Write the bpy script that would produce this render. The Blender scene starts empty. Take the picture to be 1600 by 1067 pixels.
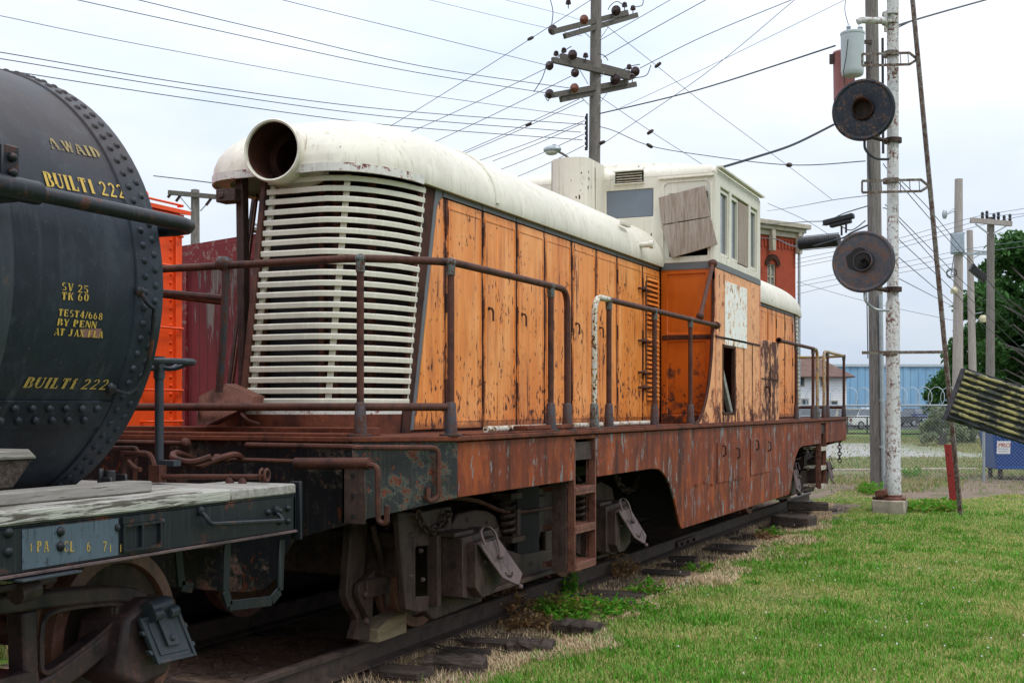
import bpy, bmesh, math, random
import numpy as np
from mathutils import Vector, Matrix
random.seed(7)
R = math.radians
sc = bpy.context.scene
COL = sc.collection

# ------------------------------------------------------------------ camera
F = 1950.0                       # focal length in photograph pixels (1600 wide)
TH = math.atan(857 / F)          # angle between the view and the track
CX, CH, HZ = 5.06, 1.58, 637.0   # camera offset from track centre, height over rail head, horizon row
CT, ST = math.cos(TH), math.sin(TH)
cd = bpy.data.cameras.new('Camera')
cam = bpy.data.objects.new('Camera', cd)
COL.objects.link(cam)
cam.location = (CX, 0, CH)
cam.rotation_euler = (math.pi / 2, 0, TH)
cd.sensor_width = 36.0
cd.lens = F / 1600 * 36.0
cd.shift_y = (HZ - 533.5) / 1600.0
cd.clip_start, cd.clip_end = 0.05, 3000
sc.camera = cam

# ------------------------------------------------------------------ sky, sun, exposure
SUN_EL, SUN_AZ = R(58), R(112)     # azimuth measured from +Y towards +X
wd = bpy.data.worlds.new('World')
sc.world = wd
wd.use_nodes = True
wn = wd.node_tree
wn.nodes.clear()
def wnode(t, **k):
    n = wn.nodes.new(t)
    for a, b in k.items(): setattr(n, a, b)
    return n
w_out = wnode('ShaderNodeOutputWorld'); w_bg = wnode('ShaderNodeBackground')
w_sky = wnode('ShaderNodeTexSky', sky_type='NISHITA', sun_disc=False, sun_elevation=SUN_EL, sun_rotation=SUN_AZ)
w_tc = wnode('ShaderNodeTexCoord'); w_sep = wnode('ShaderNodeSeparateXYZ')
w_map = wnode('ShaderNodeMapping'); w_map.inputs['Scale'].default_value = (1.0, 1.0, 2.6)
w_no = wnode('ShaderNodeTexNoise'); w_no.inputs['Scale'].default_value = 2.3; w_no.inputs['Detail'].default_value = 5; w_no.inputs['Roughness'].default_value = .55
w_rp = wnode('ShaderNodeValToRGB')
w_rp.color_ramp.elements[0].position, w_rp.color_ramp.elements[0].color = .36, (6.1, 7.05, 8.5, 1)
w_rp.color_ramp.elements[1].position, w_rp.color_ramp.elements[1].color = .60, (8.3, 8.7, 9.25, 1)
w_el = wnode('ShaderNodeMath', operation='MAXIMUM'); w_el.inputs[1].default_value = 0
w_gr = wnode('ShaderNodeMath', operation='MULTIPLY_ADD'); w_gr.inputs[1].default_value = 1.5; w_gr.inputs[2].default_value = .90
w_vm = wnode('ShaderNodeVectorMath', operation='SCALE')
w_mx = wnode('ShaderNodeMix', data_type='RGBA'); w_mx.inputs[0].default_value = .9    # share of the sky covered by cloud
L = wn.links.new
L(w_tc.outputs['Generated'], w_map.inputs[0]); L(w_map.outputs[0], w_no.inputs['Vector']); L(w_no.outputs['Fac'], w_rp.inputs[0])
L(w_tc.outputs['Generated'], w_sep.inputs[0]); L(w_sep.outputs[2], w_el.inputs[0]); L(w_el.outputs[0], w_gr.inputs[0])
L(w_rp.outputs[0], w_vm.inputs[0]); L(w_gr.outputs[0], w_vm.inputs['Scale'])
L(w_sky.outputs[0], w_mx.inputs[6]); L(w_vm.outputs[0], w_mx.inputs[7])
L(w_mx.outputs[2], w_bg.inputs[0]); L(w_bg.outputs[0], w_out.inputs[0])
w_bg.inputs[1].default_value = .108
sl = bpy.data.lights.new('Sun', 'SUN'); sl.energy = 1.35; sl.angle = R(14); sl.color = (1, .96, .9)
so = bpy.data.objects.new('Sun', sl); COL.objects.link(so)
sd = Vector((math.sin(SUN_AZ) * math.cos(SUN_EL), math.cos(SUN_AZ) * math.cos(SUN_EL), math.sin(SUN_EL)))
so.rotation_euler = sd.to_track_quat('Z', 'Y').to_euler()
so.location = (20, -20, 40)
sc.view_settings.view_transform = 'Standard'; sc.view_settings.look = 'None'
sc.view_settings.exposure = 0.0; sc.view_settings.gamma = 1
sc.cycles.max_bounces = 6; sc.cycles.transparent_max_bounces = 12

# ------------------------------------------------------------------ pixel -> place on a known plane
def W(px, py, X=None, Y=None, Z=None, d=None):
    a, b = (px - 800) / F, (HZ - py) / F
    dx, dy, dz = -ST + a * CT, CT + a * ST, b      # direction with camera depth 1
    if d is not None: t = d
    elif X is not None: t = (X - CX) / dx
    elif Y is not None: t = Y / dy
    else: t = (Z - CH) / dz
    return Vector((CX + dx * t, dy * t, CH + dz * t))
def SZ(px, py, X):
    p = W(px, py, X=X); return (p.y, p.z)
def G(px, d, z=-.2):                               # a point on the ground at depth d in column px
    p = W(px, HZ, d=d); p.z = z; return p

# ------------------------------------------------------------------ mesh builder
class MB:
    def __init__(s): s.v, s.f = [], []
    def add(s, vs, fs):
        n = len(s.v); s.v += [tuple(v) for v in vs]; s.f += [tuple(i + n for i in f) for f in fs]; return s
    def merge(s, o): return s.add(o.v, o.f)
    def box(s, a, b):
        (x0, y0, z0), (x1, y1, z1) = a, b
        return s.add([(x0,y0,z0),(x1,y0,z0),(x1,y1,z0),(x0,y1,z0),(x0,y0,z1),(x1,y0,z1),(x1,y1,z1),(x0,y1,z1)],
                     [(0,3,2,1),(4,5,6,7),(0,1,5,4),(1,2,6,5),(2,3,7,6),(3,0,4,7)])
    def obox(s, c, ax, hs):
        c = Vector(c); ax = [Vector(a).normalized() * h for a, h in zip(ax, hs)]
        vs = [c + ax[0]*i + ax[1]*j + ax[2]*k for k in (-1,1) for j in (-1,1) for i in (-1,1)]
        return s.add(vs, [(0,2,3,1),(4,5,7,6),(0,1,5,4),(1,3,7,5),(3,2,6,7),(2,0,4,6)])
    def bar(s, p, q, w, h, up=(0,0,1)):
        p, q = Vector(p), Vector(q); d = q - p; u = Vector(up)
        sx = d.cross(u)
        if sx.length < 1e-6: sx = d.cross(Vector((1,0,0)))
        return s.obox((p+q)/2, (d, sx, sx.cross(d)), (d.length/2, w/2, h/2))
    def prism(s, poly, ax, a0, a1):
        def pt(u, w, a): return (a,u,w) if ax == 'x' else (u,a,w) if ax == 'y' else (u,w,a)
        n = len(poly)
        vs = [pt(u,w,a0) for u,w in poly] + [pt(u,w,a1) for u,w in poly]
        return s.add(vs, [tuple(range(n))[::-1], tuple(range(n,2*n))] + [(i,(i+1)%n,(i+1)%n+n,i+n) for i in range(n)])
    def loft(s, rings, closed=True, cap0=True, cap1=True):
        n = len(rings[0]); vs = [p for r in rings for p in r]; fs = []
        for i in range(len(rings)-1):
            for j in range(n if closed else n-1):
                k = (j+1) % n
                fs.append((i*n+j, i*n+k, (i+1)*n+k, (i+1)*n+j))
        if closed and cap0: fs.append(tuple(range(n))[::-1])
        if closed and cap1: fs.append(tuple((len(rings)-1)*n + j for j in range(n)))
        return s.add(vs, fs)
    def tube(s, pts, r, n=8, closed=False):
        pts = [Vector(p) for p in pts]; m = len(pts)
        rs = r if isinstance(r, (list, tuple)) else [r]*m
        T = []
        for i in range(m):
            a = pts[(i-1) % m] if (closed or i) else pts[i]
            b = pts[(i+1) % m] if (closed or i < m-1) else pts[i]
            T.append((b-a).normalized())
        u = T[0].orthogonal().normalized(); rings = []
        for i in range(m):
            u = (u - T[i]*u.dot(T[i]))
            u = u.normalized() if u.length > 1e-6 else T[i].orthogonal().normalized()
            w = T[i].cross(u)
            rings.append([pts[i] + (u*math.cos(2*math.pi*k/n) + w*math.sin(2*math.pi*k/n))*rs[i] for k in range(n)])
        if closed: rings.append(rings[0]); return s.loft(rings, True, False, False)
        return s.loft(rings)
    def lathe(s, prof, o, axis=(0,0,1), n=20, cap=True):
        a = Vector(axis).normalized(); u = a.orthogonal().normalized(); w = a.cross(u); o = Vector(o)
        rings = [[o + a*h + (u*math.cos(2*math.pi*k/n) + w*math.sin(2*math.pi*k/n))*r for k in range(n)] for r, h in prof]
        return s.loft(rings, True, cap, cap)
    def cyl(s, p, q, r, n=16, r2=None):
        p, q = Vector(p), Vector(q)
        return s.lathe([(r,0),(r if r2 is None else r2,(q-p).length)], p, q-p, n)
    def dome(s, c, nrm, r, h=None, n=7):
        h = r*.75 if h is None else h
        return s.lathe([(r,-.004),(r*.88,h*.55),(r*.5,h*.92),(r*.08,h)], c, nrm, n)
    def ball(s, c, r, n=8, sc_=(1,1,1)):
        c = Vector(c); rings = []
        for i in range(1, n):
            t = math.pi*i/n
            rings.append([c + Vector((math.sin(t)*math.cos(2*math.pi*k/(n+2))*r*sc_[0], math.sin(t)*math.sin(2*math.pi*k/(n+2))*r*sc_[1], -math.cos(t)*r*sc_[2])) for k in range(n+2)])
        return s.loft(rings)
    def xf(s, fn):
        o = MB(); o.v = [tuple(fn(Vector(v))) for v in s.v]; o.f = list(s.f); return o
    def build(s, name, mat, parent=None, bevel=0, smooth=None, flat=False, recalc=True, origin=None, segs=1):
        V = s.v; off = Vector((0,0,0)); loc = Vector((0,0,0))
        if parent is not None: off = BASE.get(parent.name, Vector((0,0,0)))
        elif origin is not None: off = Vector(origin); loc = off.copy()
        elif V:
            A = np.array(V); off = Vector(((A[:,0].min()+A[:,0].max())/2, (A[:,1].min()+A[:,1].max())/2, A[:,2].min())); loc = off.copy()
        me = bpy.data.meshes.new(name)
        me.from_pydata([(x-off.x, y-off.y, z-off.z) for x,y,z in V], [], s.f)
        if recalc:
            bm = bmesh.new(); bm.from_mesh(me); bmesh.ops.recalc_face_normals(bm, faces=bm.faces); bm.to_mesh(me); bm.free()
        me.materials.append(mat)
        if not flat:
            me.polygons.foreach_set('use_smooth', [True]*len(me.polygons))
            me.set_sharp_from_angle(angle=R(38 if smooth is None else smooth))
        o = bpy.data.objects.new(name, me); COL.objects.link(o)
        if parent is not None: o.parent = parent
        else: o.location = loc
        BASE[o.name] = off
        if bevel:
            b = o.modifiers.new('bevel', 'BEVEL'); b.width = bevel; b.segments = segs; b.limit_method = 'ANGLE'; b.angle_limit = R(40)
        return o
def build_each(mbs, name, mat, parent, **k): return [m.build(name, mat, parent, **k) for m in mbs]
def cut_round(m, c, r, ymax=8.0, n=28):
    """cut a round hole of radius r about the axis through c (along Y) out of a mesh"""
    bm = bmesh.new(); vv = [bm.verts.new(v) for v in m.v]; bm.verts.ensure_lookup_table()
    for f in m.f: bm.faces.new([vv[i] for i in f])
    def rad(f): q = f.calc_center_median(); return math.hypot(q.x-c.x, q.z-c.z) if q.y < ymax else 9
    for k in range(n):
        a = 2*math.pi*k/n; d = Vector((math.cos(a),0,math.sin(a)))
        fs = [f for f in bm.faces if rad(f) < r+.25]; g = list({e for f in fs for e in f.edges}|{v for f in fs for v in f.verts})+fs
        bmesh.ops.bisect_plane(bm, geom=g, plane_co=Vector((c.x,7,c.z))+d*r, plane_no=d)
    bmesh.ops.delete(bm, geom=[f for f in bm.faces if rad(f) < r*.995], context='FACES'); bm.verts.index_update()
    o = MB(); o.v = [tuple(v.co) for v in bm.verts]; o.f = [tuple(v.index for v in f.verts) for f in bm.faces]; bm.free(); return o
BASE = {}
def tag(o, label, cat, group=None, kind=None):
    if label: o['label'] = label
    if cat: o['category'] = cat
    if group: o['group'] = group
    if kind: o['kind'] = kind
    return o
def structure(o): o['kind'] = 'structure'; return o
def thing(name, label, cat, loc, group=None):
    o = bpy.data.objects.new(name, None); o.empty_display_size = .2; COL.objects.link(o)
    o.location = loc; BASE[o.name] = Vector(loc)
    return tag(o, label, cat, group)
def copy_tree(o, parent=None, loc=None, rotz=None):
    c = o.copy(); COL.objects.link(c)
    BASE[c.name] = BASE.get(o.name, Vector((0,0,0)))
    if parent: c.parent = parent
    if loc is not None: c.location = loc
    if rotz is not None: c.rotation_euler = (0,0,rotz)
    for ch in list(o.children): copy_tree(ch, c)
    return c
def arc(c, r, a0, a1, n, e1, e2):
    c, e1, e2 = Vector(c), Vector(e1), Vector(e2)
    return [c + e1*r*math.cos(a0+(a1-a0)*i/n) + e2*r*math.sin(a0+(a1-a0)*i/n) for i in range(n+1)]
def smooth_path(pts, k=4):                        # Catmull-Rom
    P = [Vector(p) for p in pts]; out = []
    for i in range(len(P)-1):
        a, b, c, d = P[max(i-1,0)], P[i], P[i+1], P[min(i+2,len(P)-1)]
        for j in range(k):
            t = j/k
            out.append(.5*((2*b) + (c-a)*t + (2*a-5*b+4*c-d)*t*t + (3*b-a-3*c+d)*t**3))
    return out + [P[-1]]
def fillet(pts, r, n=4):                           # rounds the bends of a pipe run
    P = [Vector(p) for p in pts]; out = [P[0]]
    for i in range(1, len(P)-1):
        a, b = (P[i-1]-P[i]), (P[i+1]-P[i]); k = min(r, a.length*.45, b.length*.45)
        p, q = P[i]+a.normalized()*k, P[i]+b.normalized()*k
        for j in range(n+1):
            t = j/n; out.append(p*(1-t)**2 + P[i]*2*t*(1-t) + q*t*t)
    return out + [P[-1]]
def panel(us, vs, solid, thick, fn):
    """a plate on a grid with holes: fn(u,v,w) -> point, w = 0 outside face, thick = inside face"""
    mb = MB(); nu, nv = len(us), len(vs)
    idx = lambda i,j,k: (k*nv + j)*nu + i
    vs_ = [fn(us[i], vs[j], k*thick) for k in (0,1) for j in range(nv) for i in range(nu)]
    fs = []
    S = lambda i,j: 0 <= i < nu-1 and 0 <= j < nv-1 and solid(i,j)
    for i in range(nu-1):
        for j in range(nv-1):
            if not S(i,j): continue
            fs.append((idx(i,j,0),idx(i+1,j,0),idx(i+1,j+1,0),idx(i,j+1,0)))
            fs.append((idx(i,j,1),idx(i,j+1,1),idx(i+1,j+1,1),idx(i+1,j,1)))
            if not S(i-1,j): fs.append((idx(i,j,0),idx(i,j+1,0),idx(i,j+1,1),idx(i,j,1)))
            if not S(i+1,j): fs.append((idx(i+1,j,0),idx(i+1,j,1),idx(i+1,j+1,1),idx(i+1,j+1,0)))
            if not S(i,j-1): fs.append((idx(i,j,0),idx(i,j,1),idx(i+1,j,1),idx(i+1,j,0)))
            if not S(i,j+1): fs.append((idx(i,j+1,0),idx(i+1,j+1,0),idx(i+1,j+1,1),idx(i,j+1,1)))
    used = sorted({i for f in fs for i in f}); m = {a:b for b,a in enumerate(used)}
    return mb.add([vs_[i] for i in used], [tuple(m[i] for i in f) for f in fs])
# ------------------------------------------------------------------ materials
class NT:
    def __init__(s, name):
        s.m = bpy.data.materials.new(name); s.m.use_nodes = True; s.t = s.m.node_tree; s.t.nodes.clear()
        s.o = s.t.nodes.new('ShaderNodeOutputMaterial'); s.b = s.t.nodes.new('ShaderNodeBsdfPrincipled')
        s.t.links.new(s.b.outputs[0], s.o.inputs[0]); s._c = None
    def n(s, t, **k):
        x = s.t.nodes.new(t)
        for a, b in k.items(): setattr(x, a, b)
        return x
    def set(s, sock, v):
        if hasattr(v, 'links') or isinstance(v, bpy.types.NodeSocket): s.t.links.new(v, sock)
        elif isinstance(v, (tuple, list)) and len(v) == 3 and sock.type == 'RGBA': sock.default_value = (*v, 1)
        else: sock.default_value = v
    def co(s):
        if s._c is None: s._c = s.n('ShaderNodeTexCoord').outputs['Object']
        return s._c
    def map(s, scale=(1,1,1), loc=(0,0,0), rot=(0,0,0), vec=None):
        x = s.n('ShaderNodeMapping'); s.set(x.inputs[0], vec or s.co())
        x.inputs['Scale'].default_value = scale; x.inputs['Location'].default_value = loc; x.inputs['Rotation'].default_value = rot
        return x.outputs[0]
    def noise(s, scale, detail=4, rough=.55, vec=None, dist=0):
        x = s.n('ShaderNodeTexNoise'); s.set(x.inputs['Vector'], vec or s.co())
        x.inputs['Scale'].default_value = scale; x.inputs['Detail'].default_value = detail; x.inputs['Roughness'].default_value = rough; x.inputs['Distortion'].default_value = dist
        return x.outputs['Fac']
    def vor(s, scale, vec=None, feat='F1'):
        x = s.n('ShaderNodeTexVoronoi', feature=feat); s.set(x.inputs['Vector'], vec or s.co()); x.inputs['Scale'].default_value = scale
        return x.outputs['Distance']
    def math(s, op, a, b=0.0, c=None, clamp=False):
        x = s.n('ShaderNodeMath', operation=op, use_clamp=clamp); s.set(x.inputs[0], a); s.set(x.inputs[1], b)
        if c is not None: s.set(x.inputs[2], c)
        return x.outputs[0]
    def step(s, a, lo, hi):                        # smooth threshold
        x = s.n('ShaderNodeMapRange', interpolation_type='SMOOTHSTEP'); s.set(x.inputs[0], a); x.inputs[1].default_value = lo; x.inputs[2].default_value = hi
        return x.outputs[0]
    def mix(s, f, a, b):
        x = s.n('ShaderNodeMix', data_type='RGBA'); s.set(x.inputs[0], f); s.set(x.inputs[6], a); s.set(x.inputs[7], b)
        return x.outputs[2]
    def sep(s, vec=None):
        x = s.n('ShaderNodeSeparateXYZ'); s.set(x.inputs[0], vec or s.co()); return x.outputs
    def bump(s, h, strength=.3, dist=.01, nrm=None):
        x = s.n('ShaderNodeBump'); s.set(x.inputs['Height'], h); x.inputs['Strength'].default_value = strength; x.inputs['Distance'].default_value = dist
        if nrm: s.set(x.inputs['Normal'], nrm)
        s.set(s.b.inputs['Normal'], x.outputs[0]); return x.outputs[0]
    def out(s, col, rough=.6, metal=0.0, spec=.4):
        s.set(s.b.inputs['Base Color'], col); s.set(s.b.inputs['Roughness'], rough); s.set(s.b.inputs['Metallic'], metal); s.b.inputs['Specular IOR Level'].default_value = spec
        return s.m
    def alpha(s, a): s.set(s.b.inputs['Alpha'], a); return s.m

RUST_D, RUST_M, RUST_O = (.035,.014,.008), (.105,.032,.016), (.26,.075,.022)

def rust_mat(name, c1=RUST_D, c2=RUST_M, c3=RUST_O, grey=(.12,.12,.12), greyness=.0, patch=0, scale=1.0, rough=.75, bump=.25, streaks=.5, spec=.22):
    t = NT(name)
    a = t.noise(2.2*scale, 6, .65); b = t.noise(14*scale, 5, .65); st = t.noise(1, 4, .6, vec=t.map((9*scale,9*scale,.7*scale)))
    f = t.math('ADD', t.math('MULTIPLY', a, 1-streaks*.5), t.math('MULTIPLY', st, streaks*.5))
    c = t.mix(t.step(f, .32, .55), c1, c2); c = t.mix(t.math('MULTIPLY', t.step(b, .5, .72), t.step(f, .42, .62)), c, c3)
    if patch:
        pn = t.noise(3.2*scale, 6, .7, vec=t.map((1.3,1.3,.55), loc=(9,2,5))); c = t.mix(t.math('MULTIPLY', t.step(pn, .50, .62), patch), c, c3)
        dn = t.noise(1, 5, .65, vec=t.map((6*scale,6*scale,.35*scale), loc=(1,7,3))); c = t.mix(t.math('MULTIPLY', t.step(dn, .55, .70), patch), c, c1)
    fine = t.noise(90*scale, 3, .6); c = t.mix(t.math('MULTIPLY', t.step(fine, .55, .75), .5), c, c1)
    if greyness:
        g = t.noise(5*scale, 6, .7, vec=t.map((2.2,2.2,.8), loc=(3,1,7))); c = t.mix(t.step(g, .66-greyness*.2, .70-greyness*.2), c, grey)
    t.bump(t.math('ADD', b, t.math('MULTIPLY', fine, .5)), bump, .01)
    return t.out(c, t.math('MULTIPLY_ADD', b, .25, rough-.12), 0, spec)

def paint_mat(name, paint, rust=.3, scale=1.0, rough=.45, under=RUST_D, under2=RUST_M, streak=.5, dirt=.25, dirtc=(.08,.06,.045), spots=0.0, base_z=None, bump=.12, primer=None, vary=.18, spotc=(.045,.014,.008), spec=.3):
    """old paint, flaking to rust; base_z = (object height where rust is heaviest, height where it ends)"""
    t = NT(name)
    big = t.noise(1.6*scale, 5, .6); mid = t.noise(7*scale, 6, .68); fine = t.noise(42*scale, 4, .65)
    st = t.noise(1, 5, .65, vec=t.map((11*scale,11*scale,.55*scale))); st2 = t.noise(1, 3, .6, vec=t.map((34*scale,34*scale,1.3*scale), loc=(2,5,1)))
    pv = tuple(min(1,x*1.12) for x in paint); pd = tuple(x*(1-vary) for x in paint)
    c = t.mix(t.step(big, .3, .7), pd, paint); c = t.mix(t.math('MULTIPLY', t.step(st, .5, .72), .8), c, pv)
    c = t.mix(t.math('MULTIPLY', t.step(st2, .52, .78), dirt), c, dirtc); c = t.mix(t.math('MULTIPLY', t.step(mid, .55, .8), dirt*.8), c, dirtc)
    f = t.math('ADD', t.math('MULTIPLY', mid, .55), t.math('ADD', t.math('MULTIPLY', st, .45*streak), t.math('MULTIPLY', big, .45*(1-streak))))
    f = t.math('ADD', f, t.math('MULTIPLY', t.math('SUBTRACT', fine, .5), .16))
    if base_z:
        z = t.sep()[2]; zz = t.n('ShaderNodeMapRange'); t.set(zz.inputs[0], z); zz.inputs[1].default_value = base_z[0]; zz.inputs[2].default_value = base_z[1]; zz.inputs[3].default_value = 1; zz.inputs[4].default_value = 0
        f = t.math('ADD', f, t.math('MULTIPLY', zz.outputs[0], base_z[2] if len(base_z) > 2 else .14))
    lo = .74 - rust*.34
    edge = t.step(f, lo-.05, lo); mask = t.step(f, lo, lo+.025)
    if primer: c = t.mix(edge, c, primer)
    else: c = t.mix(t.math('MULTIPLY', edge, .55), c, under2)
    ru = t.mix(t.step(fine, .4, .62), under, under2)
    c = t.mix(mask, c, ru)
    h = t.math('SUBTRACT', t.math('MULTIPLY', fine, .3), mask)
    if spots:
        v = t.noise(24*scale, 3, .55, vec=t.map((1,1,.62), loc=(1,9,4))); g = t.noise(2.3*scale, 3, .5, vec=t.map(loc=(7,2,2)))
        k = t.math('ADD', v, t.math('MULTIPLY', t.math('SUBTRACT', g, .5), .5))
        if base_z: k = t.math('ADD', k, t.math('MULTIPLY', zz.outputs[0], .09))
        sp = t.step(k, .745-spots*.12, .775-spots*.12); c = t.mix(sp, c, spotc)
    t.bump(h, bump, .006)
    r = t.math('ADD', rough, t.math('MULTIPLY', mask, .3), clamp=True)
    return t.out(c, r, 0, spec)

def hood_mat():
    """orange side paint: rust bleeds from the door seams, runs down in streaks and specks more thickly low down"""
    t = NT('orange_side'); x, y, z = t.sep(); ay = t.math('ABSOLUTE', y)
    big = t.noise(1.3, 5, .6); mid = t.noise(7, 6, .68); fine = t.noise(48, 4, .65)
    st = t.noise(1, 5, .65, vec=t.map((9,9,.4))); st2 = t.noise(1, 4, .62, vec=t.map((30,30,.9), loc=(2,5,1)))
    c = t.mix(t.step(big, .3, .7), (.68,.20,.028), (.79,.27,.050)); c = t.mix(t.math('MULTIPLY', t.step(st, .46, .70), .75), c, (.86,.36,.11))
    fd = t.noise(1.1, 5, .65, vec=t.map((1.6,1.6,.7), loc=(5,1,2))); c = t.mix(t.math('MULTIPLY', t.step(fd, .48, .66), .6), c, (.88,.40,.135))     # sun-bleached patches
    c = t.mix(t.math('MULTIPLY', t.step(st2, .52, .74), .45), c, (.42,.105,.02))
    zz = t.n('ShaderNodeMapRange'); t.set(zz.inputs[0], z); zz.inputs[1].default_value = 1.42; zz.inputs[2].default_value = 2.3; zz.inputs[3].default_value = 1; zz.inputs[4].default_value = 0
    low = zz.outputs[0]
    seam = None
    for sy in (8.216,8.86,9.525,10.14,10.80,11.46,12.09,12.94,13.58):
        d = t.math('ABSOLUTE', t.math('SUBTRACT', ay, 14.7-sy)); k = t.math('SUBTRACT', 1.0, t.step(d, .006, .085)); seam = k if seam is None else t.math('MAXIMUM', seam, k)
    sn = t.noise(1, 5, .7, vec=t.map((14,14,2.2), loc=(4,4,9)))
    halo = t.step(t.math('ADD', t.math('MULTIPLY', seam, .42), t.math('MULTIPLY', sn, .62)), .50, .72); c = t.mix(t.math('MULTIPLY', halo, .6), c, (.33,.085,.022))
    core = t.step(t.math('ADD', t.math('MULTIPLY', seam, .36), t.math('MULTIPLY', sn, .75)), .66, .70)
    v = t.noise(30, 3, .55, vec=t.map((1,1,.5), loc=(1,9,4))); g = t.noise(2.6, 3, .5, vec=t.map(loc=(7,2,2)))
    k = t.math('ADD', t.math('ADD', v, t.math('MULTIPLY', t.math('SUBTRACT', g, .5), .42)), t.math('MULTIPLY', low, .075))
    spot = t.step(k, .672, .69); ring = t.step(k, .60, .68); c = t.mix(t.math('MULTIPLY', ring, .5), c, (.36,.10,.025))
    v2 = t.noise(75, 2, .5, vec=t.map((1,1,.7))); spot2 = t.step(t.math('ADD', v2, t.math('MULTIPLY', low, .03)), .735, .76)
    bot = t.step(t.math('ADD', t.math('MULTIPLY', t.math('POWER', low, 7.0), .5), t.math('MULTIPLY', mid, .6)), .52, .72); c = t.mix(t.math('MULTIPLY', bot, .8), c, (.20,.058,.02))
    rn = t.noise(1, 5, .68, vec=t.map((15,15,.9), loc=(8,3,2))); rg = t.noise(1.7, 3, .5, vec=t.map(loc=(3,8,1)))
    run = t.step(t.math('ADD', t.math('MULTIPLY', rn, .8), t.math('MULTIPLY', rg, .3)), .675, .70); runh = t.step(t.math('ADD', t.math('MULTIPLY', rn, .8), t.math('MULTIPLY', rg, .3)), .56, .69)
    c = t.mix(t.math('MULTIPLY', runh, .5), c, (.34,.085,.02)); spot = t.math('MAXIMUM', spot, run)
    m = t.math('MAXIMUM', t.math('MAXIMUM', spot, core), t.math('MULTIPLY', spot2, .8)); c = t.mix(m, c, t.mix(t.step(fine, .4, .62), (.040,.013,.008), (.115,.034,.016)))
    t.bump(t.math('SUBTRACT', t.math('MULTIPLY', fine, .2), m), .12, .005)
    return t.out(c, t.math('ADD', .45, t.math('MULTIPLY', m, .3)), 0, .35)

def plain(name, col, rough=.6, metal=0.0, var=.15, scale=6, bump=.05, spec=.4):
    t = NT(name); n = t.noise(scale, 5, .6); f = t.noise(scale*8, 3, .6)
    c = t.mix(t.step(n, .3, .7), tuple(x*(1-var) for x in col), tuple(min(1,x*(1+var)) for x in col))
    c = t.mix(t.math('MULTIPLY', t.step(f, .5, .8), var), c, tuple(x*.6 for x in col))
    if bump: t.bump(f, bump, .01)
    return t.out(c, rough, metal, spec)

def wood_mat(name, c1, c2, c3, axis='y', rough=.85, scale=1.0, bump=.4, peel=None, amt=.5):
    t = NT(name); s = {'x':(.6,9,9),'y':(9,.6,9),'z':(9,9,.6)}[axis]
    g = t.noise(3*scale, 7, .74, vec=t.map(s), dist=.6); g2 = t.noise(9*scale, 4, .6, vec=t.map(s, loc=(3,3,3))); b = t.noise(2*scale, 4)
    c = t.mix(t.step(g, .35, .65), c1, c2); c = t.mix(t.step(g2, .58, .72), c, c3)
    if peel is not None:
        c = t.mix(t.step(t.math('ADD', t.math('MULTIPLY', g, .7), t.math('MULTIPLY', b, .3)), .5-amt*.2, .56-amt*.2), c, peel)
    t.bump(t.math('ADD', g, t.math('MULTIPLY', g2, .6)), bump, .012)
    return t.out(c, rough, 0, .2)

M = {}
M['orange'] = hood_mat()
M['orange_deep'] = paint_mat('orange_cab_front', (.58,.112,.006), rust=.30, scale=.9, streak=.35, spots=.35, base_z=(1.42,2.3,.16), dirt=.25, dirtc=(.24,.04,.008), under=(.045,.013,.007), rough=.36)
M['orange_pale'] = paint_mat('orange_faded', (.80,.36,.145), rust=.50, scale=.75, streak=.8, spots=.5, base_z=(1.42,2.0,.08), dirt=.3, dirtc=(.46,.15,.05), primer=(.5,.17,.06), under=(.065,.02,.011), under2=(.12,.036,.018))
M['cream'] = paint_mat('cream_paint', (.68,.63,.53), rust=.05, scale=.8, rough=.5, dirt=.55, dirtc=(.33,.28,.20), vary=.08, bump=.08, spots=.06)
M['cream_grille'] = paint_mat('cream_slats', (.69,.645,.54), rust=.03, scale=2, rough=.45, dirt=.25, dirtc=(.4,.33,.2), vary=.08, bump=.05)
M['cream_lip'] = paint_mat('cream_flaking_lip', (.70,.67,.61), rust=.52, scale=3.2, streak=.1, dirt=.3, under=(.03,.015,.015), under2=(.22,.035,.03))
M['stripe'] = paint_mat('grey_stripe', (.13,.135,.14), rust=.42, scale=2.5, streak=.3, under2=(.15,.06,.03))
M['seam'] = rust_mat('seam_rust', (.016,.008,.006), (.06,.02,.012), (.16,.045,.018), scale=2)
M['skirt'] = rust_mat('skirt_rust', (.042,.014,.010), (.175,.036,.014), (.34,.075,.018), grey=(.19,.19,.19), greyness=.42, patch=.75, scale=.9, rough=.6, bump=.3, streaks=1.2, spec=.2)
M['deck_rust'] = rust_mat('deck_rust', (.04,.014,.009), (.13,.036,.018), (.28,.08,.03), scale=2)
M['end_black'] = paint_mat('end_black_paint', (.013,.014,.017), rust=.47, scale=1.2, rough=.36, streak=.05, under=(.13,.065,.05), under2=(.17,.10,.08), primer=(.065,.055,.042), dirt=.85, dirtc=(.070,.052,.036), spots=.8, spotc=(.10,.03,.016))
M['corner_mix'] = paint_mat('end_corner_paint', (.026,.027,.030), rust=.56, scale=1.9, rough=.36, streak=.05, under=(.055,.016,.011), under2=(.17,.042,.02), primer=(.075,.082,.066), dirt=.7, dirtc=(.085,.075,.048), spots=1.0, spotc=(.15,.038,.018))
M['pipe'] = rust_mat('rust_pipe', (.030,.014,.012), (.085,.032,.022), (.18,.06,.03), scale=4, rough=.6)
M['pipe_white'] = paint_mat('pipe_white_flaking', (.55,.55,.53), rust=.66, scale=6, streak=.2, primer=(.62,.5,.3))
M['pipe_yellow'] = paint_mat('pipe_yellow_flaking', (.45,.26,.07), rust=.6, scale=6, streak=.2, primer=(.4,.4,.36))
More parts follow.
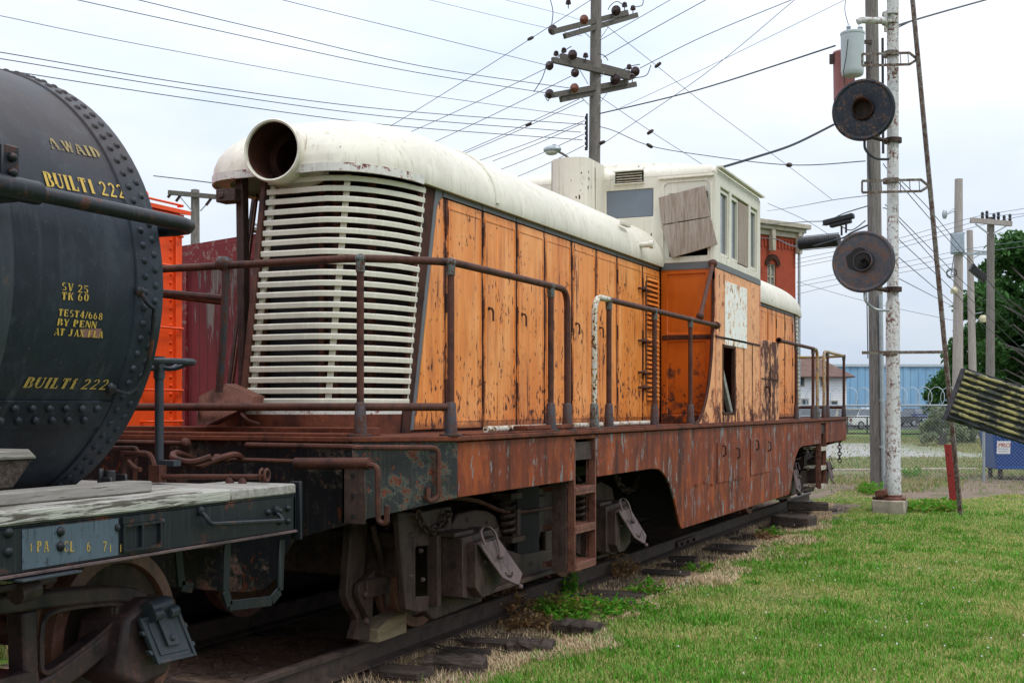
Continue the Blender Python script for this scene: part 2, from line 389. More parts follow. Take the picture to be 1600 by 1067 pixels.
M['fitting'] = paint_mat('fitting_worn', (.115,.135,.125), rust=.66, scale=9, streak=.1, under2=(.09,.035,.022))
M['socket'] = paint_mat('socket_grey', (.042,.048,.058), rust=.70, scale=8, streak=.2, under2=(.10,.036,.022))
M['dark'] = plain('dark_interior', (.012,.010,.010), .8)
M['truck'] = rust_mat('truck_grime', (.012,.0075,.0068), (.058,.036,.030), (.13,.070,.052), scale=2.6, rough=.55, streaks=.7, spec=.25)
M['truck_lid'] = rust_mat('axle_lid', (.05,.034,.034), (.115,.078,.076), (.17,.11,.09), scale=3, rough=.6)
M['wheel'] = rust_mat('wheel_rust', (.07,.032,.024), (.20,.088,.062), (.32,.16,.115), scale=3, rough=.42, spec=.4)
M['car_truck'] = rust_mat('car_truck_grime', (.013,.010,.013), (.056,.034,.034), (.15,.060,.044), scale=2.2, rough=.48, streaks=.4, spec=.3)
M['rail'] = rust_mat('rail_rust', (.022,.017,.015), (.062,.044,.036), (.11,.068,.045), scale=3, rough=.6)
M['step'] = rust_mat('step_rust', (.06,.024,.017), (.16,.062,.042), (.28,.15,.11), scale=5, rough=.55)
def tank_mat():
    t = NT('tank_black'); x, y, z = t.sep()
    big = t.noise(.8, 5, .6); mid = t.noise(4, 6, .7); fine = t.noise(55, 4, .7); st = t.noise(1, 5, .65, vec=t.map((9,9,.5))); wp = t.noise(1, 4, .6, vec=t.map((38,38,1.6)))
    up = t.n('ShaderNodeMapRange'); t.set(up.inputs[0], z); up.inputs[1].default_value = 2.3; up.inputs[2].default_value = 3.1
    c = t.mix(t.step(big, .35, .65), (.0075,.011,.018), (.018,.027,.040))                      # blue-black paint
    c = t.mix(t.step(t.math('ADD', t.math('MULTIPLY', big, .4), t.math('MULTIPLY', up.outputs[0], .5)), .25, .6), c, t.mix(mid, (.018,.012,.012), (.042,.030,.029)))  # browned upper plates
    c = t.mix(t.math('MULTIPLY', t.step(mid, .50, .72), .6), c, (.046,.058,.074)); c = t.mix(t.math('MULTIPLY', t.step(st, .54, .74), .5), c, (.060,.066,.072))
    c = t.mix(t.math('MULTIPLY', t.step(wp, .54, .75), .45), c, (.007,.007,.009)); c = t.mix(t.math('MULTIPLY', t.step(fine, .62, .74), .6), c, (.10,.092,.088))
    r = t.step(t.math('ADD', t.math('MULTIPLY', mid, .7), t.math('MULTIPLY', fine, .3)), .66, .70); c = t.mix(t.math('MULTIPLY', r, .8), c, (.065,.024,.016))
    t.bump(t.math('ADD', t.math('MULTIPLY', mid, .8), t.math('MULTIPLY', fine, .35)), .28, .012)
    return t.out(c, t.math('MULTIPLY_ADD', mid, .35, .30), 0, .28)
M['tank'] = tank_mat()
M['tank_strap'] = paint_mat('tank_strap', (.034,.042,.052), rust=.4, scale=2, rough=.4, under2=(.10,.045,.035), dirt=.4, dirtc=(.09,.10,.10))
M['car_sill'] = paint_mat('sill_black', (.012,.014,.018), rust=.44, scale=1.6, rough=.42, streak=.2, dirt=.5, dirtc=(.055,.06,.066), spec=.25)
M['sill_patch'] = paint_mat('sill_grey_patch', (.080,.108,.138), rust=.42, scale=4, rough=.4, dirt=.9, dirtc=(.02,.025,.032), under=(.02,.02,.024), under2=(.03,.03,.035))
M['yellow_letter'] = None
M['wood_block'] = wood_mat('wood_block', (.10,.09,.078), (.19,.175,.155), (.03,.027,.024))
M['wood_grey'] = wood_mat('wood_grey', (.19,.172,.15), (.31,.29,.262), (.06,.052,.045))
M['wood_white'] = wood_mat('wood_peeling_white', (.10,.085,.07), (.2,.18,.155), (.03,.026,.022), peel=(.46,.44,.39), amt=.25, bump=1.0, scale=1.6)
M['wood_x'] = wood_mat('wood_grey_cross', (.22,.20,.175), (.36,.34,.31), (.08,.07,.06), axis='x')
M['wood_new'] = wood_mat('wood_wedge', (.26,.20,.12), (.36,.28,.18), (.17,.13,.08))
M['tie'] = wood_mat('tie_wood', (.030,.022,.018), (.105,.080,.066), (.010,.008,.007), axis='x', bump=1.0, scale=1.8)
M['ply'] = wood_mat('plywood_weathered', (.26,.19,.145), (.40,.33,.285), (.15,.10,.075), axis='z', scale=1.3, bump=.6)
M['pole'] = wood_mat('pole_wood', (.13,.112,.10), (.24,.215,.20), (.055,.045,.04), axis='z', scale=1.2)
M['pole_pale'] = wood_mat('pole_wood_pale', (.30,.255,.235), (.42,.37,.345), (.17,.14,.125), axis='z', scale=.8)
M['arm'] = wood_mat('crossarm_wood', (.085,.074,.065), (.165,.148,.13), (.035,.03,.026), axis='x')
M['insul'] = plain('brown_insulator', (.040,.018,.018), .25, 0, .2)
M['insul_red'] = plain('rust_insulator', (.17,.055,.03), .35, 0, .2)
M['wire'] = plain('wire_dark', (.035,.038,.045), .6, 0, .05, bump=0)
M['wire_pale'] = plain('wire_weathered', (.16,.18,.22), .5, 0, .05, bump=0)
M['black_rubber'] = plain('black_rubber', (.014,.014,.016), .45)
M['galv'] = plain('galvanised', (.36,.39,.41), .4, .5, .12)
M['mast'] = paint_mat('mast_white', (.56,.56,.54), rust=.56, scale=3, rough=.5, streak=.35, under=(.07,.03,.02), under2=(.18,.085,.055), dirt=.35, dirtc=(.26,.24,.21), spots=.5)
M['disc_top'] = paint_mat('disc_black', (.012,.015,.024), rust=.46, scale=4, rough=.35, streak=.1, under=(.09,.045,.022), under2=(.16,.075,.03), dirt=.4, dirtc=(.07,.075,.09))
M['disc_low'] = paint_mat('disc_rusty', (.055,.057,.072), rust=.58, scale=5, rough=.5, streak=.1, under=(.075,.045,.036), under2=(.15,.075,.05), dirt=.5, dirtc=(.10,.09,.085))
M['ladder'] = paint_mat('ladder_rusty', (.22,.21,.18), rust=.72, scale=6, streak=.2, under=(.05,.025,.018), under2=(.11,.055,.036))
M['red_post'] = paint_mat('red_post', (.30,.028,.026), rust=.1, scale=3, dirt=.3, rough=.5)
M['concrete'] = plain('concrete', (.32,.27,.21), .9, 0, .3, 5, .3)
M['boxcar_orange'] = paint_mat('boxcar_orange', (.78,.085,.012), rust=.05, scale=1.2, dirt=.2, dirtc=(.4,.05,.01), vary=.1, rough=.5)
def maroon_mat():
    t = NT('boxcar_maroon'); s = (4,4,.35)
    n = t.noise(3.2, 6, .7, vec=t.map(s)); b = t.noise(.8, 4); z = t.sep()[2]
    c = t.mix(t.step(b, .3, .7), (.085,.006,.010), (.16,.012,.018))
    zz = t.n('ShaderNodeMapRange'); t.set(zz.inputs[0], z); zz.inputs[1].default_value = 1.6; zz.inputs[2].default_value = 3.6
    f = t.math('ADD', n, t.math('MULTIPLY', zz.outputs[0], .16))
    c = t.mix(t.step(f, .645, .69), c, (.15,.115,.105))
    x, y, _ = t.sep(); gx = t.math('FRACT', t.math('MULTIPLY', x, 7.2)); gr = t.math('LESS_THAN', gx, .06)
    c = t.mix(t.math('MULTIPLY', gr, .8), c, (.02,.004,.005)); t.bump(t.math('SUBTRACT', n, gr), .5, .01)
    return t.out(c, .7)
M['boxcar_maroon'] = maroon_mat()
M['maroon_trim'] = paint_mat('maroon_trim', (.17,.012,.016), rust=.48, scale=2, streak=.1, under=(.2,.17,.15), under2=(.26,.22,.2))
M['glass'] = plain('old_glass', (.07,.09,.11), .06, 0, .1, spec=.8, bump=0)
M['glass_sky'] = plain('window_glass', (.07,.09,.115), .05, 0, .1, spec=.9, bump=0)
M['bluegrey'] = plain('bluegrey_panel', (.16,.185,.22), .6, 0, .06, 3)
M['yellow_paint'] = plain('yellow_paint', (.55,.35,.05), .6)

def dents(m, scale=2.2, dist=.02):
    nt = m.node_tree; b = [n for n in nt.nodes if n.type == 'BSDF_PRINCIPLED'][0]; old = b.inputs['Normal'].links[0].from_socket
    c = nt.nodes.new('ShaderNodeTexCoord'); n = nt.nodes.new('ShaderNodeTexNoise'); n.inputs['Scale'].default_value = scale; n.inputs['Detail'].default_value = 2
    u = nt.nodes.new('ShaderNodeBump'); u.inputs['Strength'].default_value = .5; u.inputs['Distance'].default_value = dist
    nt.links.new(c.outputs['Object'], n.inputs['Vector']); nt.links.new(n.outputs['Fac'], u.inputs['Height']); nt.links.new(old, u.inputs['Normal']); nt.links.new(u.outputs[0], b.inputs['Normal'])
for k_ in ('cream','skirt','orange_deep','orange_pale'): dents(M[k_], 3.0, .025)
dents(M['orange'], 2.6, .03); dents(M['tank'], 2.4, .03)
# ------------------------------------------------------------------ locomotive
LC = 14.7
loco = thing('locomotive', 'orange and cream centre-cab diesel locomotive, rusty, with curved slatted grille', 'locomotive', (0, LC, 0))
def both(mb): 
    o = MB().merge(mb); return o.merge(mb.xf(lambda v: (v.x, 2*LC - v.y, v.z)))
def my(mb): return mb.xf(lambda v: (v.x, 2*LC - v.y, v.z))
def mx(mb): return mb.xf(lambda v: (-v.x, v.y, v.z))
DZ = 1.405                                             # deck top
DX = 1.62
# --- underframe skirts
arcp = [(9.53,1.02),(11.02,1.02),(11.25,1.005),(11.40,.96),(11.58,.865),(11.72,.74),(11.82,.60),(11.91,.46),(11.97,.41),(12.03,.38)]
mid = [(9.53,1.365)] + arcp + [(2*LC-y, z) for y,z in arcp[::-1]] + [(2*LC-9.53,1.365)]
sk = MB()
for sx in (1,-1):
    m = MB().prism([(6.985,1.365),(9.02,1.365),(9.02,1.02),(6.985,1.02)][::-1], 'x', DX-.022, DX)
    m.merge(my(m)).prism(mid, 'x', DX-.022, DX)
    m.box((DX-.024,9.025,1.335),(DX-.002,9.525,1.366)); m.box((DX-.024,2*LC-9.525,1.335),(DX-.002,2*LC-9.025,1.366))
    m.box((DX-.2,7.0,1.0),(DX-.19,9.0,1.36)); 
    sk.merge(m if sx == 1 else mx(m))
sk.build('skirt', M['skirt'], loco, bevel=.004)
# skirt inspection plates with lift handles
for (pa, pb, hs) in (((1120,690,),(1160,746), ((1128,696),(1150,700))), ((1172,684),(1203,736), ((1180,688),(1199,690)))):
    y0, z1 = SZ(pa[0], pa[1], DX); y1, z0 = SZ(pb[0], pb[1], DX)
    z1 -= .01
    d_ = MB().box((DX+.001,y0,z0),(DX+.010,y1,z1)).build('inspection_door', M['skirt'], loco, bevel=.002)
    hb = MB()
    for h in hs:
        y, z = SZ(h[0], h[1], DX); y = min(y, y1-.03)
        hb.tube(fillet([(DX,y,z),(DX+.04,y,z),(DX+.045,y+.01,z-.10),(DX+.01,y+.01,z-.12)], .02), .010, 6)
    hb.build('handle', M['pipe'], d_)
for px, py in ((1088,757),(1100,752),(1112,756),(1140,751),(1150,748),(1190,738),(1160,700)):
    y, z = SZ(px, py, DX); MB().dome((DX,y,z), (1,0,0), .016).box((DX,y-.05,z-.01),(DX+.012,y+.05,z+.008)).build('hinge_lug', M['skirt'], loco)
# --- deck plate
plan = [(1.16,6.46),(1.65,6.965),(1.65,2*LC-6.965),(1.16,2*LC-6.46),(-1.16,2*LC-6.46),(-1.65,2*LC-6.965),(-1.65,6.965),(-1.16,6.46)]
MB().prism(plan, 'z', 1.372, DZ).build('deck', M['deck_rust'], loco, bevel=.006)
tp = MB()
for sx in (1,-1):
    tp.box((sx*1.60-.02 if sx>0 else -1.62, 7.1, DZ), (sx*1.60+.02 if sx>0 else -1.58, 2*LC-7.1, DZ+.012))
tp.box((-1.1,6.47,DZ),(1.1,6.62,DZ+.02)); tp.box((-1.1,6.70,DZ),(1.12,6.9,DZ+.05))
tp.build('deck_edge', M['deck_rust'], loco, bevel=.004)
# white pipe is a thing of its own (see below)
# --- end sills with corner plates
ends = MB()
def endplate(mb):
    pr = [(1.16,1.372),(1.16,.89),(.95,.83),(.74,.77),(.66,.66),(.60,.52),(.52,.45),(.36,.42),(0,.42)]
    pl = pr + [(-x,z) for x,z in pr[::-1][1:]]
    mb.prism(pl, 'y', 6.49, 6.515); return mb
endplate(ends)
E1 = ends.build('end_sill', M['end_black'], loco, bevel=.004)
my(endplate(MB())).build('end_sill', M['end_black'], loco, bevel=.004)
for sx in (1,-1):
    cp = MB()
    a, b = Vector((1.16*sx,6.49,0)), Vector((1.62*sx,6.985,0)); n = Vector((.03*-sx,.03,0))
    def q(p, z): return (p.x, p.y, z)
    vs = [q(a,1.372),q(b,1.372),q(b,1.02),q(a,.89)] + [q(a+n,1.372),q(b+n,1.372),q(b+n,1.02),q(a+n,.89)]
    cp.add(vs, [(0,1,2,3),(7,6,5,4),(0,4,5,1),(1,5,6,2),(2,6,7,3),(3,7,4,0)])
    cp.build('corner_plate', M['corner_mix'], loco, bevel=.003); my(cp).build('corner_plate', M['skirt'], loco, bevel=.003)
# step bracket bolted on the corner, with bolt holes
br = MB(); c = W(565, 773, Y=6.46)
br.box((c.x-.075,6.36,c.z-.165),(c.x-.055,6.49,c.z+.165)).box((c.x-.075,6.36,c.z-.165),(c.x+.08,6.375,c.z+.165))
br.build('step_bracket', M['truck'], loco, bevel=.004)
for dz in (-.12,.0,.12): MB().lathe([(.016,0),(.016,.004)], (c.x, 6.357, c.z+dz), (0,1,0), 10).build('bolt_hole', M['dark'], loco)
# grab irons and hoses across the end
gi = MB()
P = [W(383,695,Y=6.42), W(552,698,Y=6.42), Vector((1.20,6.42,1.345))]
p3 = Vector((1.555,6.85,1.335)); p4 = Vector((1.555,6.85,1.03)); p5 = Vector((1.51,6.80,1.00))
gi.tube(fillet([Vector((P[0].x,6.49,P[0].z))]+P+[p3,p4,p5,p5+Vector((-.005,.01,.09))], .05, 5), .017, 8)
gi.build('grab_iron', M['pipe'], loco)
gi = MB().tube([W(160,690,Y=6.40), W(285,692,Y=6.42)], .016, 8).ball(W(290,692,Y=6.43), .035).build('grab_iron', M['pipe'], loco)
cl = MB()
cl.tube([W(340,717,Y=6.38), W(470,721,Y=6.38)], .014, 8)
cl.tube([W(462,724,Y=6.38), W(578,724,Y=6.38)], .037, 12)
cl.tube(fillet([W(575,726,Y=6.37), W(590,728,Y=6.36), W(591,815,Y=6.36), W(604,818,Y=6.36), W(605,790,Y=6.36)], .06, 5), .017, 8)
cl.ball(W(340,717,Y=6.38), .035).ball(W(355,717,Y=6.38), .03)
cl.build('uncoupling_lever', M['pipe'], loco)
hs = MB()
hs.tube(smooth_path([W(300,716,Y=6.5),W(275,708,Y=6.2),W(272,716,Y=6.05),W(300,722,Y=6.05),W(330,714,Y=6.1)], 5), .022, 8)
hs.tube(smooth_path([W(298,722,Y=6.2),W(312,728,Y=6.15),W(332,720,Y=6.2),W(365,710,Y=6.3),W(378,716,Y=6.4)], 5), .02, 8)
hs.build('air_hose', M['pipe'], loco)
# coupler
cpl = MB()
def coupler(mb):
    mb.box((-.12,5.95,.80),(.12,6.5,1.0)).box((-.19,5.72,.74),(.10,6.0,1.06))
    mb.prism([(-.20,5.72),(-.02,5.55),(.10,5.52),(.18,5.62),(.16,5.8),(.05,5.9),(-.15,5.9)], 'z', .74, 1.06)
    mb.box((-.24,6.3,.7),(.24,6.5,1.1)); return mb
coupler(cpl).build('coupler', M['truck'], loco, bevel=.02, segs=2)
my(coupler(MB())).build('coupler', M['truck'], loco, bevel=.02, segs=2)

# --- hood
HW, HS, HC = .90, 3.21, .19
def mxh(mb): return mb.xf(lambda v: (2*HC-v.x, v.y, v.z))
def f0(z): return 6.93 + .25*(z-1.6)/1.53               # raked front of the nose
def nose_pt(t, z, inset=0):                             # t 0..1 from the centre line to the side corner
    w, f = HW-inset, f0(z)+inset
    if t < .55: return HC+(w-.40-HC)*t/.55, f
    a = (t-.55)/.45*math.pi/2
    return w-.40+.40*math.sin(a), f+.72*(1-math.cos(a))
core = MB().prism([(7.72,DZ),(13.6,DZ),(13.6,HS),(8.10,HS)], 'x', HW-.03, HW-.006)   # hood walls behind the doors
for m in (core, mxh(core)):
    m.build('hood_frame', M['seam'], loco); my(m).build('hood_frame', M['seam'], loco)
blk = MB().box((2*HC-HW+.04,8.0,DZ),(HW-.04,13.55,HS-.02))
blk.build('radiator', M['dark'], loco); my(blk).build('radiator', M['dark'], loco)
# posts seen through the slats and in the open left half
for x in (.22,.34,.62): MB().box((x-.02,7.62,DZ),(x+.02,7.68,HS)).build('radiator_post', M['pipe'], loco)
q0, q1 = W(383,640,Y=7.2).x, W(378,310,Y=7.2).x
MB().bar((q0,7.2,DZ),(q1,7.2,HS),.07,.06).bar((q0+.03,7.16,DZ),(q1+.03,7.16,HS),.02,.02).build('nose_post', M['truck'], loco, bevel=.004)
q0, q1 = W(398,640,Y=7.0), W(421,290,Y=7.22)
MB().bar((q0.x,7.02,DZ),(q1.x,7.25,HS-.02),.035,.05).build('nose_post', M['pipe'], loco, bevel=.003)
MB().bar((-.62,7.62,DZ),(-.60,7.98,HS),.03,.05).build('nose_post', M['truck'], loco, bevel=.003)
MB().bar((-.56,7.56,DZ),(-.54,7.92,HS),.015,.02).build('nose_post', M['step'], loco, bevel=.003)
hk = W(358,307,Y=7.14)
MB().box((hk.x-.07,7.08,hk.z-.045),(hk.x+.09,7.20,hk.z+.045)).box((hk.x-.04,7.065,hk.z-.02),(hk.x+.0,7.08,hk.z+.02)).build('marker_bracket', M['truck'], loco, bevel=.006)
xg = nose_pt(-.185, 2.0)[0]-.024; MB().bar((xg,f0(1.46)-.005,1.44),(xg,f0(3.17)-.005,3.165),.04,.07,up=(0,1,0)).build('nose_post', M['pipe'], loco, bevel=.003)
def side_panel_edge(z): return 7.68 + .44*(z-1.42)/1.7
cor = MB(); q = []                                      # corner post between grille and side doors
for z in (DZ, HS-.005):
    y0 = nose_pt(1, z)[1]-.06; y1 = side_panel_edge(z)+.03
    q.append([(HW-.015,y0,z),(HW+.006,y0,z),(HW+.006,y1,z),(HW-.015,y1,z)])
cor.loft(q)
for m in (cor, my(cor), mxh(my(cor))): m.build('corner_post', M['seam'], loco, bevel=.003)
# grille: 22 slats on three upright straps, right half of the nose
def slats(mirror=False):
    g = MB()
    for i in range(22):
        z = 3.125 - i*.0715 + random.uniform(-.0015,.0015); sag = random.uniform(-.002,.002); ring = []
        rows = []
        for k in range(22):
            t = -.185 + 1.18*k/21
            x, y = nose_pt(t, z); z_ = z+sag*math.sin(k/21*math.pi); x2, y2 = nose_pt(min(t+.01,1), z); tx = Vector((x2-x, y2-y)).normalized(); n = Vector((tx.y,-tx.x))
            rows.append([(x,y,z_-.014),(x+n.x*.024,y+n.y*.024,z_-.022),(x+n.x*.028,y+n.y*.028,z_+.012),(x+n.x*.020,y+n.y*.020,z_+.017),(x,y,z_+.017)])
        g.loft(rows)
    for t in (-.156,.67,.985):
        r = []
        for z in (1.58,2.3,3.155):
            x, y = nose_pt(t, z, .006); r.append([(x-.018,y,z),(x+.018,y+(.02 if t>.6 else 0),z),(x+.018,y+.03,z),(x-.018,y+.03,z)])
        g.loft(r)
    return g
slats().build('grille', M['cream_grille'], loco, bevel=.003)
g2 = slats(); my(g2.merge(mxh(g2))).build('grille', M['cream_grille'], loco)
base = MB(); r = []
def nosewall(z0, z1, off, tn=20):
    rows = []
    for sgn in (1,):
        pts = [nose_pt(k/tn, z0) for k in range(tn+1)]
        pts = [(2*HC-x,y) for x,y in pts[::-1]][:-1] + pts
        for x,y in pts: rows.append([(x,y-off,z0),(x,y-off,z1),(x,y+.03,z1),(x,y+.03,z0)])
    return MB().loft(rows)
nosewall(DZ, 1.535, .0).build('hood_sill', M['deck_rust'], loco, bevel=.003)
nosewall(1.536, 1.585, .012).build('hood_sill_strip', M['cream_lip'], loco, bevel=.002)
# side doors
SEAM = [8.216,8.86,9.525,10.14,10.80,11.46,12.09,12.94,13.58]
HB, HT = DZ+.02, 3.115
handles = {1:2.345,2:2.345,3:2.345,4:2.345,5:2.345}
def hood_side(flip):
    fl = (lambda m: my(m)) if flip else (lambda m: m)
    for sx in (1,-1):
        S = (lambda m: m) if sx == 1 else mxh
        pe = [(side_panel_edge(HB)+.05,HB),(SEAM[0]-.008,HB),(SEAM[0]-.008,HT),(8.17,HT),(8.12,HT-.03),(8.085,HT-.10)]
        fl(S(MB().prism(pe,'x',HW-.005,HW+.014))).build('hood_panel', M['orange'], loco, bevel=.003)
        ps = [(side_panel_edge(HB)-.0,HB),(side_panel_edge(HB)+.046,HB),(8.080,HT-.10),(8.115,HT-.027),(8.17,HT+.002),(8.17,HS-.02),(8.07,HS-.03),(8.04,HT-.06)]
        fl(S(MB().prism(ps,'x',HW-.004,HW+.012))).build('hood_stripe', M['stripe'], loco)
        for i in range(len(SEAM)-1):
            a, b = SEAM[i]+.009, SEAM[i+1]-.009
            m = MB().box((HW-.004,a,HB),(HW+.016,b,HT))
            if not flip and sx == 1 and i in (1,4): m.box((HW+.012,a+.26,HB+.02),(HW+.019,a+.272,HT-.02))
            d = fl(S(m)).build('hood_door', M['orange'], loco, bevel=.004)
            if not flip and sx == 1 or flip:
                bd = MB()
                for y in (a+.035, b-.035): bd.box((HW+.0155,y-.006,HB+.05),(HW+.0215,y+.006,HT-.05))
                for z in (HB+.06, HT-.06): bd.box((HW+.0155,a+.041,z-.006),(HW+.0212,b-.041,z+.006))
                fl(S(bd)).build('door_bead', M['orange'], d)
            if i in handles:
                h = MB(); y = a + .10; z = handles[i]+.02
                h.cyl((HW+.01,y,z),(HW+.022,y,z),.016,8).tube(fillet([(HW+.02,y,z),(HW+.045,y,z),(HW+.048,y+.02,z-.02),(HW+.045,y+.026,z-.10)],.02),.008,6)
                fl(S(h)).build('handle', M['pipe'], d)
            for z in (1.72,2.35,2.92):
                if i not in (3,5): fl(S(MB().cyl((HW+.018,a-.008,z-.07),(HW+.018,a-.008,z+.07),.013,7))).build('hinge', M['seam'], d)
        # stripe under the roof, cut at every door
        st = MB()
        for a, b in zip([8.18]+SEAM[1:-1], SEAM[1:]): st.box((HW-.003,a+.006,HT+.012),(HW+.013,b-.006,HS-.02))
        fl(S(st)).build('hood_stripe', M['stripe'], loco)
        # louvred end door with bar hinges
        lv = MB()
        for z0, z1, n in ((2.44,3.02,11),(1.66,2.36,14)):
            fr = [(13.06,z0-.03),(13.50,z0-.03),(13.50,z1+.03),(13.06,z1+.03)]
            for k in range(n):
                z = z0 + (z1-z0)*(k+.5)/n; hgt = (z1-z0)/n
                lv.add([(HW+.017,13.08,z-hgt*.45),(HW+.017,13.48,z-hgt*.45),(HW+.05,13.48,z-hgt*.38),(HW+.05,13.08,z-hgt*.38),(HW+.017,13.08,z+hgt*.35),(HW+.017,13.48,z+hgt*.35)],
                       [(0,1,2,3),(3,2,5,4),(0,3,4),(1,5,2),(0,4,5,1)])
        fl(S(lv)).build('louvre', M['orange'], loco)
        lb = MB()
        for z0, z1 in ((2.44,3.02),(1.66,2.36)): lb.box((HW+.0165,13.07,z0),(HW+.0185,13.49,z1))
        fl(S(lb)).build('louvre_gap', M['seam'], loco)
        hh = MB()
        for z in (2.86,2.30,1.96,1.80+.0): hh.tube([(HW+.02,12.78,z),(HW+.045,12.80,z),(HW+.045,13.16,z),(HW+.02,13.18,z)],.013,6).ball((HW+.04,12.95,z),.03)
        hh.tube([(HW+.05,12.96,1.75),(HW+.05,12.96,2.95)],.010,6)
        fl(S(hh)).build('latch_bar', M['pipe'], loco)
hood_side(False); hood_side(True)
# roof of the hood: one pressed cream shell with a domed nose
def contour(w, f, yend, z, rx=.42, ry=.72, n=10):
    rx = min(rx, w-.02); pts = [(w, yend), (w, (yend+f+ry)/2)]
    for k in range(n+1):
        a = math.pi/2*k/n; pts.append((w-rx+rx*math.cos(a), f+ry-ry*math.sin(a)))
    pts += [((w-rx)*s, f) for s in (.5,)] 
    L_ = [(x,y,z) for x,y in pts]
    L_ = [(HC+x,y,z) for x,y,z in L_]
    return L_ + [(HC,f,z)] + [(2*HC-x,y,zz) for x,y,zz in L_[::-1]]
HLC = W(425,235,Y=7.0)
def hood_roof():
    RW = .965-HC
    rows = [contour(RW-.065,7.18,13.6,3.17), contour(RW-.01,7.075,13.6,3.165), contour(RW,7.07,13.6,3.20)]
    for k in range(1, 13):
        a = math.pi/2*k/12
        rows.append(contour(RW-.62*(1-math.cos(a)), 7.07+1.15*(1-math.cos(a))**1.05, 13.6, 3.20+.49*math.sin(a)**.97, .42, .72-.1*(1-math.cos(a))))
    m = MB(); m.loft(rows, closed=False); n = len(rows[0])
    top = list(range(len(m.v)-n, len(m.v))); m.f.append(tuple(top))
    return cut_round(m, HLC, .200)
hr = hood_roof().build('hood_roof', M['cream'], loco, smooth=50)
my(hood_roof()).build('hood_roof', M['cream'], loco, smooth=50)
lip = MB(); ra, rb = contour(.968-HC,7.062,13.6,3.15), contour(.968-HC,7.062,13.6,3.205); rc, rd = contour(.955-HC,7.085,13.6,3.205), contour(.955-HC,7.085,13.6,3.15)
ks = range(2, len(ra)-2)
lip.loft([[ra[k],rb[k],rc[k],rd[k]] for k in ks]); lip = cut_round(lip, HLC, .2); lip.build('roof_lip', M['cream_lip'], loco)
my(lip).build('roof_lip', M['cream_lip'], loco)
# lapped seams over the roof
for ys in (9.0,):
    sm = MB(); rows = []
    for k in range(-16, 17):
        a = math.pi/2*(1-abs(k)/16); s = 1 if k >= 0 else -1
        x, z = HC+s*(.965-HC-.62*(1-math.cos(a))), 3.20+.49*math.sin(a)**.97
        nx, nz = s*math.cos(a), math.sin(a)
        rows.append([(x+nx*.001,ys,z+nz*.001),(x+nx*.012,ys+.005,z+nz*.012),(x+nx*.012,ys+.05,z+nz*.012),(x+nx*.001,ys+.055,z+nz*.001)])
    sm.loft(rows); sm.build('roof_seam', M['cream'], loco)
y, z = SZ(978,349,.93); MB().box((.90,y-.12,z-.03),(.945,y+.12,z+.01)).build('roof_fitting', M['cream'], loco, bevel=.004)
hd = MB(); y, z = SZ(1003,383,.97); hd.cyl((.93,y,z),(1.08,y,z),.03,10).cyl((1.06,y,z),(1.10,y,z),.045,10)
hd.build('roof_fitting', M['cream'], loco)
# headlight housing
c = W(425,235,Y=7.0); hl = MB()
hl.lathe([(.235,.34),(.222,.26),(.211,.16),(.206,.08),(.212,.03),(.212,.0),(.204,-.012),(.192,-.006),(.188,.05),(.185,.30),(.135,.31),(.133,.60),(.0,.61)], c, (-.10,1,0), 48, cap=False)
HLT = hl.build('headlight', M['cream'], loco, smooth=30)
MB().lathe([(.1878,.012),(.1835,.296),(.134,.304),(.131,.595),(.0,.600)], c, (-.10,1,0), 36, cap=False).build('headlight_well', M['seam'], HLT)
# rear headlight
my(MB().lathe([(.245,1.1),(.222,.5),(.206,.12),(.212,.0),(.192,-.006),(.185,.30),(.0,.31)], c, (0,1,0), 28, cap=False)).build('headlight', M['cream'], loco)
# exhaust casing in front of the cab
ex = MB(); pl = [(-.21,13.62),(-.21,13.1)] + [(.015-.225*math.cos(a), 13.15-.17*math.sin(a)) for a in [R(9*k) for k in range(1,20)]] + [(.24,13.62)]
ex.prism(pl, 'z', 3.6, 4.37); ex.build('exhaust_casing', M['cream'], loco, bevel=.025, segs=3)
MB().box((.245,13.3,3.65),(.262,13.325,4.30)).box((.02,13.25,4.36),(.10,13.35,4.40)).build('exhaust_fitting', M['cream'], loco, bevel=.003)

# --- cab
CY0, CY1, CW = 13.6, 15.88, 1.55
mp_front = lambda y: (lambda u,v,w: (u, y+w, v))
CL = 2*HC-CW
xs = [CL,CL+.09,CL+.53,-.62,-.25,.27,.83,1.02,1.46,CW-.05]; zs = [3.205,3.28,3.75,3.985,4.07,4.21]
hole = lambda i,j: not ((i in (3,5) and j in (2,3)) or (i in (1,7) and j in (1,2)))
fw = panel(xs, zs, hole, .05, mp_front(CY0)).build('cab_front', M['cream'], loco, bevel=.012, segs=2)
panel(xs, zs, hole, -.05, mp_front(CY1)).build('cab_back', M['cream'], loco, bevel=.012, segs=2)
for cx_ in (.55,-.435):
    MB().box((cx_-.275,CY0+.012,3.755),(cx_+.275,CY0+.03,4.065)).build('blanked_window', M['bluegrey'], loco, bevel=.002)
    for y in (CY0+.02, CY1-.03):
        x_ = 1.24 if cx_ > 0 else 2*HC-1.24
        if cx_ < 0 or y > 14: MB().box((x_-.22,y,3.285),(x_+.22,y+.01,4.065)).build('pane', M['glass'], loco)
MB().box((1.03,CY0+.3,3.25),(1.45,CY0+.32,4.1)).build('door_inner', M['dark'], loco)
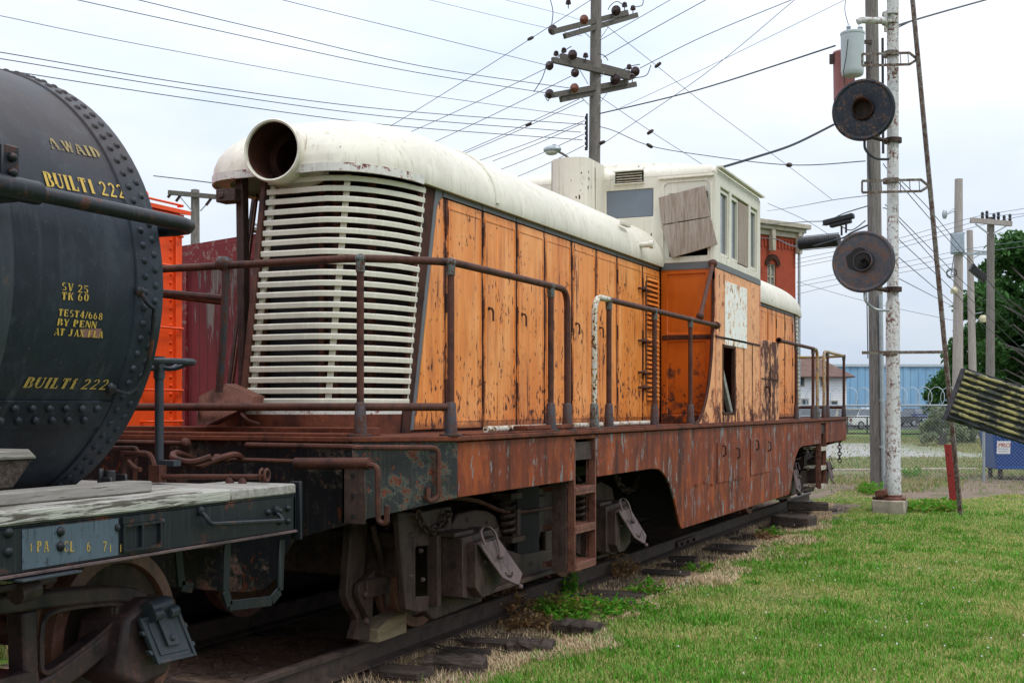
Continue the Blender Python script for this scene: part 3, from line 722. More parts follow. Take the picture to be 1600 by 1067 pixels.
# frame bead round the front door opening, gutter, vent
bd = MB()
bd.tube(fillet([(.95,CY0-.004,3.22),(.95,CY0-.004,4.12),(1.50,CY0-.004,4.12),(1.50,CY0-.004,3.22)],.08),.011,6)
bd.build('door_bead', M['cream'], loco); MB().box((.90,CY0-.03,4.155),(1.54,CY0,4.175)).build('drip_strip', M['cream'], loco, bevel=.004)
vt = MB(); y = CY0
for k in range(4): vt.add([(.40,y,4.155+k*.03),(.70,y,4.155+k*.03),(.70,y-.04,4.16+k*.03),(.40,y-.04,4.16+k*.03),(.70,y-.002,4.172+k*.03),(.40,y-.002,4.172+k*.03)],[(0,1,2,3),(3,2,4,5),(0,3,5),(1,4,2)])
vt.box((.37,y-.05,4.275),(.73,y,4.285)).box((.37,y-.045,4.13),(.73,y,4.14)); VT = vt.build('cab_vent', M['cream'], loco); MB().box((.38,y-.004,4.14),(.72,y-.001,4.275)).build('vent_gap', M['dark'], VT)
# plywood boards over the broken door window
def board(pts, y, name='plywood_board'):
    q = [W(px,py,Y=y) for px,py in pts]; m = MB(); n = len(q)
    m.add([(p.x,y,p.z) for p in q]+[(p.x,y+.018,p.z) for p in q], [tuple(range(n)),tuple(range(2*n-1,n-1,-1))]+[(i,(i+1)%n,(i+1)%n+n,i+n) for i in range(n)])
    return m.build(name, M['ply'], loco, bevel=.002)
board([(1029,309),(1101,290),(1110,338),(1094,341),(1033,351)], CY0-.045)
board([(1033,353),(1096,342),(1110,339),(1121,382),(1088,392),(1049,403)], CY0-.050)
# cab side, upper
ysd = [CY0+.05,13.84,14.26,14.36,14.72,14.76,15.24,15.34,15.72,CY1-.002]; zsd = [3.205,3.29,4.07,4.21]
hole2 = lambda i,j: not (j == 1 and i in (1,3,4,5,7))
for sx in (1,-1):
    panel(ysd, zsd, hole2, -.05*1, lambda u,v,w,sx=sx: (HC+sx*(CW-HC-.0005+w), u, v)).build('cab_side', M['cream'], loco, bevel=.010, segs=2)
    wf = MB()
    for a, b in ((13.86,14.24),(14.38,14.72),(15.36,15.70)):
        for y in (a,b): wf.box((HC+sx*(1.515-HC)-.015,y-.018,3.31),(HC+sx*(1.515-HC)+.015,y+.018,4.05))
        for z in (3.32,4.04): wf.box((HC+sx*(1.515-HC)-.013,a,z-.018),(HC+sx*(1.515-HC)+.013,b,z+.018))
    wo = wf.build('window_frame', M['cream'], loco)
    for a, b in ((13.87,14.23),(14.39,14.72),(15.37,15.69)): MB().box((HC+sx*(1.50-HC)-.003,a,3.32),(HC+sx*(1.50-HC)+.003,b,4.04)).build('pane', M['glass_sky'], wo)
    MB().box((HC+sx*(1.525-HC)-.01,14.745,3.31),(HC+sx*(1.525-HC)+.01,15.235,4.05)).build('plywood_board', M['ply'], loco)
for sx in (1,-1):
    gt = MB().box((HC+sx*(1.575-HC)-.03,CY0+.06,4.255),(HC+sx*(1.575-HC)+.03,CY1,4.275)); MB().lathe([(.052,0),(.052,1.01)],(HC+sx*(CW-.05-HC),CY0+.05,3.205),(0,0,1),20).build('cab_corner', M['cream'], loco)
    gt.build('gutter', M['cream'], loco)
MB().box((-.9,14.2,1.47),(-.5,14.9,3.6)).build('control_stand', M['truck'], loco)
# cab roof
def rrect(wx, y0, y1, r, z, n=5):
    pts = []
    for cx, cy, a0 in ((wx-r,y1-r,0),(-wx+r,y1-r,90),(-wx+r,y0+r,180),(wx-r,y0+r,270)):
        for k in range(n+1):
            a = R(a0+90*k/n); pts.append((cx+r*math.cos(a), cy+r*math.sin(a), z))
    return pts
RWX = CW+.004-HC
rows = [rrect(RWX,CY0-.003,CY1+.003,.055,4.2)]
for k in range(1, 9):
    a = math.pi/2*k/8; i = 1-math.cos(a)
    rows.append(rrect(RWX-i*.16, CY0-.003+i*.15, CY1+.003-i*.15, .055+i*.09, 4.2+.12*math.sin(a)))
for i, z in ((.45,4.375),(.85,4.405),(1.2,4.42)): rows.append(rrect(RWX-i, CY0+.19+i*.03, CY1-.19-i*.03, .14, z))
MB().loft([[(x+HC,y,z) for x,y,z in r] for r in rows]).build('cab_roof', M['cream'], loco, smooth=50)
# cab lower front (deep orange) with two framed panels
fl_ = panel([.9+.02,1.00,1.44,CW], [DZ,1.50,2.32,2.42,3.08,3.20], lambda i,j: not (i == 1 and j in (1,3)), .05, mp_front(CY0))
fl_.build('cab_lower_front', M['orange_deep'], loco, bevel=.006)
for z0, z1 in ((1.50,2.32),(2.42,3.08)): MB().box((.995,CY0+.016,z0-.005),(1.445,CY0+.04,z1+.005)).build('door_panel', M['orange_deep'], loco)
MB().box((.94,CY0-.012,2.345),(1.52,CY0-.001,2.395)).build('door_rail', M['seam'], loco, bevel=.003)
MB().box((.93,CY0-.010,3.13),(CW,CY0-.002,3.20)).build('cab_stripe', M['stripe'], loco)
for a_, b_ in (((CL,CY0,DZ),(2*HC-.92,CY0+.05,3.2)),((CL,CY1-.05,DZ),(2*HC-.92,CY1,3.2)),((.92,CY1-.05,DZ),(CW,CY1,3.2))): MB().box(a_,b_).build('cab_lower_wall', M['orange_deep'], loco)
# cab lower side with the broken-out hatch and a curved gusset towards the walkway
ys3 = [CY0,13.92,14.50,15.86]; zs3 = [DZ,1.50,2.30,3.14]
sidepan = panel(ys3, zs3, lambda i,j: not (i == 1 and j == 1), -.04, lambda u,v,w: (CW-.0005+w, u, v))
gus = [(CY0-.002,2.62),(CY0-.002,DZ),(12.86,DZ)] + [(13.56-.70*math.cos(R(a))*1.0+.0, 1.41+1.21*(1-math.sin(R(90-a)))**1.0) for a in ()]
for k in range(1, 9):
    t = k/9; gus.append((12.86+.70*(1-(1-t)**1.9), DZ+1.18*t**1.55))
sidepan.prism(gus, 'x', CW-.035, CW-.005)
sidepan.build('cab_lower_side', M['orange_pale'], loco, bevel=.004)
ge = MB().tube([(CW-.02,y-.01,z) for y,z in [(12.84,DZ)]+gus[3:]+[(CY0-.012,2.62),(CY0-.012,3.0)]],.018,6).build('gusset_edge', M['seam'], loco)
MB().box((CL,12.9,DZ),(CL+.04,15.86,3.2)).build('cab_lower_side', M['orange_pale'], loco)
MB().box((CW-.004,CY0+.02,3.142),(CW+.008,15.86,3.20)).build('cab_stripe', M['stripe'], loco)
sd_ = MB()
for y in (14.52,14.95,15.40): sd_.box((CW-.002,y,DZ+.01),(CW+.006,y+.014,2.36))
sd_.box((CW-.002,CY0,2.36),(CW+.007,15.86,2.385)); sd_.build('side_seam', M['seam'], loco)
MB().box((CW+.001,14.02,2.30),(CW+.007,15.1,3.03)).build('number_panel', paint_mat('white_flaking_patch', (.82,.80,.74), rust=.50, scale=1.5, streak=.7, spots=.6, dirt=.05, vary=.05, under=(.09,.028,.012), under2=(.3,.1,.03), primer=(.75,.45,.25)), loco)
fr = MB()
for y in (13.935,14.485): fr.box((CW-.03,y-.016,1.505),(CW+.008,y+.016,2.295))
fr.box((CW-.03,13.93,1.505),(CW+.008,14.49,1.53)).box((CW-.03,13.93,2.27),(CW+.008,14.49,2.295)).build('hatch_frame', M['seam'], loco)
MB().bar((CW-.06,14.0,2.1),(CW-.03,14.40,1.52),.05,.07).bar((CW-.10,13.97,1.9),(CW-.05,14.1,1.52),.04,.05).build('loose_batten', M['wood_grey'], loco, bevel=.003)
MB().box((CL+.06,13.7,1.42),(1.0,15.8,1.46)).box((.6,13.7,1.46),(.62,15.8,3.15)).build('cab_floor', M['dark'], loco)
# locker beside the rear walkway
lk = MB().box((.93,15.90,DZ),(1.545,17.05,2.46)).build('side_locker', paint_mat('locker_paint', (.80,.35,.14), rust=.72, scale=.8, streak=.7, spots=.8, under=(.06,.018,.012), under2=(.11,.035,.02)), loco, bevel=.006)
MB().box((1.547,16.45,DZ+.03),(1.556,16.462,2.42)).box((1.547,15.95,1.95),(1.556,16.95,1.965)).tube(fillet([(1.55,16.2,1.85),(1.60,16.2,1.85),(1.60,16.24,1.72)],.02),.012,6).build('locker_trim', M['seam'], lk)

# --- handrails
RZ, LZ, RX = 2.49, 1.585, 1.575
def post(x, y, mat, top=RZ, parent=loco):
    p = MB().cyl((x,y,DZ+.1),(x,y,top),.023,10).build('handrail_post', mat, parent)
    MB().lathe([(.075,0),(.075,.012),(.042,.016),(.033,.20),(.026,.21)], (x,y,DZ), (0,0,1), 12).build('post_socket', M['socket'], p)
    MB().ball((x,y,top-.004),.034,8,(1,1,.95)).cyl((x,y,top-.085),(x,y,top-.02),.029,10).build('rail_fitting', M['fitting'], p)
def rails(flip):
    fl = my if flip else (lambda m: m); Y = (lambda y: 2*LC-y) if flip else (lambda y: y)
    end1 = [(RX,8.99,RZ),(RX,8.99,DZ+.1)]
    a = MB().tube(fillet([(-RX,8.9,RZ),(-RX,6.98,RZ),(-1.16,6.58,RZ),(1.16,6.58,RZ),(RX,6.98,RZ)]+end1,.14,5),.025,10)
    fl(a).build('handrail', M['pipe'] if not flip else M['pipe_yellow'], loco)
    b = MB().tube(fillet([(-1.16,6.58,LZ),(1.16,6.58,LZ),(RX,6.98,LZ)],.08,4),.025,10)
    fl(b).build('lower_rail', M['pipe'], loco)
    for x, y in ((1.16,6.58),(RX,6.98),(RX,8.65)): post(x, Y(y), M['pipe'])
    post(-RX, Y(6.98), M['pipe']); post(-1.16, Y(6.58), M['pipe'])
    MB().lathe([(.075,0),(.075,.012),(.042,.016),(.033,.20),(.026,.21)], (RX,Y(8.99),DZ), (0,0,1), 12).build('post_socket', M['socket'], loco)
    ye = 13.58 if not flip else 2*LC-16.88
    c = MB().tube(fillet([(RX,9.6,DZ+.1),(RX,9.6,RZ),(RX,9.95,RZ)],.16,6),.0255,10)
    fl(c).build('handrail', M['pipe_white'] if not flip else M['pipe_yellow'], loco)
    fl(MB().tube([(RX,9.95,RZ),(RX,ye,RZ)],.025,10).cyl((RX,ye-.05,RZ),(RX,ye,RZ),.042,10)).build('handrail', M['pipe'], loco)
    MB().lathe([(.075,0),(.075,.012),(.042,.016),(.033,.20),(.026,.21)], (RX,Y(9.6),DZ), (0,0,1), 12).build('post_socket', M['fitting'], loco)
    for y in ((9.96,11.25,12.49) if not flip else (9.96,11.3)): post(RX, Y(y), M['pipe'])
rails(False); rails(True)
bp = MB().tube([W(354,415,Y=6.58), W(351,480,Y=6.6), W(348,540,Y=6.63), W(342,612,Y=6.68)], .024, 8).ball(W(350,412,Y=6.58),.05,6,(1.3,1,1))
bp.build('bent_post', M['socket'], loco)
MB().tube([W(200,452,Y=6.62), W(348,466,Y=6.62)], .022, 8).build('broken_rail', M['pipe'], loco)
br2 = MB(); a, b = W(1114,412,X=1.54), W(1094,494,X=1.575)
br2.tube([a,b], .024, 8).ball(a,.05).ball(b,.045).cyl(a,a+Vector((-.05,.1,.02)),.04,8); br2.build('rail_brace', M['pipe'], loco)
# bent rusty cowl lying against the nose
cw = [W(px,py,Y=y) for px,py,y in ((311,619,6.62),(352,599,6.75),(397,619,6.72),(393,632,6.66),(323,664,6.60),(308,662,6.60))]
bk = [p+Vector((-.03,.16,.0)) for p in cw]; n = 6
MB().add(cw+bk, [tuple(range(n))]+[(i,i+n,(i+1)%n+n,(i+1)%n) for i in range(n)]).build('bent_cowl', M['step'], loco, smooth=20)
MB().tube(smooth_path([W(372,640,Y=6.7),W(385,655,Y=6.62),W(405,662,Y=6.62)],4),.012,6).build('cowl_bracket', M['pipe'], loco)

# --- ladders
def ladder(flip):
    fl = my if flip else (lambda m: m)
    s = MB()
    for y in (9.03,9.50): s.box((DX-.06,y,.31),(DX+.0,y+.022,1.33))
    s.box((DX-.085,9.505,.33),(DX-.062,9.52,1.34))
    st = fl(s).build('ladder', M['step'], loco, bevel=.003)
    fl(MB().box((1.44,9.005,.31),(DX-.062,9.025,1.33))).build('ladder_side_plate', M['truck'], st)
    for z in (.96,.66,.37,.18):
        if z > .2: fl(MB().box((1.34,9.055,z-.035),(DX+.005,9.495,z)).box((DX-.012,9.055,z-.06),(DX+.004,9.495,z-.035))).build('step', M['step'] if not flip else M['pipe_white'], st, bevel=.003)
    fl(MB().box((1.1,9.05,.3),(1.13,9.5,1.33))).build('ladder_back', M['dark'], st)
ladder(False); ladder(True)
lb_ = MB().box((1.30,9.06,1.17),(DX-.03,9.49,1.31)); lb_.build('ladder_head', M['truck'], loco); my(lb_).build('ladder_head', M['truck'], loco)

# --- trucks
def wheelset(y, parent, fl=lambda m: m, r=.42):
    zc = r
    for sx in (1,-1):
        x0 = sx*.68
        prof = [(.10,-.02*sx),(.14,-.01*sx),(.30,.02*sx),(r-.07,.02*sx),(r-.06,0),(r+.028,0),(r+.026,.028*sx),(r+.003,.04*sx),(r-.003,.135*sx),(r-.07,.14*sx),(r-.075,.10*sx),(.16,.07*sx),(.13,.12*sx),(.01,.12*sx)]
        fl(MB().lathe(prof, (x0,y,zc), (1,0,0), 48, cap=False)).build('wheel', M['wheel'], parent, smooth=30)
        fl(MB().lathe([(r-.078,.112*sx),(r-.082,.106*sx),(.17,.076*sx),(.14,.126*sx),(.01,.128*sx)], (x0,y,zc), (1,0,0), 40, cap=False)).build('wheel_web', M['truck'], parent)
    fl(MB().cyl((-.72,y,zc),(.72,y,zc),.085,14)).build('axle', M['wheel'], parent)
def pp_(pts, X, s0=0): return [SZ(a,b,X) for a,b in pts]
def truck(flip):
    fl = my if flip else (lambda m: m)
    X = 1.16
    fr = MB()
    L_ = pp_([(622,800),(634,952),(652,957),(650,932),(650,857),(652,854),(652,800)], X)
    fr.prism(L_, 'x', X-.05, X)
    fr.prism(pp_([(652.2,800),(652.2,853.8),(673,852),(676,858),(676,930),(650.2,932.2),(652.2,957),(667,955),(670,963),(679,968),(754,939),(755,926),(706,934),(706,790)], X), 'x', X-.05, X)
    fr.prism(pp_([(706.3,850),(706.3,820),(716,802),(745,796),(762,798),(775,806),(793,858),(815,866),(895,852),(898,890),(862,897),(757,925),(754,926),(706.3,933)], X), 'x', X-.05, X)
    fr.prism(pp_([(790,770),(905,752),(906,848),(815,862),(795,855)], X-.12), 'x', X-.18, X-.12)
    m2 = MB()
    m2.prism([(10.3,1.0),(10.45,.62),(10.3,.30),(10.55,.22),(11.4,.22),(11.5,.30),(11.35,.62),(11.25,.82),(10.95,.90),(10.6,.86)], 'x', X-.05, X)
    m2.prism([(9.6,.30),(9.6,.55),(10.35,.60),(10.35,.34)], 'x', X-.05, X-.01)
    fr.merge(m2)
    T = fl(fr).build('truck_frame', M['truck'], loco, bevel=.012, segs=2)
    for px, py in ((641,835),(641,900),(660,905),(657,860),(690,800),(690,850),(690,910),(730,812),(760,815),(775,845),(800,878),(830,880),(850,878),(745,935),(700,948)):
        y, z = SZ(px,py,X); fl(MB().dome((X,y,z),(1,0,0),.017,.02,6)).build('bolt', M['truck_lid'], T)
    fl(MB().tube(smooth_path([(X+.03,)+SZ(a,b,X) for a,b in ((640,790),(690,778),(740,782),(790,800),(860,792))],3),.016,6)).build('brake_pipe', M['pipe'], T)
    fl(MB().bar((X+.06,8.0,.235),(X+.06,10.9,.235),.05,.035)).build('equalizer_bar', M['truck'], T, bevel=.006)
    fl(mx(fr)).build('truck_frame', M['truck'], loco)
    for a_, b_ in (((-1.1,9.2,.5),(1.1,9.7,.85)),((-1.0,7.3,.45),(1.0,7.4,.75)),((-1.0,11.6,.45),(1.0,11.7,.75))): fl(MB().box(a_,b_)).build('bolster', M['truck'], loco, bevel=.01)
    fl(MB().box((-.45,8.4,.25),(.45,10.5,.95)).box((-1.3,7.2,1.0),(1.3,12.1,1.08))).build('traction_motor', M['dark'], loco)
    for yy in (8.0,10.9): wheelset(yy, loco, fl)
    for k, y in enumerate((7.95,10.86)):
        jb = MB()
        jb.prism([(y-.36,.30),(y-.36,.70),(y+.22,.72),(y+.22,.34),(y+.10,.27),(y-.15,.25)], 'x', X-.02, X+.20)
        jb.prism([(y-.30,.36),(y-.30,.66),(y+.05,.68),(y+.12,.34),(y-.05,.28),(y-.2,.28)], 'x', X+.19, X+.27)
        jb.box((X-.02,y-.46,.24),(X+.06,y-.40,.72)).box((X-.02,y-.40,.26),(X+.03,y-.37,.72)).box((X,y-.40,.705),(X+.16,y-.1,.735))
        jb.dome((X+.27,y-.16,.52),(1,0,0),.024,.03)
        J = fl(jb).build('journal_box', M['truck'], loco, bevel=.012, segs=2)
        ld = MB(); off = y-7.95; dx = X+.28
        lp_ = [SZ(a,b,1.44) for a,b in ((745,849),(776,842),(795,894),(785,912),(779,910),(764,901))]
        lp_ = [(a+off,b) for a,b in lp_]
        zt = max(b for a,b in lp_)
        vs = [(dx+.02+(zt-b)*.34,a,b) for a,b in lp_]; vs2 = [(x-.02,a,b) for x,a,b in vs]; nn = len(vs)
        ld.add(vs+vs2, [tuple(range(nn)),tuple(range(2*nn-1,nn-1,-1))]+[(i,(i+1)%nn,(i+1)%nn+nn,i+nn) for i in range(nn)])
        sp = [SZ(a,b,1.46) for a,b in ((751,850),(750,832),(757,823),(766,824),(771,834),(771,858),(769,866))]
        sp = [Vector((dx+.035+(zt-b)*.30,a+off,b)) for a,b in sp]
        LD = fl(ld).build('axle_lid', M['truck_lid'], J, bevel=.004)
        st = MB(); sp = smooth_path(sp, 3)
        st.loft([[p+Vector((.02,-.012,0)),p+Vector((.02,.012,0)),p+Vector((.008,.012,0)),p+Vector((.008,-.012,0))] for p in sp])
        q = sp[-1]; st.ball(q+Vector((.02,0,-.01)),.022); q = Vector(vs[3]); st.ball(q+Vector((.01,0,-.01)),.018)
        fl(st).build('lid_strap', M['truck_lid'], LD)
        em = MB()                                   # raised maker's arc on the lid, worn past reading
        cy, cz = sum(a for a,b in lp_)/nn, sum(b for a,b in lp_)/nn
        for j in range(9):
            aa = R(215+j*12.5); yy_, zz_ = cy+.075*math.cos(aa)+.01, cz+.01+.075*math.sin(aa)
            em.obox((dx+.022+(zt-zz_)*.34,yy_,zz_), ((1,0,.34),(0,math.cos(aa),math.sin(aa)),(0,-math.sin(aa),math.cos(aa))), (.003,.011 if j%2 else .007,.004))
        fl(em).build('raised_mark', M['truck'], LD)
    for yc in (8.72,10.25):
        cs = MB()                                   # coil springs
        cs.tube([(X+.02+.062*math.cos(t*.7),yc+.062*math.sin(t*.7),.60+.0062*t) for t in range(46)], .015, 6)
        cs.box((X-.06,yc-.11,.56),(X+.12,yc+.14,.60)).box((X-.06,yc-.09,.885),(X+.10,yc+.12,.93)).box((X-.02,yc+.075,.60),(X+.08,yc+.14,.80))
        fl(cs).build('coil_spring', M['truck'], loco)
    bk = MB()                                       # brake hanger in front of the first wheel, sand pipe and bracket
    h = pp_([(549,815),(541,929),(546,945),(560,968),(552,998),(577,1001),(580,970),(570,950),(566,925),(576,815)], .86)
    bk.prism(h, 'x', .80, .86)
    bk.prism(pp_([(589,888),(563,914),(562,930),(566,940),(581,972),(584,968)], .92), 'x', .87, .91)
    for a, b in ((571,928),(573,970)): 
        y, z = SZ(a,b,.92); bk.dome((.91,y,z),(1,0,0),.03,.03)
    bk.tube(smooth_path([Vector((.9,)+SZ(582,820,.9)),Vector((.9,)+SZ(594,868,.9)),Vector((.9,)+SZ(600,905,.9)),Vector((.9,)+SZ(605,945,.9))],4),.025,8)
    y0, z0 = SZ(588,912,1.0); bk.box((.90,y0,z0-.10),(.93,y0+.32,z0+.02))
    fl(bk).build('brake_rigging', M['truck'], loco, bevel=.005)
    for base_, X_ in (([(652,800),(660,818),(675,828),(692,822),(700,800)],1.2),([(962,742),(968,756),(980,766),(992,760),(998,738)],1.2)):
        ch = MB(); pts = smooth_path([Vector((X_,)+SZ(a,b,X_)) for a,b in base_], 3)
        for i in range(len(pts)-1):
            a, b = pts[i], pts[i+1]; d = (b-a).normalized(); u = Vector((1,0,0)) if i%2 else d.cross(Vector((1,0,0))).normalized(); c_ = (a+b)/2; l = (b-a).length*.75
            ch.tube([c_+d*l*math.cos(t)+u*.028*math.sin(t) for t in [2*math.pi*k/10 for k in range(10)]], .010, 5, closed=True)
        fl(ch).build('safety_chain', M['truck'], loco)
truck(False); truck(True)
# pipes, tank and clutter under the frame
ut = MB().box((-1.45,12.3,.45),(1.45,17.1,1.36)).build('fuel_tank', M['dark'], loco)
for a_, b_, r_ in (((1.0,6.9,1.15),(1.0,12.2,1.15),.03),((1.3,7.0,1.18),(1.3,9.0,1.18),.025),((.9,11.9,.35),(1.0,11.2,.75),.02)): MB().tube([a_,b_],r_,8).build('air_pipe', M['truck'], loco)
MB().box((-1.5,6.75,-.15),(-1.25,12.6,1.3)).build('dark_filler', M['dark'], loco)  # added dark filler, stands in for the darkness under the far side
rc_ = MB()
for i in range(7): 
    c_ = Vector((1.45,22.75,1.0-i*.06)); rc_.tube([c_+Vector((.0,.03*math.sin(t),.04*math.cos(t))) if i%2 else c_+Vector((.03*math.sin(t),0,.04*math.cos(t))) for t in [2*math.pi*k/10 for k in range(10)]],.010,5,closed=True)
rc_.tube(smooth_path([(1.45,22.45,1.02),(1.45,22.65,.98),(1.45,22.8,1.03),(1.45,22.95,1.06)],3),.02,6)
rc_.build('safety_chain', M['truck'], loco)
# ------------------------------------------------------------------ tank car
tank = thing('tank_car', 'black riveted tank car with yellow stencilled lettering and peeling wooden deck', 'rail car', (0, 0.5, 0))
TR, TZ, TE = 1.116, 2.16, 4.80                        # shell radius, axis height, end rim
def cylp(s, a, r=TR): return Vector((r*math.cos(a), s, TZ+r*math.sin(a)))
TRN = [(.0,TE+.28),(.5,TE+.26),(.85,TE+.18),(1.05,TE+.06),(TR-.03,TE-.02),(TR,TE-.02)]
def shell():
    m = MB(); rows = []
    for r, y in [(TR,-5.0),(TR,TE-.16),(TR,TE),(TR-.02,TE+.004),(TR-.03,TE-.03),(1.02,TE+.06),(.85,TE+.14),(.5,TE+.22),(.03,TE+.25)]:
        rows.append([Vector((r*math.cos(2*math.pi*k/96), y, TZ+r*math.sin(2*math.pi*k/96))) for k in range(96)])
    return m.loft(rows)
SH = shell().build('tank_shell', M['tank'], tank, smooth=30)
rv = MB()
for k in range(96):
    a = 2*math.pi*k/96
    for s, o in ((TE-.055,0),(TE-.125,math.pi/96)):
        p = cylp(s, a+o); rv.dome(p, p-Vector((0,s,TZ)), .021, .02, 8)
rim = rv.loft([[Vector(((TR+dr)*math.cos(2*math.pi*k/96), y, TZ+(TR+dr)*math.sin(2*math.pi*k/96))) for k in range(96)] for dr,y in ((.001,TE-.185),(.009,TE-.18),(.009,TE+.001),(.001,TE+.006))], True, False, False)
rim.build('end_band', M['tank'], SH)
def cyl_hit(px, py):
    dx, dy, dz = W(px,py,d=1.0)-Vector((CX,0,CH)); ox, oz = CX, CH-TZ
    A = dx*dx+dz*dz; B = 2*(ox*dx+oz*dz); C_ = ox*ox+oz*oz-TR*TR
    t = (-B-math.sqrt(max(0,B*B-4*A*C_)))/(2*A)
    return dy*t, math.atan2(oz+dz*t, ox+dx*t)
# lower lap seam with a double rivet row
s0, a0 = cyl_hit(190,626); s1, a1 = cyl_hit(60,626); a0 = (a0+a1)/2
sm = MB(); sm.loft([[cylp(s,a0+d/TR,TR+o) for d,o in ((.0,.001),(.0,.012),(-.14,.012),(-.145,.001))] for s in (-5,TE-.19)], True)
rv = sm
for i in range(50):
    for d, o in ((-.035,0),(-.095,.05)):
        s = TE-.27-i*.10-o
        p = cylp(s, a0+d/TR, TR+.011); rv.dome(p, p-Vector((0,s,TZ)), .021, .02, 7)
rv.build('lap_seam', M['tank'], SH)
# saddle strap, hand rail, its bracket, side grab iron
s, a = cyl_hit(18, 400)
sg = MB(); sg.loft([[cylp(s+d, ang, TR+o) for d,o in ((-.13,.001),(-.12,.014),(.0,.014),(.01,.001))] for ang in [R(x) for x in range(-60,95,3)]], True)
sg.build('saddle_strap', M['tank_strap'], tank)
HX = 1.27; hz = W(200,332,X=HX).z
hp = [(HX,-5,hz),(HX,4.76,hz)] + [(HX-.14+.14*math.cos(t), 4.76+.14*math.sin(t), hz) for t in (R(30),R(60),R(90))] + [(-1.1,4.90,hz)]
MB().tube(hp, .033, 12).build('handrail', M['car_sill'], tank)
q = W(22,296,X=HX); hb = MB().cyl((HX,q.y-.13,hz),(HX,q.y+.13,hz),.048,12).cyl((HX,q.y-.16,hz),(HX,q.y-.13,hz),.056,12)
hb.box((1.10,q.y-.06,hz-.05),(1.27,q.y+.03,hz+.17)); 
for dz in (.06,.12): hb.dome((1.27,q.y-.015,hz+dz),(1,0,0),.022,.025)
hb.build('rail_bracket', M['car_sill'], tank, bevel=.006)
ga = [cyl_hit(*p) for p in ((216,455),(219,476),(228,480),(224,540),(212,585),(192,610),(172,606))]
gm = MB().tube(fillet([cylp(s,a,TR+(.012 if i in (0,6) else .05)) for i,(s,a) in enumerate(ga)],.04,3), .011, 7)
for i in (0,6): 
    p = cylp(*ga[i]); gm.dome(p, p-Vector((0,p.y,TZ)), .03, .03)
gm.build('grab_iron', M['car_sill'], tank)
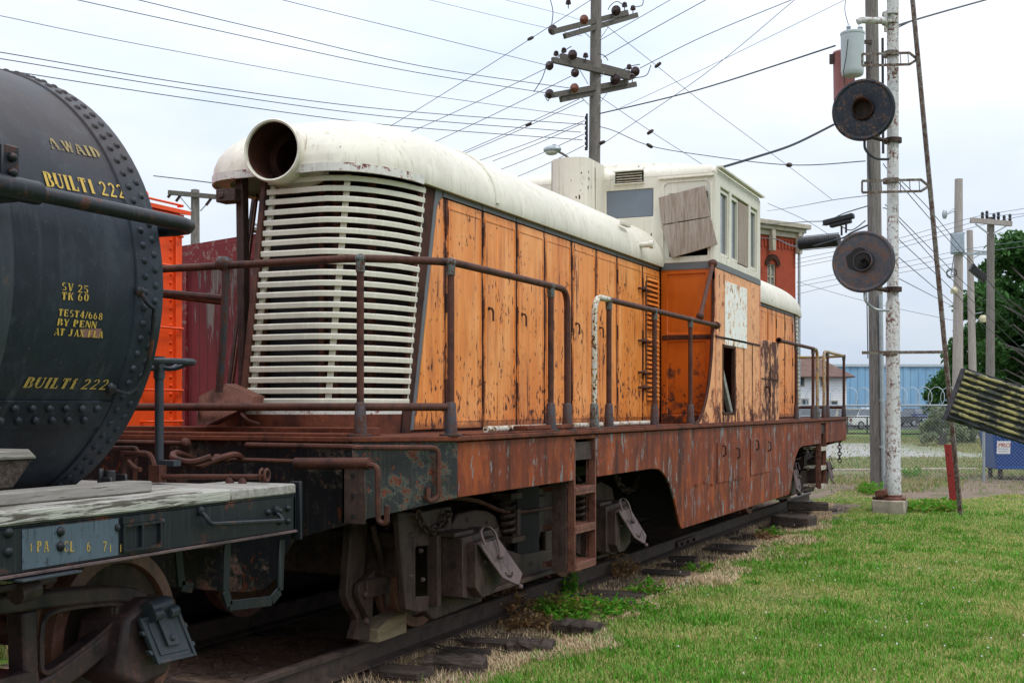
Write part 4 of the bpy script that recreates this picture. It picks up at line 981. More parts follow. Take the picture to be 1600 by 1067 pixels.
# ---- stencil lettering
def strokes(ch):
    V = lambda x, y0=0, y1=1, w=.215: [(x-w/2,y0),(x+w/2,y0),(x+w/2,y1),(x-w/2,y1)]
    Hh = lambda y, x0, x1, w=.08: [(x0,y-w/2),(x1,y-w/2),(x1,y+w/2),(x0,y+w/2)]
    D = lambda x0,y0,x1,y1,w=.17: [(x0-w/2,y0),(x0+w/2,y0),(x1+w/2,y1),(x1-w/2,y1)]
    def bow(cx, cy, rx, ry, a0, a1, wo=.205, n=7):
        o = []; 
        for i in range(n+1):
            a = R(a0+(a1-a0)*i/n); o.append((cx+rx*math.cos(a), cy+ry*math.sin(a)))
        inn = []
        for i in range(n+1):
            a = R(a1+(a0-a1)*i/n); inn.append((cx+(rx-wo)*math.cos(a), cy+(ry-.08)*math.sin(a)))
        return o+inn
    S = Hh
    return {
     'A':[D(.08,0,.27,1,.08),D(.55,0,.34,1,.16),Hh(.32,.2,.42),S(.03,0,.18),S(.03,.42,.68)],
     'B':[V(.14),bow(.30,.75,.24,.25,-80,80),bow(.30,.26,.30,.26,-80,80),S(.96,.02,.3),S(.04,.02,.3)],
     'C':[bow(.32,.5,.30,.5,50,310,.17,10),V(.56,.68,.98,.06),V(.56,.04,.3,.06)],
     'D':[V(.14),bow(.26,.5,.36,.5,-82,82),S(.96,.02,.26),S(.04,.02,.26)],
     'E':[V(.14),S(.96,.02,.5),S(.04,.02,.52),Hh(.5,.26,.42),V(.49,.78,1,.07),V(.51,0,.24,.07),V(.41,.4,.6,.06)],
     'F':[V(.14),S(.96,.02,.5),S(.04,.02,.28),Hh(.5,.26,.42),V(.49,.76,1,.07),V(.41,.4,.6,.06)],
     'I':[V(.2),S(.96,.06,.34),S(.04,.06,.34)], 'J':[V(.34,.2,1),bow(.2,.2,.22,.2,180,350,.15),S(.96,.2,.48)],
     'K':[V(.14),D(.28,.5,.52,1,.09),D(.52,0,.3,.55,.16),S(.96,.02,.26),S(.04,.02,.26)],
     'L':[V(.14),S(.96,.02,.28),S(.04,.02,.52),V(.50,0,.28,.07)],
     'M':[V(.09,0,1,.08),V(.70,0,1,.17),D(.38,.1,.16,1,.14),D(.40,.1,.64,1,.08)],
     'N':[V(.1,0,1,.08),V(.55,0,1,.08),D(.52,0,.14,1,.17),S(.96,0,.16)],
     'P':[V(.14),bow(.28,.72,.28,.28,-80,80),S(.96,.02,.28),S(.04,.02,.28)],
     'R':[V(.14),bow(.28,.73,.26,.27,-80,80),D(.52,0,.34,.46,.16),S(.96,.02,.28),S(.04,.02,.26)],
     'S':[bow(.28,.74,.24,.26,40,260,.14),bow(.28,.27,.26,.27,-140,80,.14)],
     'T':[V(.28,0,1),S(.96,.02,.54),V(.05,.72,1,.06),V(.51,.72,1,.06),S(.04,.16,.40)],
     'U':[V(.12,.25,1),V(.53,.25,1,.08),bow(.32,.27,.25,.27,190,350,.13),S(.96,0,.26),S(.96,.42,.62)],
     'V':[D(.28,0,.10,1,.17),D(.32,0,.52,1,.08),S(.97,0,.24),S(.97,.42,.62)],
     'W':[D(.18,0,.06,1,.14),D(.20,0,.34,1,.07),D(.46,0,.34,1,.14),D(.48,0,.64,1,.07)],
     'X':[D(.5,0,.08,1,.16),D(.08,0,.5,1,.07)], 'Y':[V(.3,0,.45),D(.28,.42,.08,1,.16),D(.32,.42,.54,1,.08),S(.04,.18,.42)],
     '0':[bow(.28,.5,.27,.5,100,260,.17),bow(.28,.5,.27,.5,-80,80,.17)], '1':[V(.22,0,1),S(.04,.08,.36),D(.08,.74,.2,.95,.07)],
     '2':[bow(.27,.73,.25,.27,-40,170,.15),D(.10,.08,.42,.56,.13),S(.06,.02,.52,.13)],
     '4':[V(.40,0,1),D(.06,.32,.34,.95,.08),Hh(.28,.02,.56)], '5':[bow(.26,.32,.26,.32,-150,110,.16),V(.1,.55,1,.07),S(.95,.08,.48,.11)],
     '6':[bow(.28,.32,.26,.32,0,350,.15,14),bow(.42,.4,.40,.6,110,180,.15)], '7':[S(.95,.04,.54,.12),D(.2,0,.5,.92,.14)],
     '8':[bow(.28,.74,.23,.26,0,350,.14,14),bow(.28,.26,.27,.27,0,350,.15,14)], '.':[V(.1,0,.14,.14)], '/':[D(.06,0,.30,1,.10)], '|':[V(.12,0,.75,.14)], ' ':[] }[ch]
def letter_mat(name, col, wear, scale=9):
    t = NT(name); n = t.noise(scale, 6, .72); f = t.noise(scale*6, 4, .7)
    k = t.math('ADD', t.math('MULTIPLY', n, .7), t.math('MULTIPLY', f, .3))
    t.out(t.mix(n, tuple(x*.8 for x in col), col), .6); t.alpha(t.step(k, wear, wear+.06)); return t.m
M['let'] = letter_mat('yellow_stencil', (.55,.36,.06), .36)
M['let_worn'] = letter_mat('yellow_stencil_worn', (.40,.27,.06), .375)
M['let_ghost'] = letter_mat('yellow_stencil_ghost', (.30,.22,.08), .44)
def tank_text(txt, pa, pb, hpx, mat, italic=0, gap=1.0):
    (sa, aa), (sb, ab) = cyl_hit(*pa), cyl_hit(*pb)
    _, at = cyl_hit(pa[0], pa[1]-hpx)
    h = abs(at-aa)*TR; adv = .70
    wd_ = {'I':.44,'1':.48,'M':.85,'W':.8,' ':.40,'.':.25,'/':.42}
    tot = sum(wd_.get(c,adv) for c in txt); k = (sb-sa)/tot; m = MB(); u0 = 0; j = 0
    for c in txt:
        for poly in strokes(c):
            j += 1; o = .0035 + .0004*(j % 5)
            vs = [cylp(sa+(u0+x+y*italic)*k, aa+(ab-aa)*(u0+x)/tot+y*h/TR, TR+o) for x,y in poly]
            nn = len(vs)
            if nn == 4: m.add(vs, [(0,1,2,3)])
            else:
                hN = nn//2; m.add(vs, [(i,i+1,nn-2-i,nn-1-i) for i in range(hN-1)])
        u0 += wd_.get(c,adv)
    return m.build('stencil_lettering', mat, SH, flat=True, recalc=False)
tank_text('BUILT1 222', (72,292), (199,312), 22, M['let'])
tank_text('A.WAID', (80,233), (160,249), 15, M['let_ghost'])
tank_text('SV 25', (95,453), (139,459), 12, M['let'])
tank_text('TK 60', (95,468), (139,471), 12, M['let'])
tank_text('TEST4/668', (90,493), (160,500), 11, M['let'])
tank_text('BY PENN', (88,508), (150,513), 11, M['let'])
tank_text('AT JAX FLA', (83,523), (160,528), 11, M['let'])
tank_text('BUILT1 222', (34,605), (166,608), 17, M['let_worn'], italic=.14)
pm = MB(); q = [cyl_hit(*p) for p in ((124,514),(158,513),(156,528),(126,527))]
pm.add([cylp(s,a,TR+.002) for s,a in q], [(0,1,2,3)]); pm.build('pink_patch', letter_mat('pink_patch', (.22,.11,.095), .42, 5), SH, recalc=False)
# ---- frame and deck
BX, S_Z0, S_Z1 = 1.45, .945, 1.10
car = MB()
car.box((BX-.012,-5.0,.955),(BX,5.44,1.125)); MB().box((BX-.07,-5.0,.94),(BX+.014,5.44,.953)).build('sill_flange', M['truck_lid'], tank, bevel=.003); car.box((BX-.07,-5,1.126),(BX,5.44,1.136))
car.merge(mx(car)); car.box((-BX,5.42,.94),(BX,5.45,1.15)).box((-.3,-5,.85),(.3,5.4,1.1))
SILL = car.build('side_sill', M['car_sill'], tank, bevel=.003)
ep = MB().box((BX-.04,5.452,.90),(BX+.02,5.475,1.20)).box((-BX,5.452,.93),(BX-.04,5.47,1.17)).build('end_beam', M['car_sill'], tank, bevel=.003)
for x0, x1, z1 in ((1.06,1.462,1.195),(.60,1.05,1.185),(-1.45,-.6,1.19)): MB().box((x0,-5.0,1.138),(x1,4.88,z1)).build('deck_plank', M['wood_white'], tank, bevel=.008)
MB().box((1.0,4.89,1.138),(1.455,5.44,1.19)).build('deck_plank', M['wood_x'], tank, bevel=.008)
MB().box((-1.4,4.89,1.138),(.98,5.44,1.175)).build('deck_plank', M['wood_x'], tank, bevel=.008)
sb = MB(); p0 = W(0,712,X=1.18); sb.prism([(-.5,1.37),(-.5,1.41),(p0.y+.17,1.41),(p0.y+.22,1.37)], 'x', .80, 1.17)
MB().prism([(-.5,1.25),(-.5,1.368),(p0.y+.21,1.368),(p0.y+.10,1.25)], 'x', .80, 1.15).build('saddle_shade', M['tie'], tank, bevel=.008)  # lower body of the block, its shade put into a darker wood
sb.build('saddle_block', M['wood_grey'], tank, bevel=.01)
for px, py in ((12,832),(12,862),(93,830),(93,853)): 
    y, z = SZ(px,py,BX); MB().dome((BX,y,z),(1,0,0),.022,.02,8).build('rivet', M['car_sill'], SILL)
for px, py in ((418,800),(436,798),(436,815),(449,794),(449,814)):
    y, z = SZ(px,py,BX); MB().dome((BX,y,z),(1,0,0),.018,.018,8).build('rivet', M['car_sill'], SILL)
y0, z1 = SZ(34,815,BX); y1, _ = SZ(184,815,BX)
MB().box((BX+.0005,y0,.965),(BX+.003,y1,1.118)).build('grey_patch', M['sill_patch'], SILL)
def sill_text(txt, pxs, py, h, mat):
    m = MB()
    for c, px in zip(txt, pxs):
        yb, zb = SZ(px, py, BX)
        for j, poly in enumerate(strokes(c)):
            vs = [(BX+.0045+.0003*(j%4), yb+x*h, zb+y*h) for x,y in poly]; nn = len(vs)
            if nn == 4: m.add(vs, [(0,1,2,3)])
            else:
                hN = nn//2; m.add(vs, [(i,i+1,nn-2-i,nn-1-i) for i in range(hN-1)])
    return m.build('stencil_lettering', mat, SILL, flat=True, recalc=False)
sill_text('|PACL67||', (46,56,67,98,108,134,159,170,186), 862, .042, M['let_worn'])
pl_ = MB(); y0, _ = SZ(190,830,BX); y1, _ = SZ(248,830,BX); z0, z1 = 1.0-.02, 1.115
for y in (y0,(y0+y1)/2,y1): pl_.box((BX+.001,y-.006,z0),(BX+.016,y+.006,z1-.03))
for z in (z0,z1-.03): pl_.box((BX+.001,y0-.005,z-.006),(BX+.017,y1+.005,z+.006))
pl_.box((BX+.001,y0-.005,z1-.022),(BX+.012,y1,z1+.006))
for y in (y0-.03,y1+.02): pl_.dome((BX,y,z1-.035),(1,0,0),.018,.014)
pl_.build('card_holder', M['car_sill'], SILL)
gi = MB(); a = SZ(312,815,BX); b = SZ(430,812,BX)
gi.tube(fillet([(BX,a[0],a[1]+.045),(BX+.03,a[0],a[1]+.03),(BX+.055,a[0]+.01,a[1]-.01),(BX+.055,b[0]-.01,b[1]+.0),(BX+.03,b[0],b[1]+.02),(BX,b[0],b[1]+.04)],.03,3), .011, 8)
for q in (a,b): gi.dome((BX,q[0],q[1]+.05),(1,0,0),.024,.02)
gi.build('grab_iron', M['car_sill'], tank)
stp = MB()
def flat_run(pts, w, h):
    m = MB()
    for p, q in zip(pts[:-1], pts[1:]): m.bar(p, q, w, h)
    return m
for X_, pts in ((1.40,((355,842),(352,922),(358,946),(424,938),(437,922),(440,842))),):
    q = [Vector((X_,)+SZ(a,b,X_)) for a,b in pts]
    stp.merge(MB().loft([[p+Vector((-.025,0,-.006)),p+Vector((.025,0,-.006)),p+Vector((.025,.0,.006)),p+Vector((-.025,.0,.006))] for p in []]) if False else flat_run(q, .012, .05))
stp.build('step_stirrup', M['car_sill'], tank, bevel=.002)
q = [Vector((1.1,)+SZ(a,b,1.1)) for a,b in ((278,858),(283,915),(300,918))]
flat_run(q, .012, .05).build('step_stirrup', M['car_sill'], tank)
# hand brake
bx_, by_ = .64, 5.36
MB().cyl((bx_,by_,1.20),(bx_,by_,1.80),.024,12).cyl((bx_,by_,1.20),(bx_,by_,1.29),.036,10).box((bx_-.05,by_-.03,1.27),(bx_+.12,by_+.03,1.30)).build('brake_staff', M['tank_strap'], tank)
zt = W(257,566,X=bx_).z; bw = MB(); c_ = Vector((bx_,by_,zt))
bw.tube([c_+Vector((.178*math.cos(t),.178*math.sin(t),.0)) for t in [2*math.pi*k/28 for k in range(28)]], .017, 8, closed=True)
for k in range(5):
    t = 2*math.pi*k/5+.3; bw.tube(smooth_path([c_+Vector((.02*math.cos(t),.02*math.sin(t),-.03)),c_+Vector((.09*math.cos(t),.09*math.sin(t),-.035)),c_+Vector((.176*math.cos(t),.176*math.sin(t),0))],3),.012,6)
bw.cyl(c_-Vector((0,0,.09)),c_+Vector((0,0,.03)),.03,10).build('brake_wheel', M['tank_strap'], tank)
# rods and levers on the end platform
rd = MB(); a, b = W(270,752,X=.9), W(432,754,X=1.30)
rd.tube([(.70,5.30,1.215),(1.32,5.36,1.225)], .014, 8)
for k in range(2): 
    c_ = Vector((1.30+k*.03,5.36,1.235)); rd.tube([c_+Vector((0,.022*math.cos(t),.03*math.sin(t))) for t in [2*math.pi*j/12 for j in range(12)]], .008, 6, closed=True)
for x in (1.12,1.2): rd.dome((x,5.33,1.19),(0,0,1),.024,.03)
rd.build('brake_rod', M['pipe'], tank)
lv = MB()
lv.tube(fillet([W(196,712,Y=5.3),W(190,706,Y=5.3),W(236,709,Y=5.3),W(243,738,Y=5.3)],.04,4),.016,8)
lv.tube(fillet([W(176,700,Y=5.3),W(214,700,Y=5.3),W(215,712,Y=5.3),W(196,716,Y=5.3)],.02,3),.012,8)
lv.tube(smooth_path([W(200,720,Y=5.25),W(212,732,Y=5.25),W(220,733,Y=5.25)],3),.014,7)
lv.tube([W(194,712,Y=5.3),W(194,742,Y=5.3)],.011,6).tube([W(212,716,Y=5.3),W(210,750,Y=5.3)],.013,6)
lv.obox(W(246,740,Y=5.3), ((1,0,0),(0,1,0),(0,0,1)), (.035,.03,.045))
lv.build('coupler_lever', M['pipe'], tank)
vb = MB(); p = W(172,755,X=1.02); vb.box((p.x-.04,p.y-.04,1.19),(p.x+.04,p.y-.025,1.26)).box((p.x-.04,p.y+.06,1.19),(p.x+.04,p.y+.075,1.27))
vb.cyl((p.x,p.y,1.19),(p.x,p.y,1.29),.026,10).cyl((p.x-.03,p.y-.03,1.22),(p.x-.03,p.y-.03,1.30),.016,8).box((p.x-.05,p.y-.05,1.185),(p.x+.05,p.y+.08,1.20))
vb.build('valve_block', M['black_rubber'], tank, bevel=.004)
cg = MB(); q = W(160,712,Y=5.6); cg.box((-.14,5.45,.78),(.14,5.75,1.02)); cg.prism([(.2,5.7),(.05,5.9),(-.1,5.92),(-.18,5.8),(-.12,5.65),(.1,5.6)],'z',.74,1.06)
cg.build('coupler', M['step'], tank, bevel=.02, segs=2)
kn = MB().prism([(-.62,5.5),(-.30,5.5),(-.16,5.62),(-.16,5.7),(-.36,5.74),(-.62,5.66)],'z',1.16,1.36).build('coupler_lock', M['step'], tank, bevel=.03, segs=2)
# ---- truck: cast side frame with openings, wheel, journal box
AX = 4.80
wheelset(4.84, tank, r=.445); wheelset(3.1, tank, r=.46)
FX = 1.06
def fpl(pts): return [SZ(a,b,FX) for a,b in pts]
outer = fpl([(-260,968),(-100,950),(0,934),(100,924),(190,915),(215,917),(240,930),(258,948),(252,985),(235,1010),(200,990),(175,1005),(120,1060),(95,1085),(40,1120),(-140,1120),(-250,1040)])
inner = fpl([(66,975),(95,950),(175,942),(181,950),(180,962),(168,980),(78,1048),(68,1050),(62,1040)])
# ring between outer and inner: build as strips
sf = MB()
def band(pts, w, x0, x1):
    P_ = smooth_path([(0,a,b) for a,b in pts], 3); rows = []
    for i, p in enumerate(P_):
        d = (P_[min(i+1,len(P_)-1)]-P_[max(i-1,0)]).normalized(); n_ = Vector((0,-d.z,d.y))*w/2
        rows.append([(x0,)+tuple((p+n_)[1:]),(x1,)+tuple((p+n_)[1:]),(x1,)+tuple((p-n_)[1:]),(x0,)+tuple((p-n_)[1:])])
    return MB().loft(rows)
sf.merge(band(fpl([(-420,985),(-150,965),(0,946),(100,934),(190,928),(226,940),(250,968)]), .075, FX-.10, FX+.01))
sf.merge(band(fpl([(232,985),(190,990),(130,1035),(70,1078),(20,1100),(-60,1110)]), .10, FX-.10, FX+.005))
sf.merge(band(fpl([(48,955),(50,1000),(52,1060),(56,1110)]), .085, FX-.10, FX-.002))
sf.merge(band(fpl([(-140,975),(-140,1100)]), .09, FX-.10, FX-.002))
sf.prism(fpl([(178,935),(215,922),(245,935),(255,975),(220,985),(190,985),(178,962)]), 'x', FX-.09, FX-.004)
F_ = sf.build('truck_side_frame', M['car_truck'], tank, bevel=.012, segs=2)
rimb = MB().tube(smooth_path([(FX+.004,)+p for p in fpl([(64,1038),(66,975),(90,953),(172,943),(181,952),(176,972),(140,1005),(84,1046),(66,1048),(64,1038)])],3),.012,6).build('casting_rib', M['car_truck'], F_)
bo = MB(); bo.box((FX-.2,SZ(-40,980,FX)[0],.40),(FX+.03,SZ(42,980,FX)[0],.47)).box((FX-.2,SZ(-40,980,FX)[0],.18),(FX+.03,SZ(42,980,FX)[0],.22))
bo.box((FX-.2,SZ(36,980,FX)[0],.22),(FX+.03,SZ(43,980,FX)[0],.40)); bo.lathe([(.06,0),(.075,.02),(.06,.05),(.075,.07),(.06,.10)], (FX-.05,SZ(10,1050,FX)[0],.08),(0,0,1),16)
bo.build('bolster_end', M['car_truck'], tank, bevel=.006)
jb = MB(); yj, zj = SZ(250,985,1.14)
jb.prism([(yj-.30,zj-.16),(yj-.24,zj+.10),(yj-.10,zj+.17),(yj+.12,zj+.15),(yj+.13,zj-.10),(yj+.05,zj-.22),(yj-.15,zj-.25)], 'x', .86, 1.15)
JB = jb.build('journal_box', M['car_truck'], tank, bevel=.03, segs=2)
JX = 1.20
ld = MB(); q = [SZ(a,b,JX) for a,b in ((222,966),(284,954),(298,1022),(237,1037))]
zt = max(z for y,z in q)
def lidp(y, z, o): return (JX-.035+(zt-z)*.22+o, y, z)
def plate(mb, pts, o0, o1):
    nn = len(pts); vs = [lidp(y,z,o1) for y,z in pts]+[lidp(y,z,o0) for y,z in pts]
    return mb.add(vs, [tuple(range(nn)),tuple(range(2*nn-1,nn-1,-1))]+[(i,(i+1)%nn,(i+1)%nn+nn,i+nn) for i in range(nn)])
plate(ld, q, 0, .018)
def bil(u, v):
    a = Vector(q[0]).lerp(Vector(q[1]),u); b = Vector(q[3]).lerp(Vector(q[2]),u); r = a.lerp(b,v); return (r.x,r.y)
for u0,u1,v0,v1 in ((.0,.08,0,1),(.92,1,0,1),(.08,.92,.93,1),(.08,.92,0,.07)): plate(ld,[bil(u0,v0),bil(u1,v0),bil(u1,v1),bil(u0,v1)],.018,.026)
plate(ld,[bil(.14,.12),bil(.86,.12),bil(.86,.84),bil(.14,.84)],.018,.024)
plate(ld,[bil(.34,-.05),bil(.66,-.05),bil(.66,.66),bil(.34,.66)],.024,.042)
for u in (-.02,1.02):
    for v in (.32,.74): plate(ld,[bil(u-.05,v-.05),bil(u+.05,v-.05),bil(u+.05,v+.05),bil(u-.05,v+.05)],-.005,.022)
for u in (.30,.70): 
    y,z = bil(u,.02); ld.cyl(lidp(y-.03,z+.01,.045), lidp(y+.03,z+.015,.045), .03, 10)
y,z = bil(.5,-.14); ld.cyl(lidp(y-.07,z,.02), lidp(y+.07,z+.01,.02), .04, 12); ld.dome(lidp(*bil(.5,.5),.042),(1,0,.2),.018,.012)
ld.build('axle_lid', M['tank_strap'], JB, bevel=.004)
# underside rods, brake beam
MB().tube([(1.3,-3,.88),(1.3,SZ(85,905,1.3)[0],.88)],.015,6).cyl((1.3,SZ(24,905,1.3)[0],.85),(1.3,SZ(54,905,1.3)[0],.86),.045,12).build('brake_rod', M['car_truck'], tank)
u = MB(); y0 = SZ(20,890,BX)[0]; y1 = SZ(114,890,BX)[0]; u.box((BX-.1,y0,.925),(BX+.05,y1,.935)); u.build('running_board', M['tank_strap'], tank, bevel=.002)
# far-end half of the car stays out of the photograph but carries on past its left edge
MB().cyl((0,-5.02,TZ),(0,-5.3,TZ),TR*.98,48,TR*.6).build('tank_end', M['tank'], tank)
wheelset(-3.1, tank); wheelset(-4.8, tank)
tp_ = MB(); tb = W(0,780,X=1.30); te = W(284,757,X=1.12)
tp_.bar((1.33,-1.5,1.222),(1.20,4.55,1.222),.14,.05)
tag(tp_.build('timber', M['wood_grey'], bevel=.006), 'loose grey plank lying along the peeling deck of the tank car', 'plank')
# ------------------------------------------------------------------ ground
def gdepth(x, y): return y*CT + (CX-x)*ST
rng = np.random.default_rng(5)
def vnoise(x, y, s, seed=0):                       # smooth value noise for geometry
    x = np.asarray(x)/s + seed*17.3; y = np.asarray(y)/s - seed*9.1
    xi, yi = np.floor(x), np.floor(y); fx, fy = x-xi, y-yi; fx = fx*fx*(3-2*fx); fy = fy*fy*(3-2*fy)
    def h(a, b):
        v = np.sin(a*127.1+b*311.7+seed*3.7)*43758.5453; return v-np.floor(v)
    return (h(xi,yi)*(1-fx)+h(xi+1,yi)*fx)*(1-fy) + (h(xi,yi+1)*(1-fx)+h(xi+1,yi+1)*fx)*fy
def gz(x, y):
    x = np.asarray(x, float); y = np.asarray(y, float)
    near = np.clip(1-(np.hypot(x, y)-45)/20, 0, 1)
    z = -.205 + near*((vnoise(x,y,2.5,1)-.5)*.05 + (vnoise(x,y,.6,2)-.5)*.03)
    tb = np.clip((2.1-np.abs(x))/.6, 0, 1)
    bed = -.185-.075*np.clip((x-.80)/.15,0,1)*np.clip((1.95-x)/.5,0,1)*np.clip((24-y)/1.5,0,1)
    z = z*(1-tb) + tb*(bed+(vnoise(x,y,.4,3)-.5)*.035)
    return z
def ground():
    ax = np.concatenate([[-700,-300,-120,-60,-30,-18], np.arange(-12,14,.2), [16,20,26,34,45,60,80,110,160,300,700]])
    ay = np.concatenate([[-200,-60,-20,-8], np.arange(-3,30,.2), [31,33,36,40,45,52,60,70,85,110,150,220,350,700,1500]])
    X, Y = np.meshgrid(ax, ay); Z = gz(X, Y); nx, ny = len(ax), len(ay)
    me = bpy.data.meshes.new('ground'); V = np.stack([X,Y,Z],-1).reshape(-1,3)
    i, j = np.meshgrid(np.arange(nx-1), np.arange(ny-1)); a = (j*nx+i).ravel()
    me.from_pydata(V.tolist(), [], np.stack([a,a+1,a+nx+1,a+nx],-1).tolist())
    me.polygons.foreach_set('use_smooth', [True]*len(me.polygons))
    o = bpy.data.objects.new('ground', me); COL.objects.link(o); me.materials.append(ground_mat()); return structure(o)
def ground_mat():
    t = NT('ground'); x, y, z = t.sep()
    dpt = t.math('ADD', t.math('MULTIPLY', y, CT), t.math('MULTIPLY', t.math('SUBTRACT', CX, x), ST))
    lat = t.math('SUBTRACT', t.math('MULTIPLY', y, ST), t.math('MULTIPLY', t.math('SUBTRACT', CX, x), CT))
    big = t.noise(.35, 4); mid = t.noise(1.6, 5, .65); fine = t.noise(16, 5, .7); grit = t.noise(70, 3, .7)
    gr = t.mix(t.step(mid, .35, .65), (.040,.11,.014), (.10,.19,.03)); gr = t.mix(t.math('MULTIPLY', t.step(big, .45, .62), t.step(fine, .35, .65)), gr, (.26,.225,.10))
    dirt = t.mix(t.step(fine, .3, .7), (.11,.075,.055), (.24,.17,.125)); dirt = t.mix(t.step(grit, .6, .75), dirt, (.38,.29,.21)); dirt = t.mix(t.step(mid, .5, .68), dirt, (.05,.035,.027))
    brown = t.mix(t.step(fine, .35, .6), (.15,.105,.085), (.235,.175,.135)); brown = t.mix(t.math('MULTIPLY', t.step(mid, .48, .6), t.step(fine, .4, .55)), brown, (.10,.12,.04))
    grav = t.mix(t.step(fine, .3, .7), (.24,.235,.22), (.40,.39,.37)); grav = t.mix(t.math('MULTIPLY', t.step(mid, .55, .65), .6), grav, (.26,.25,.17))
    asph = t.mix(fine, (.05,.05,.055), (.085,.085,.09))
    def zone(lo, hi, soft, amp):
        d = t.math('ADD', dpt, t.math('MULTIPLY', t.math('SUBTRACT', mid, .5), amp))
        return t.math('MULTIPLY', t.step(d, lo-soft, lo+soft), t.math('SUBTRACT', 1.0, t.step(d, hi-soft, hi+soft)))
    c = t.mix(zone(24.2, 34.2, .8, 3.0), gr, brown)
    gl = t.math('SUBTRACT', 1.0, t.step(t.math('ADD', lat, t.math('MULTIPLY', t.math('SUBTRACT', mid, .5), 16)), 15, 21))
    c = t.mix(t.math('MULTIPLY', zone(43, 64, 2, 8), gl), c, grav)
    c = t.mix(t.math('MULTIPLY', zone(36, 66, 3, 6), t.math('MULTIPLY', t.math('SUBTRACT', 1.0, gl), t.step(fine, .4, .6))), c, (.20,.17,.10))
    c = t.mix(t.step(dpt, 100, 104), c, asph)
    ax_ = t.math('ADD', t.math('ABSOLUTE', x), t.math('MULTIPLY', t.math('SUBTRACT', mid, .5), 1.1))
    tb = t.math('MULTIPLY', t.math('SUBTRACT', 1.0, t.step(ax_, 1.45, 1.85)), t.math('SUBTRACT', 1.0, t.step(y, 23.2, 24.5)))
    c = t.mix(tb, c, dirt)
    t.bump(t.math('ADD', fine, t.math('MULTIPLY', grit, .6)), .6, .03)
    return t.out(c, .95, 0, .15)
GRD = ground()
# track
def rail_mesh(x, y0, y1):
    h = [(-.07,-.165),(.07,-.165),(.07,-.153),(.012,-.132),(.010,-.045),(.036,-.034),(.037,-.006),(.028,0),(-.028,0),(-.037,-.006),(-.036,-.034),(-.010,-.045),(-.012,-.132),(-.07,-.153)]
    return MB().loft([[(x+a,y,b) for a,b in h] for y in (y0,y1)])
for x, lb in ((.753,'near rusty steel rail under the locomotive, beside the grass'),(-.753,'far rusty steel rail in the shadow under the locomotive')):
    r_ = tag(rail_mesh(x, -8, 23.6).build('rail', M['rail']), lb, 'rail')
    if x > 0:
        jb = MB(); y0 = SZ(1060,855,.8)[0]; y1 = SZ(1088,850,.8)[0]
        jb.box((x+.012,y0,-.125),(x+.045,y1,-.05))
        J = jb.build('joint_bar', M['truck'], r_, bevel=.004)
        b_ = MB()
        for k in range(3): b_.cyl((x+.045,y0+(k+.5)*(y1-y0)/3,-.088),(x+.075,y0+(k+.5)*(y1-y0)/3,-.088),.022,6)
        b_.build('bolt', M['rail'], J)
def tie_mesh():
    m = MB(); rows = []; n = 9
    for i in range(n):
        x = -1.3+2.72*i/(n-1); j = lambda: random.uniform(-.008,.008)
        rows.append([(x,-.115+j(),-.30),(x,.115+j(),-.30),(x,.115+j(),-.168+j()),(x,.04+j(),-.166+j()*.4),(x,-.04+j(),-.170+j()*.4),(x,-.115+j(),-.172+j())])
    return m.loft(rows)
tm = [tie_mesh() for _ in range(3)]; protos = []
TIE_L = 'weathered dark wooden tie under the rusty rails, its end poking out of dry grass'
k = 0; y = -2.0
while y < 23.6:
    if len(protos) < 3:
        o = tm[k%3].build('railway_tie', M['tie'], origin=(0,0,-.30), bevel=.004, flat=True); protos.append(o)
    else: o = copy_tree(protos[k%3])
    o.location = (random.choice((-.24,-.14,-.05,.05))+random.uniform(-.05,.05), y+random.uniform(-.10,.10), -.30+random.uniform(-.095,.0)); o.rotation_euler = (random.uniform(-.05,.05), random.uniform(-.022,.012), random.uniform(-.09,.09))
    tag(o, TIE_L if y > 5 else 'weathered dark wooden tie in the dirt below the tank car', 'railway tie', 'ties under the rails')
    k += 1; y += .56
for px, py, ln, rz, lab in ((712,1030,.42,.25,'broken dark tie end lying in dry straw nearest the bottom edge'),(830,1005,.34,.1,'low flat piece of dark tie behind the nearest broken one'),(905,975,.36,-.1,'charred looking tie stub between the dry weeds and the grass')):
    p = W(px, py, Z=-.16); m = MB(); rows = []
    for i in range(7):
        x = -ln/2+ln*i/6; j = lambda: random.uniform(-.016,.016)
        rows.append([(x+j(),-.11+j(),-.1),(x+j(),.11+j(),-.1),(x+j(),.115+j(),.05+j()),(x+j(),0,.065+j()),(x+j(),-.11+j(),.045+j())])
    o = m.loft(rows).build('tie_stub', M['tie'], origin=(0,0,-.1), bevel=.003, flat=True); o.location = (p.x,p.y,-.295); o.rotation_euler = (0,0,rz)
    tag(o, lab, 'railway tie', 'ties under the rails')
# stacked blocks at the end of the track
tb_ = MB(); a = W(1215,800,Z=-.1); 
for px, py, sx, sy, z0, z1, rz, lab, mt in ((1262,772,.32,.12,-.06,.07,.2,'grey timber block on top of the stack at the end of the track','tie'),(1240,785,.30,.2,-.22,-.06,-.15,'dark lower timber of the stack at the end of the track','tie')):
    p = W(px,py,X=1.35); o = MB().obox((0,0,(z1-z0)/2),((math.cos(rz),math.sin(rz),0),(-math.sin(rz),math.cos(rz),0),(0,0,1)),(sx,sy,(z1-z0)/2)).build('timber_block', M[mt], origin=(0,0,0), bevel=.015); o.location = (1.35, p.y, z0); tag(o, lab, 'timber', 'timbers at the end of the track')
# wooden chock under the first wheel
p = W(602,992,X=.80); wk = MB()
wk.prism([(p.y-.20,-.02+.02),(p.y+.20,.002),(p.y+.20,.15),(p.y-.08,.13),(p.y-.20,.09)], 'x', .70, .86)
tag(wk.build('wheel_chock', M['wood_new'], bevel=.006), 'pale wooden wedge on the rail against the first locomotive wheel', 'wheel chock')
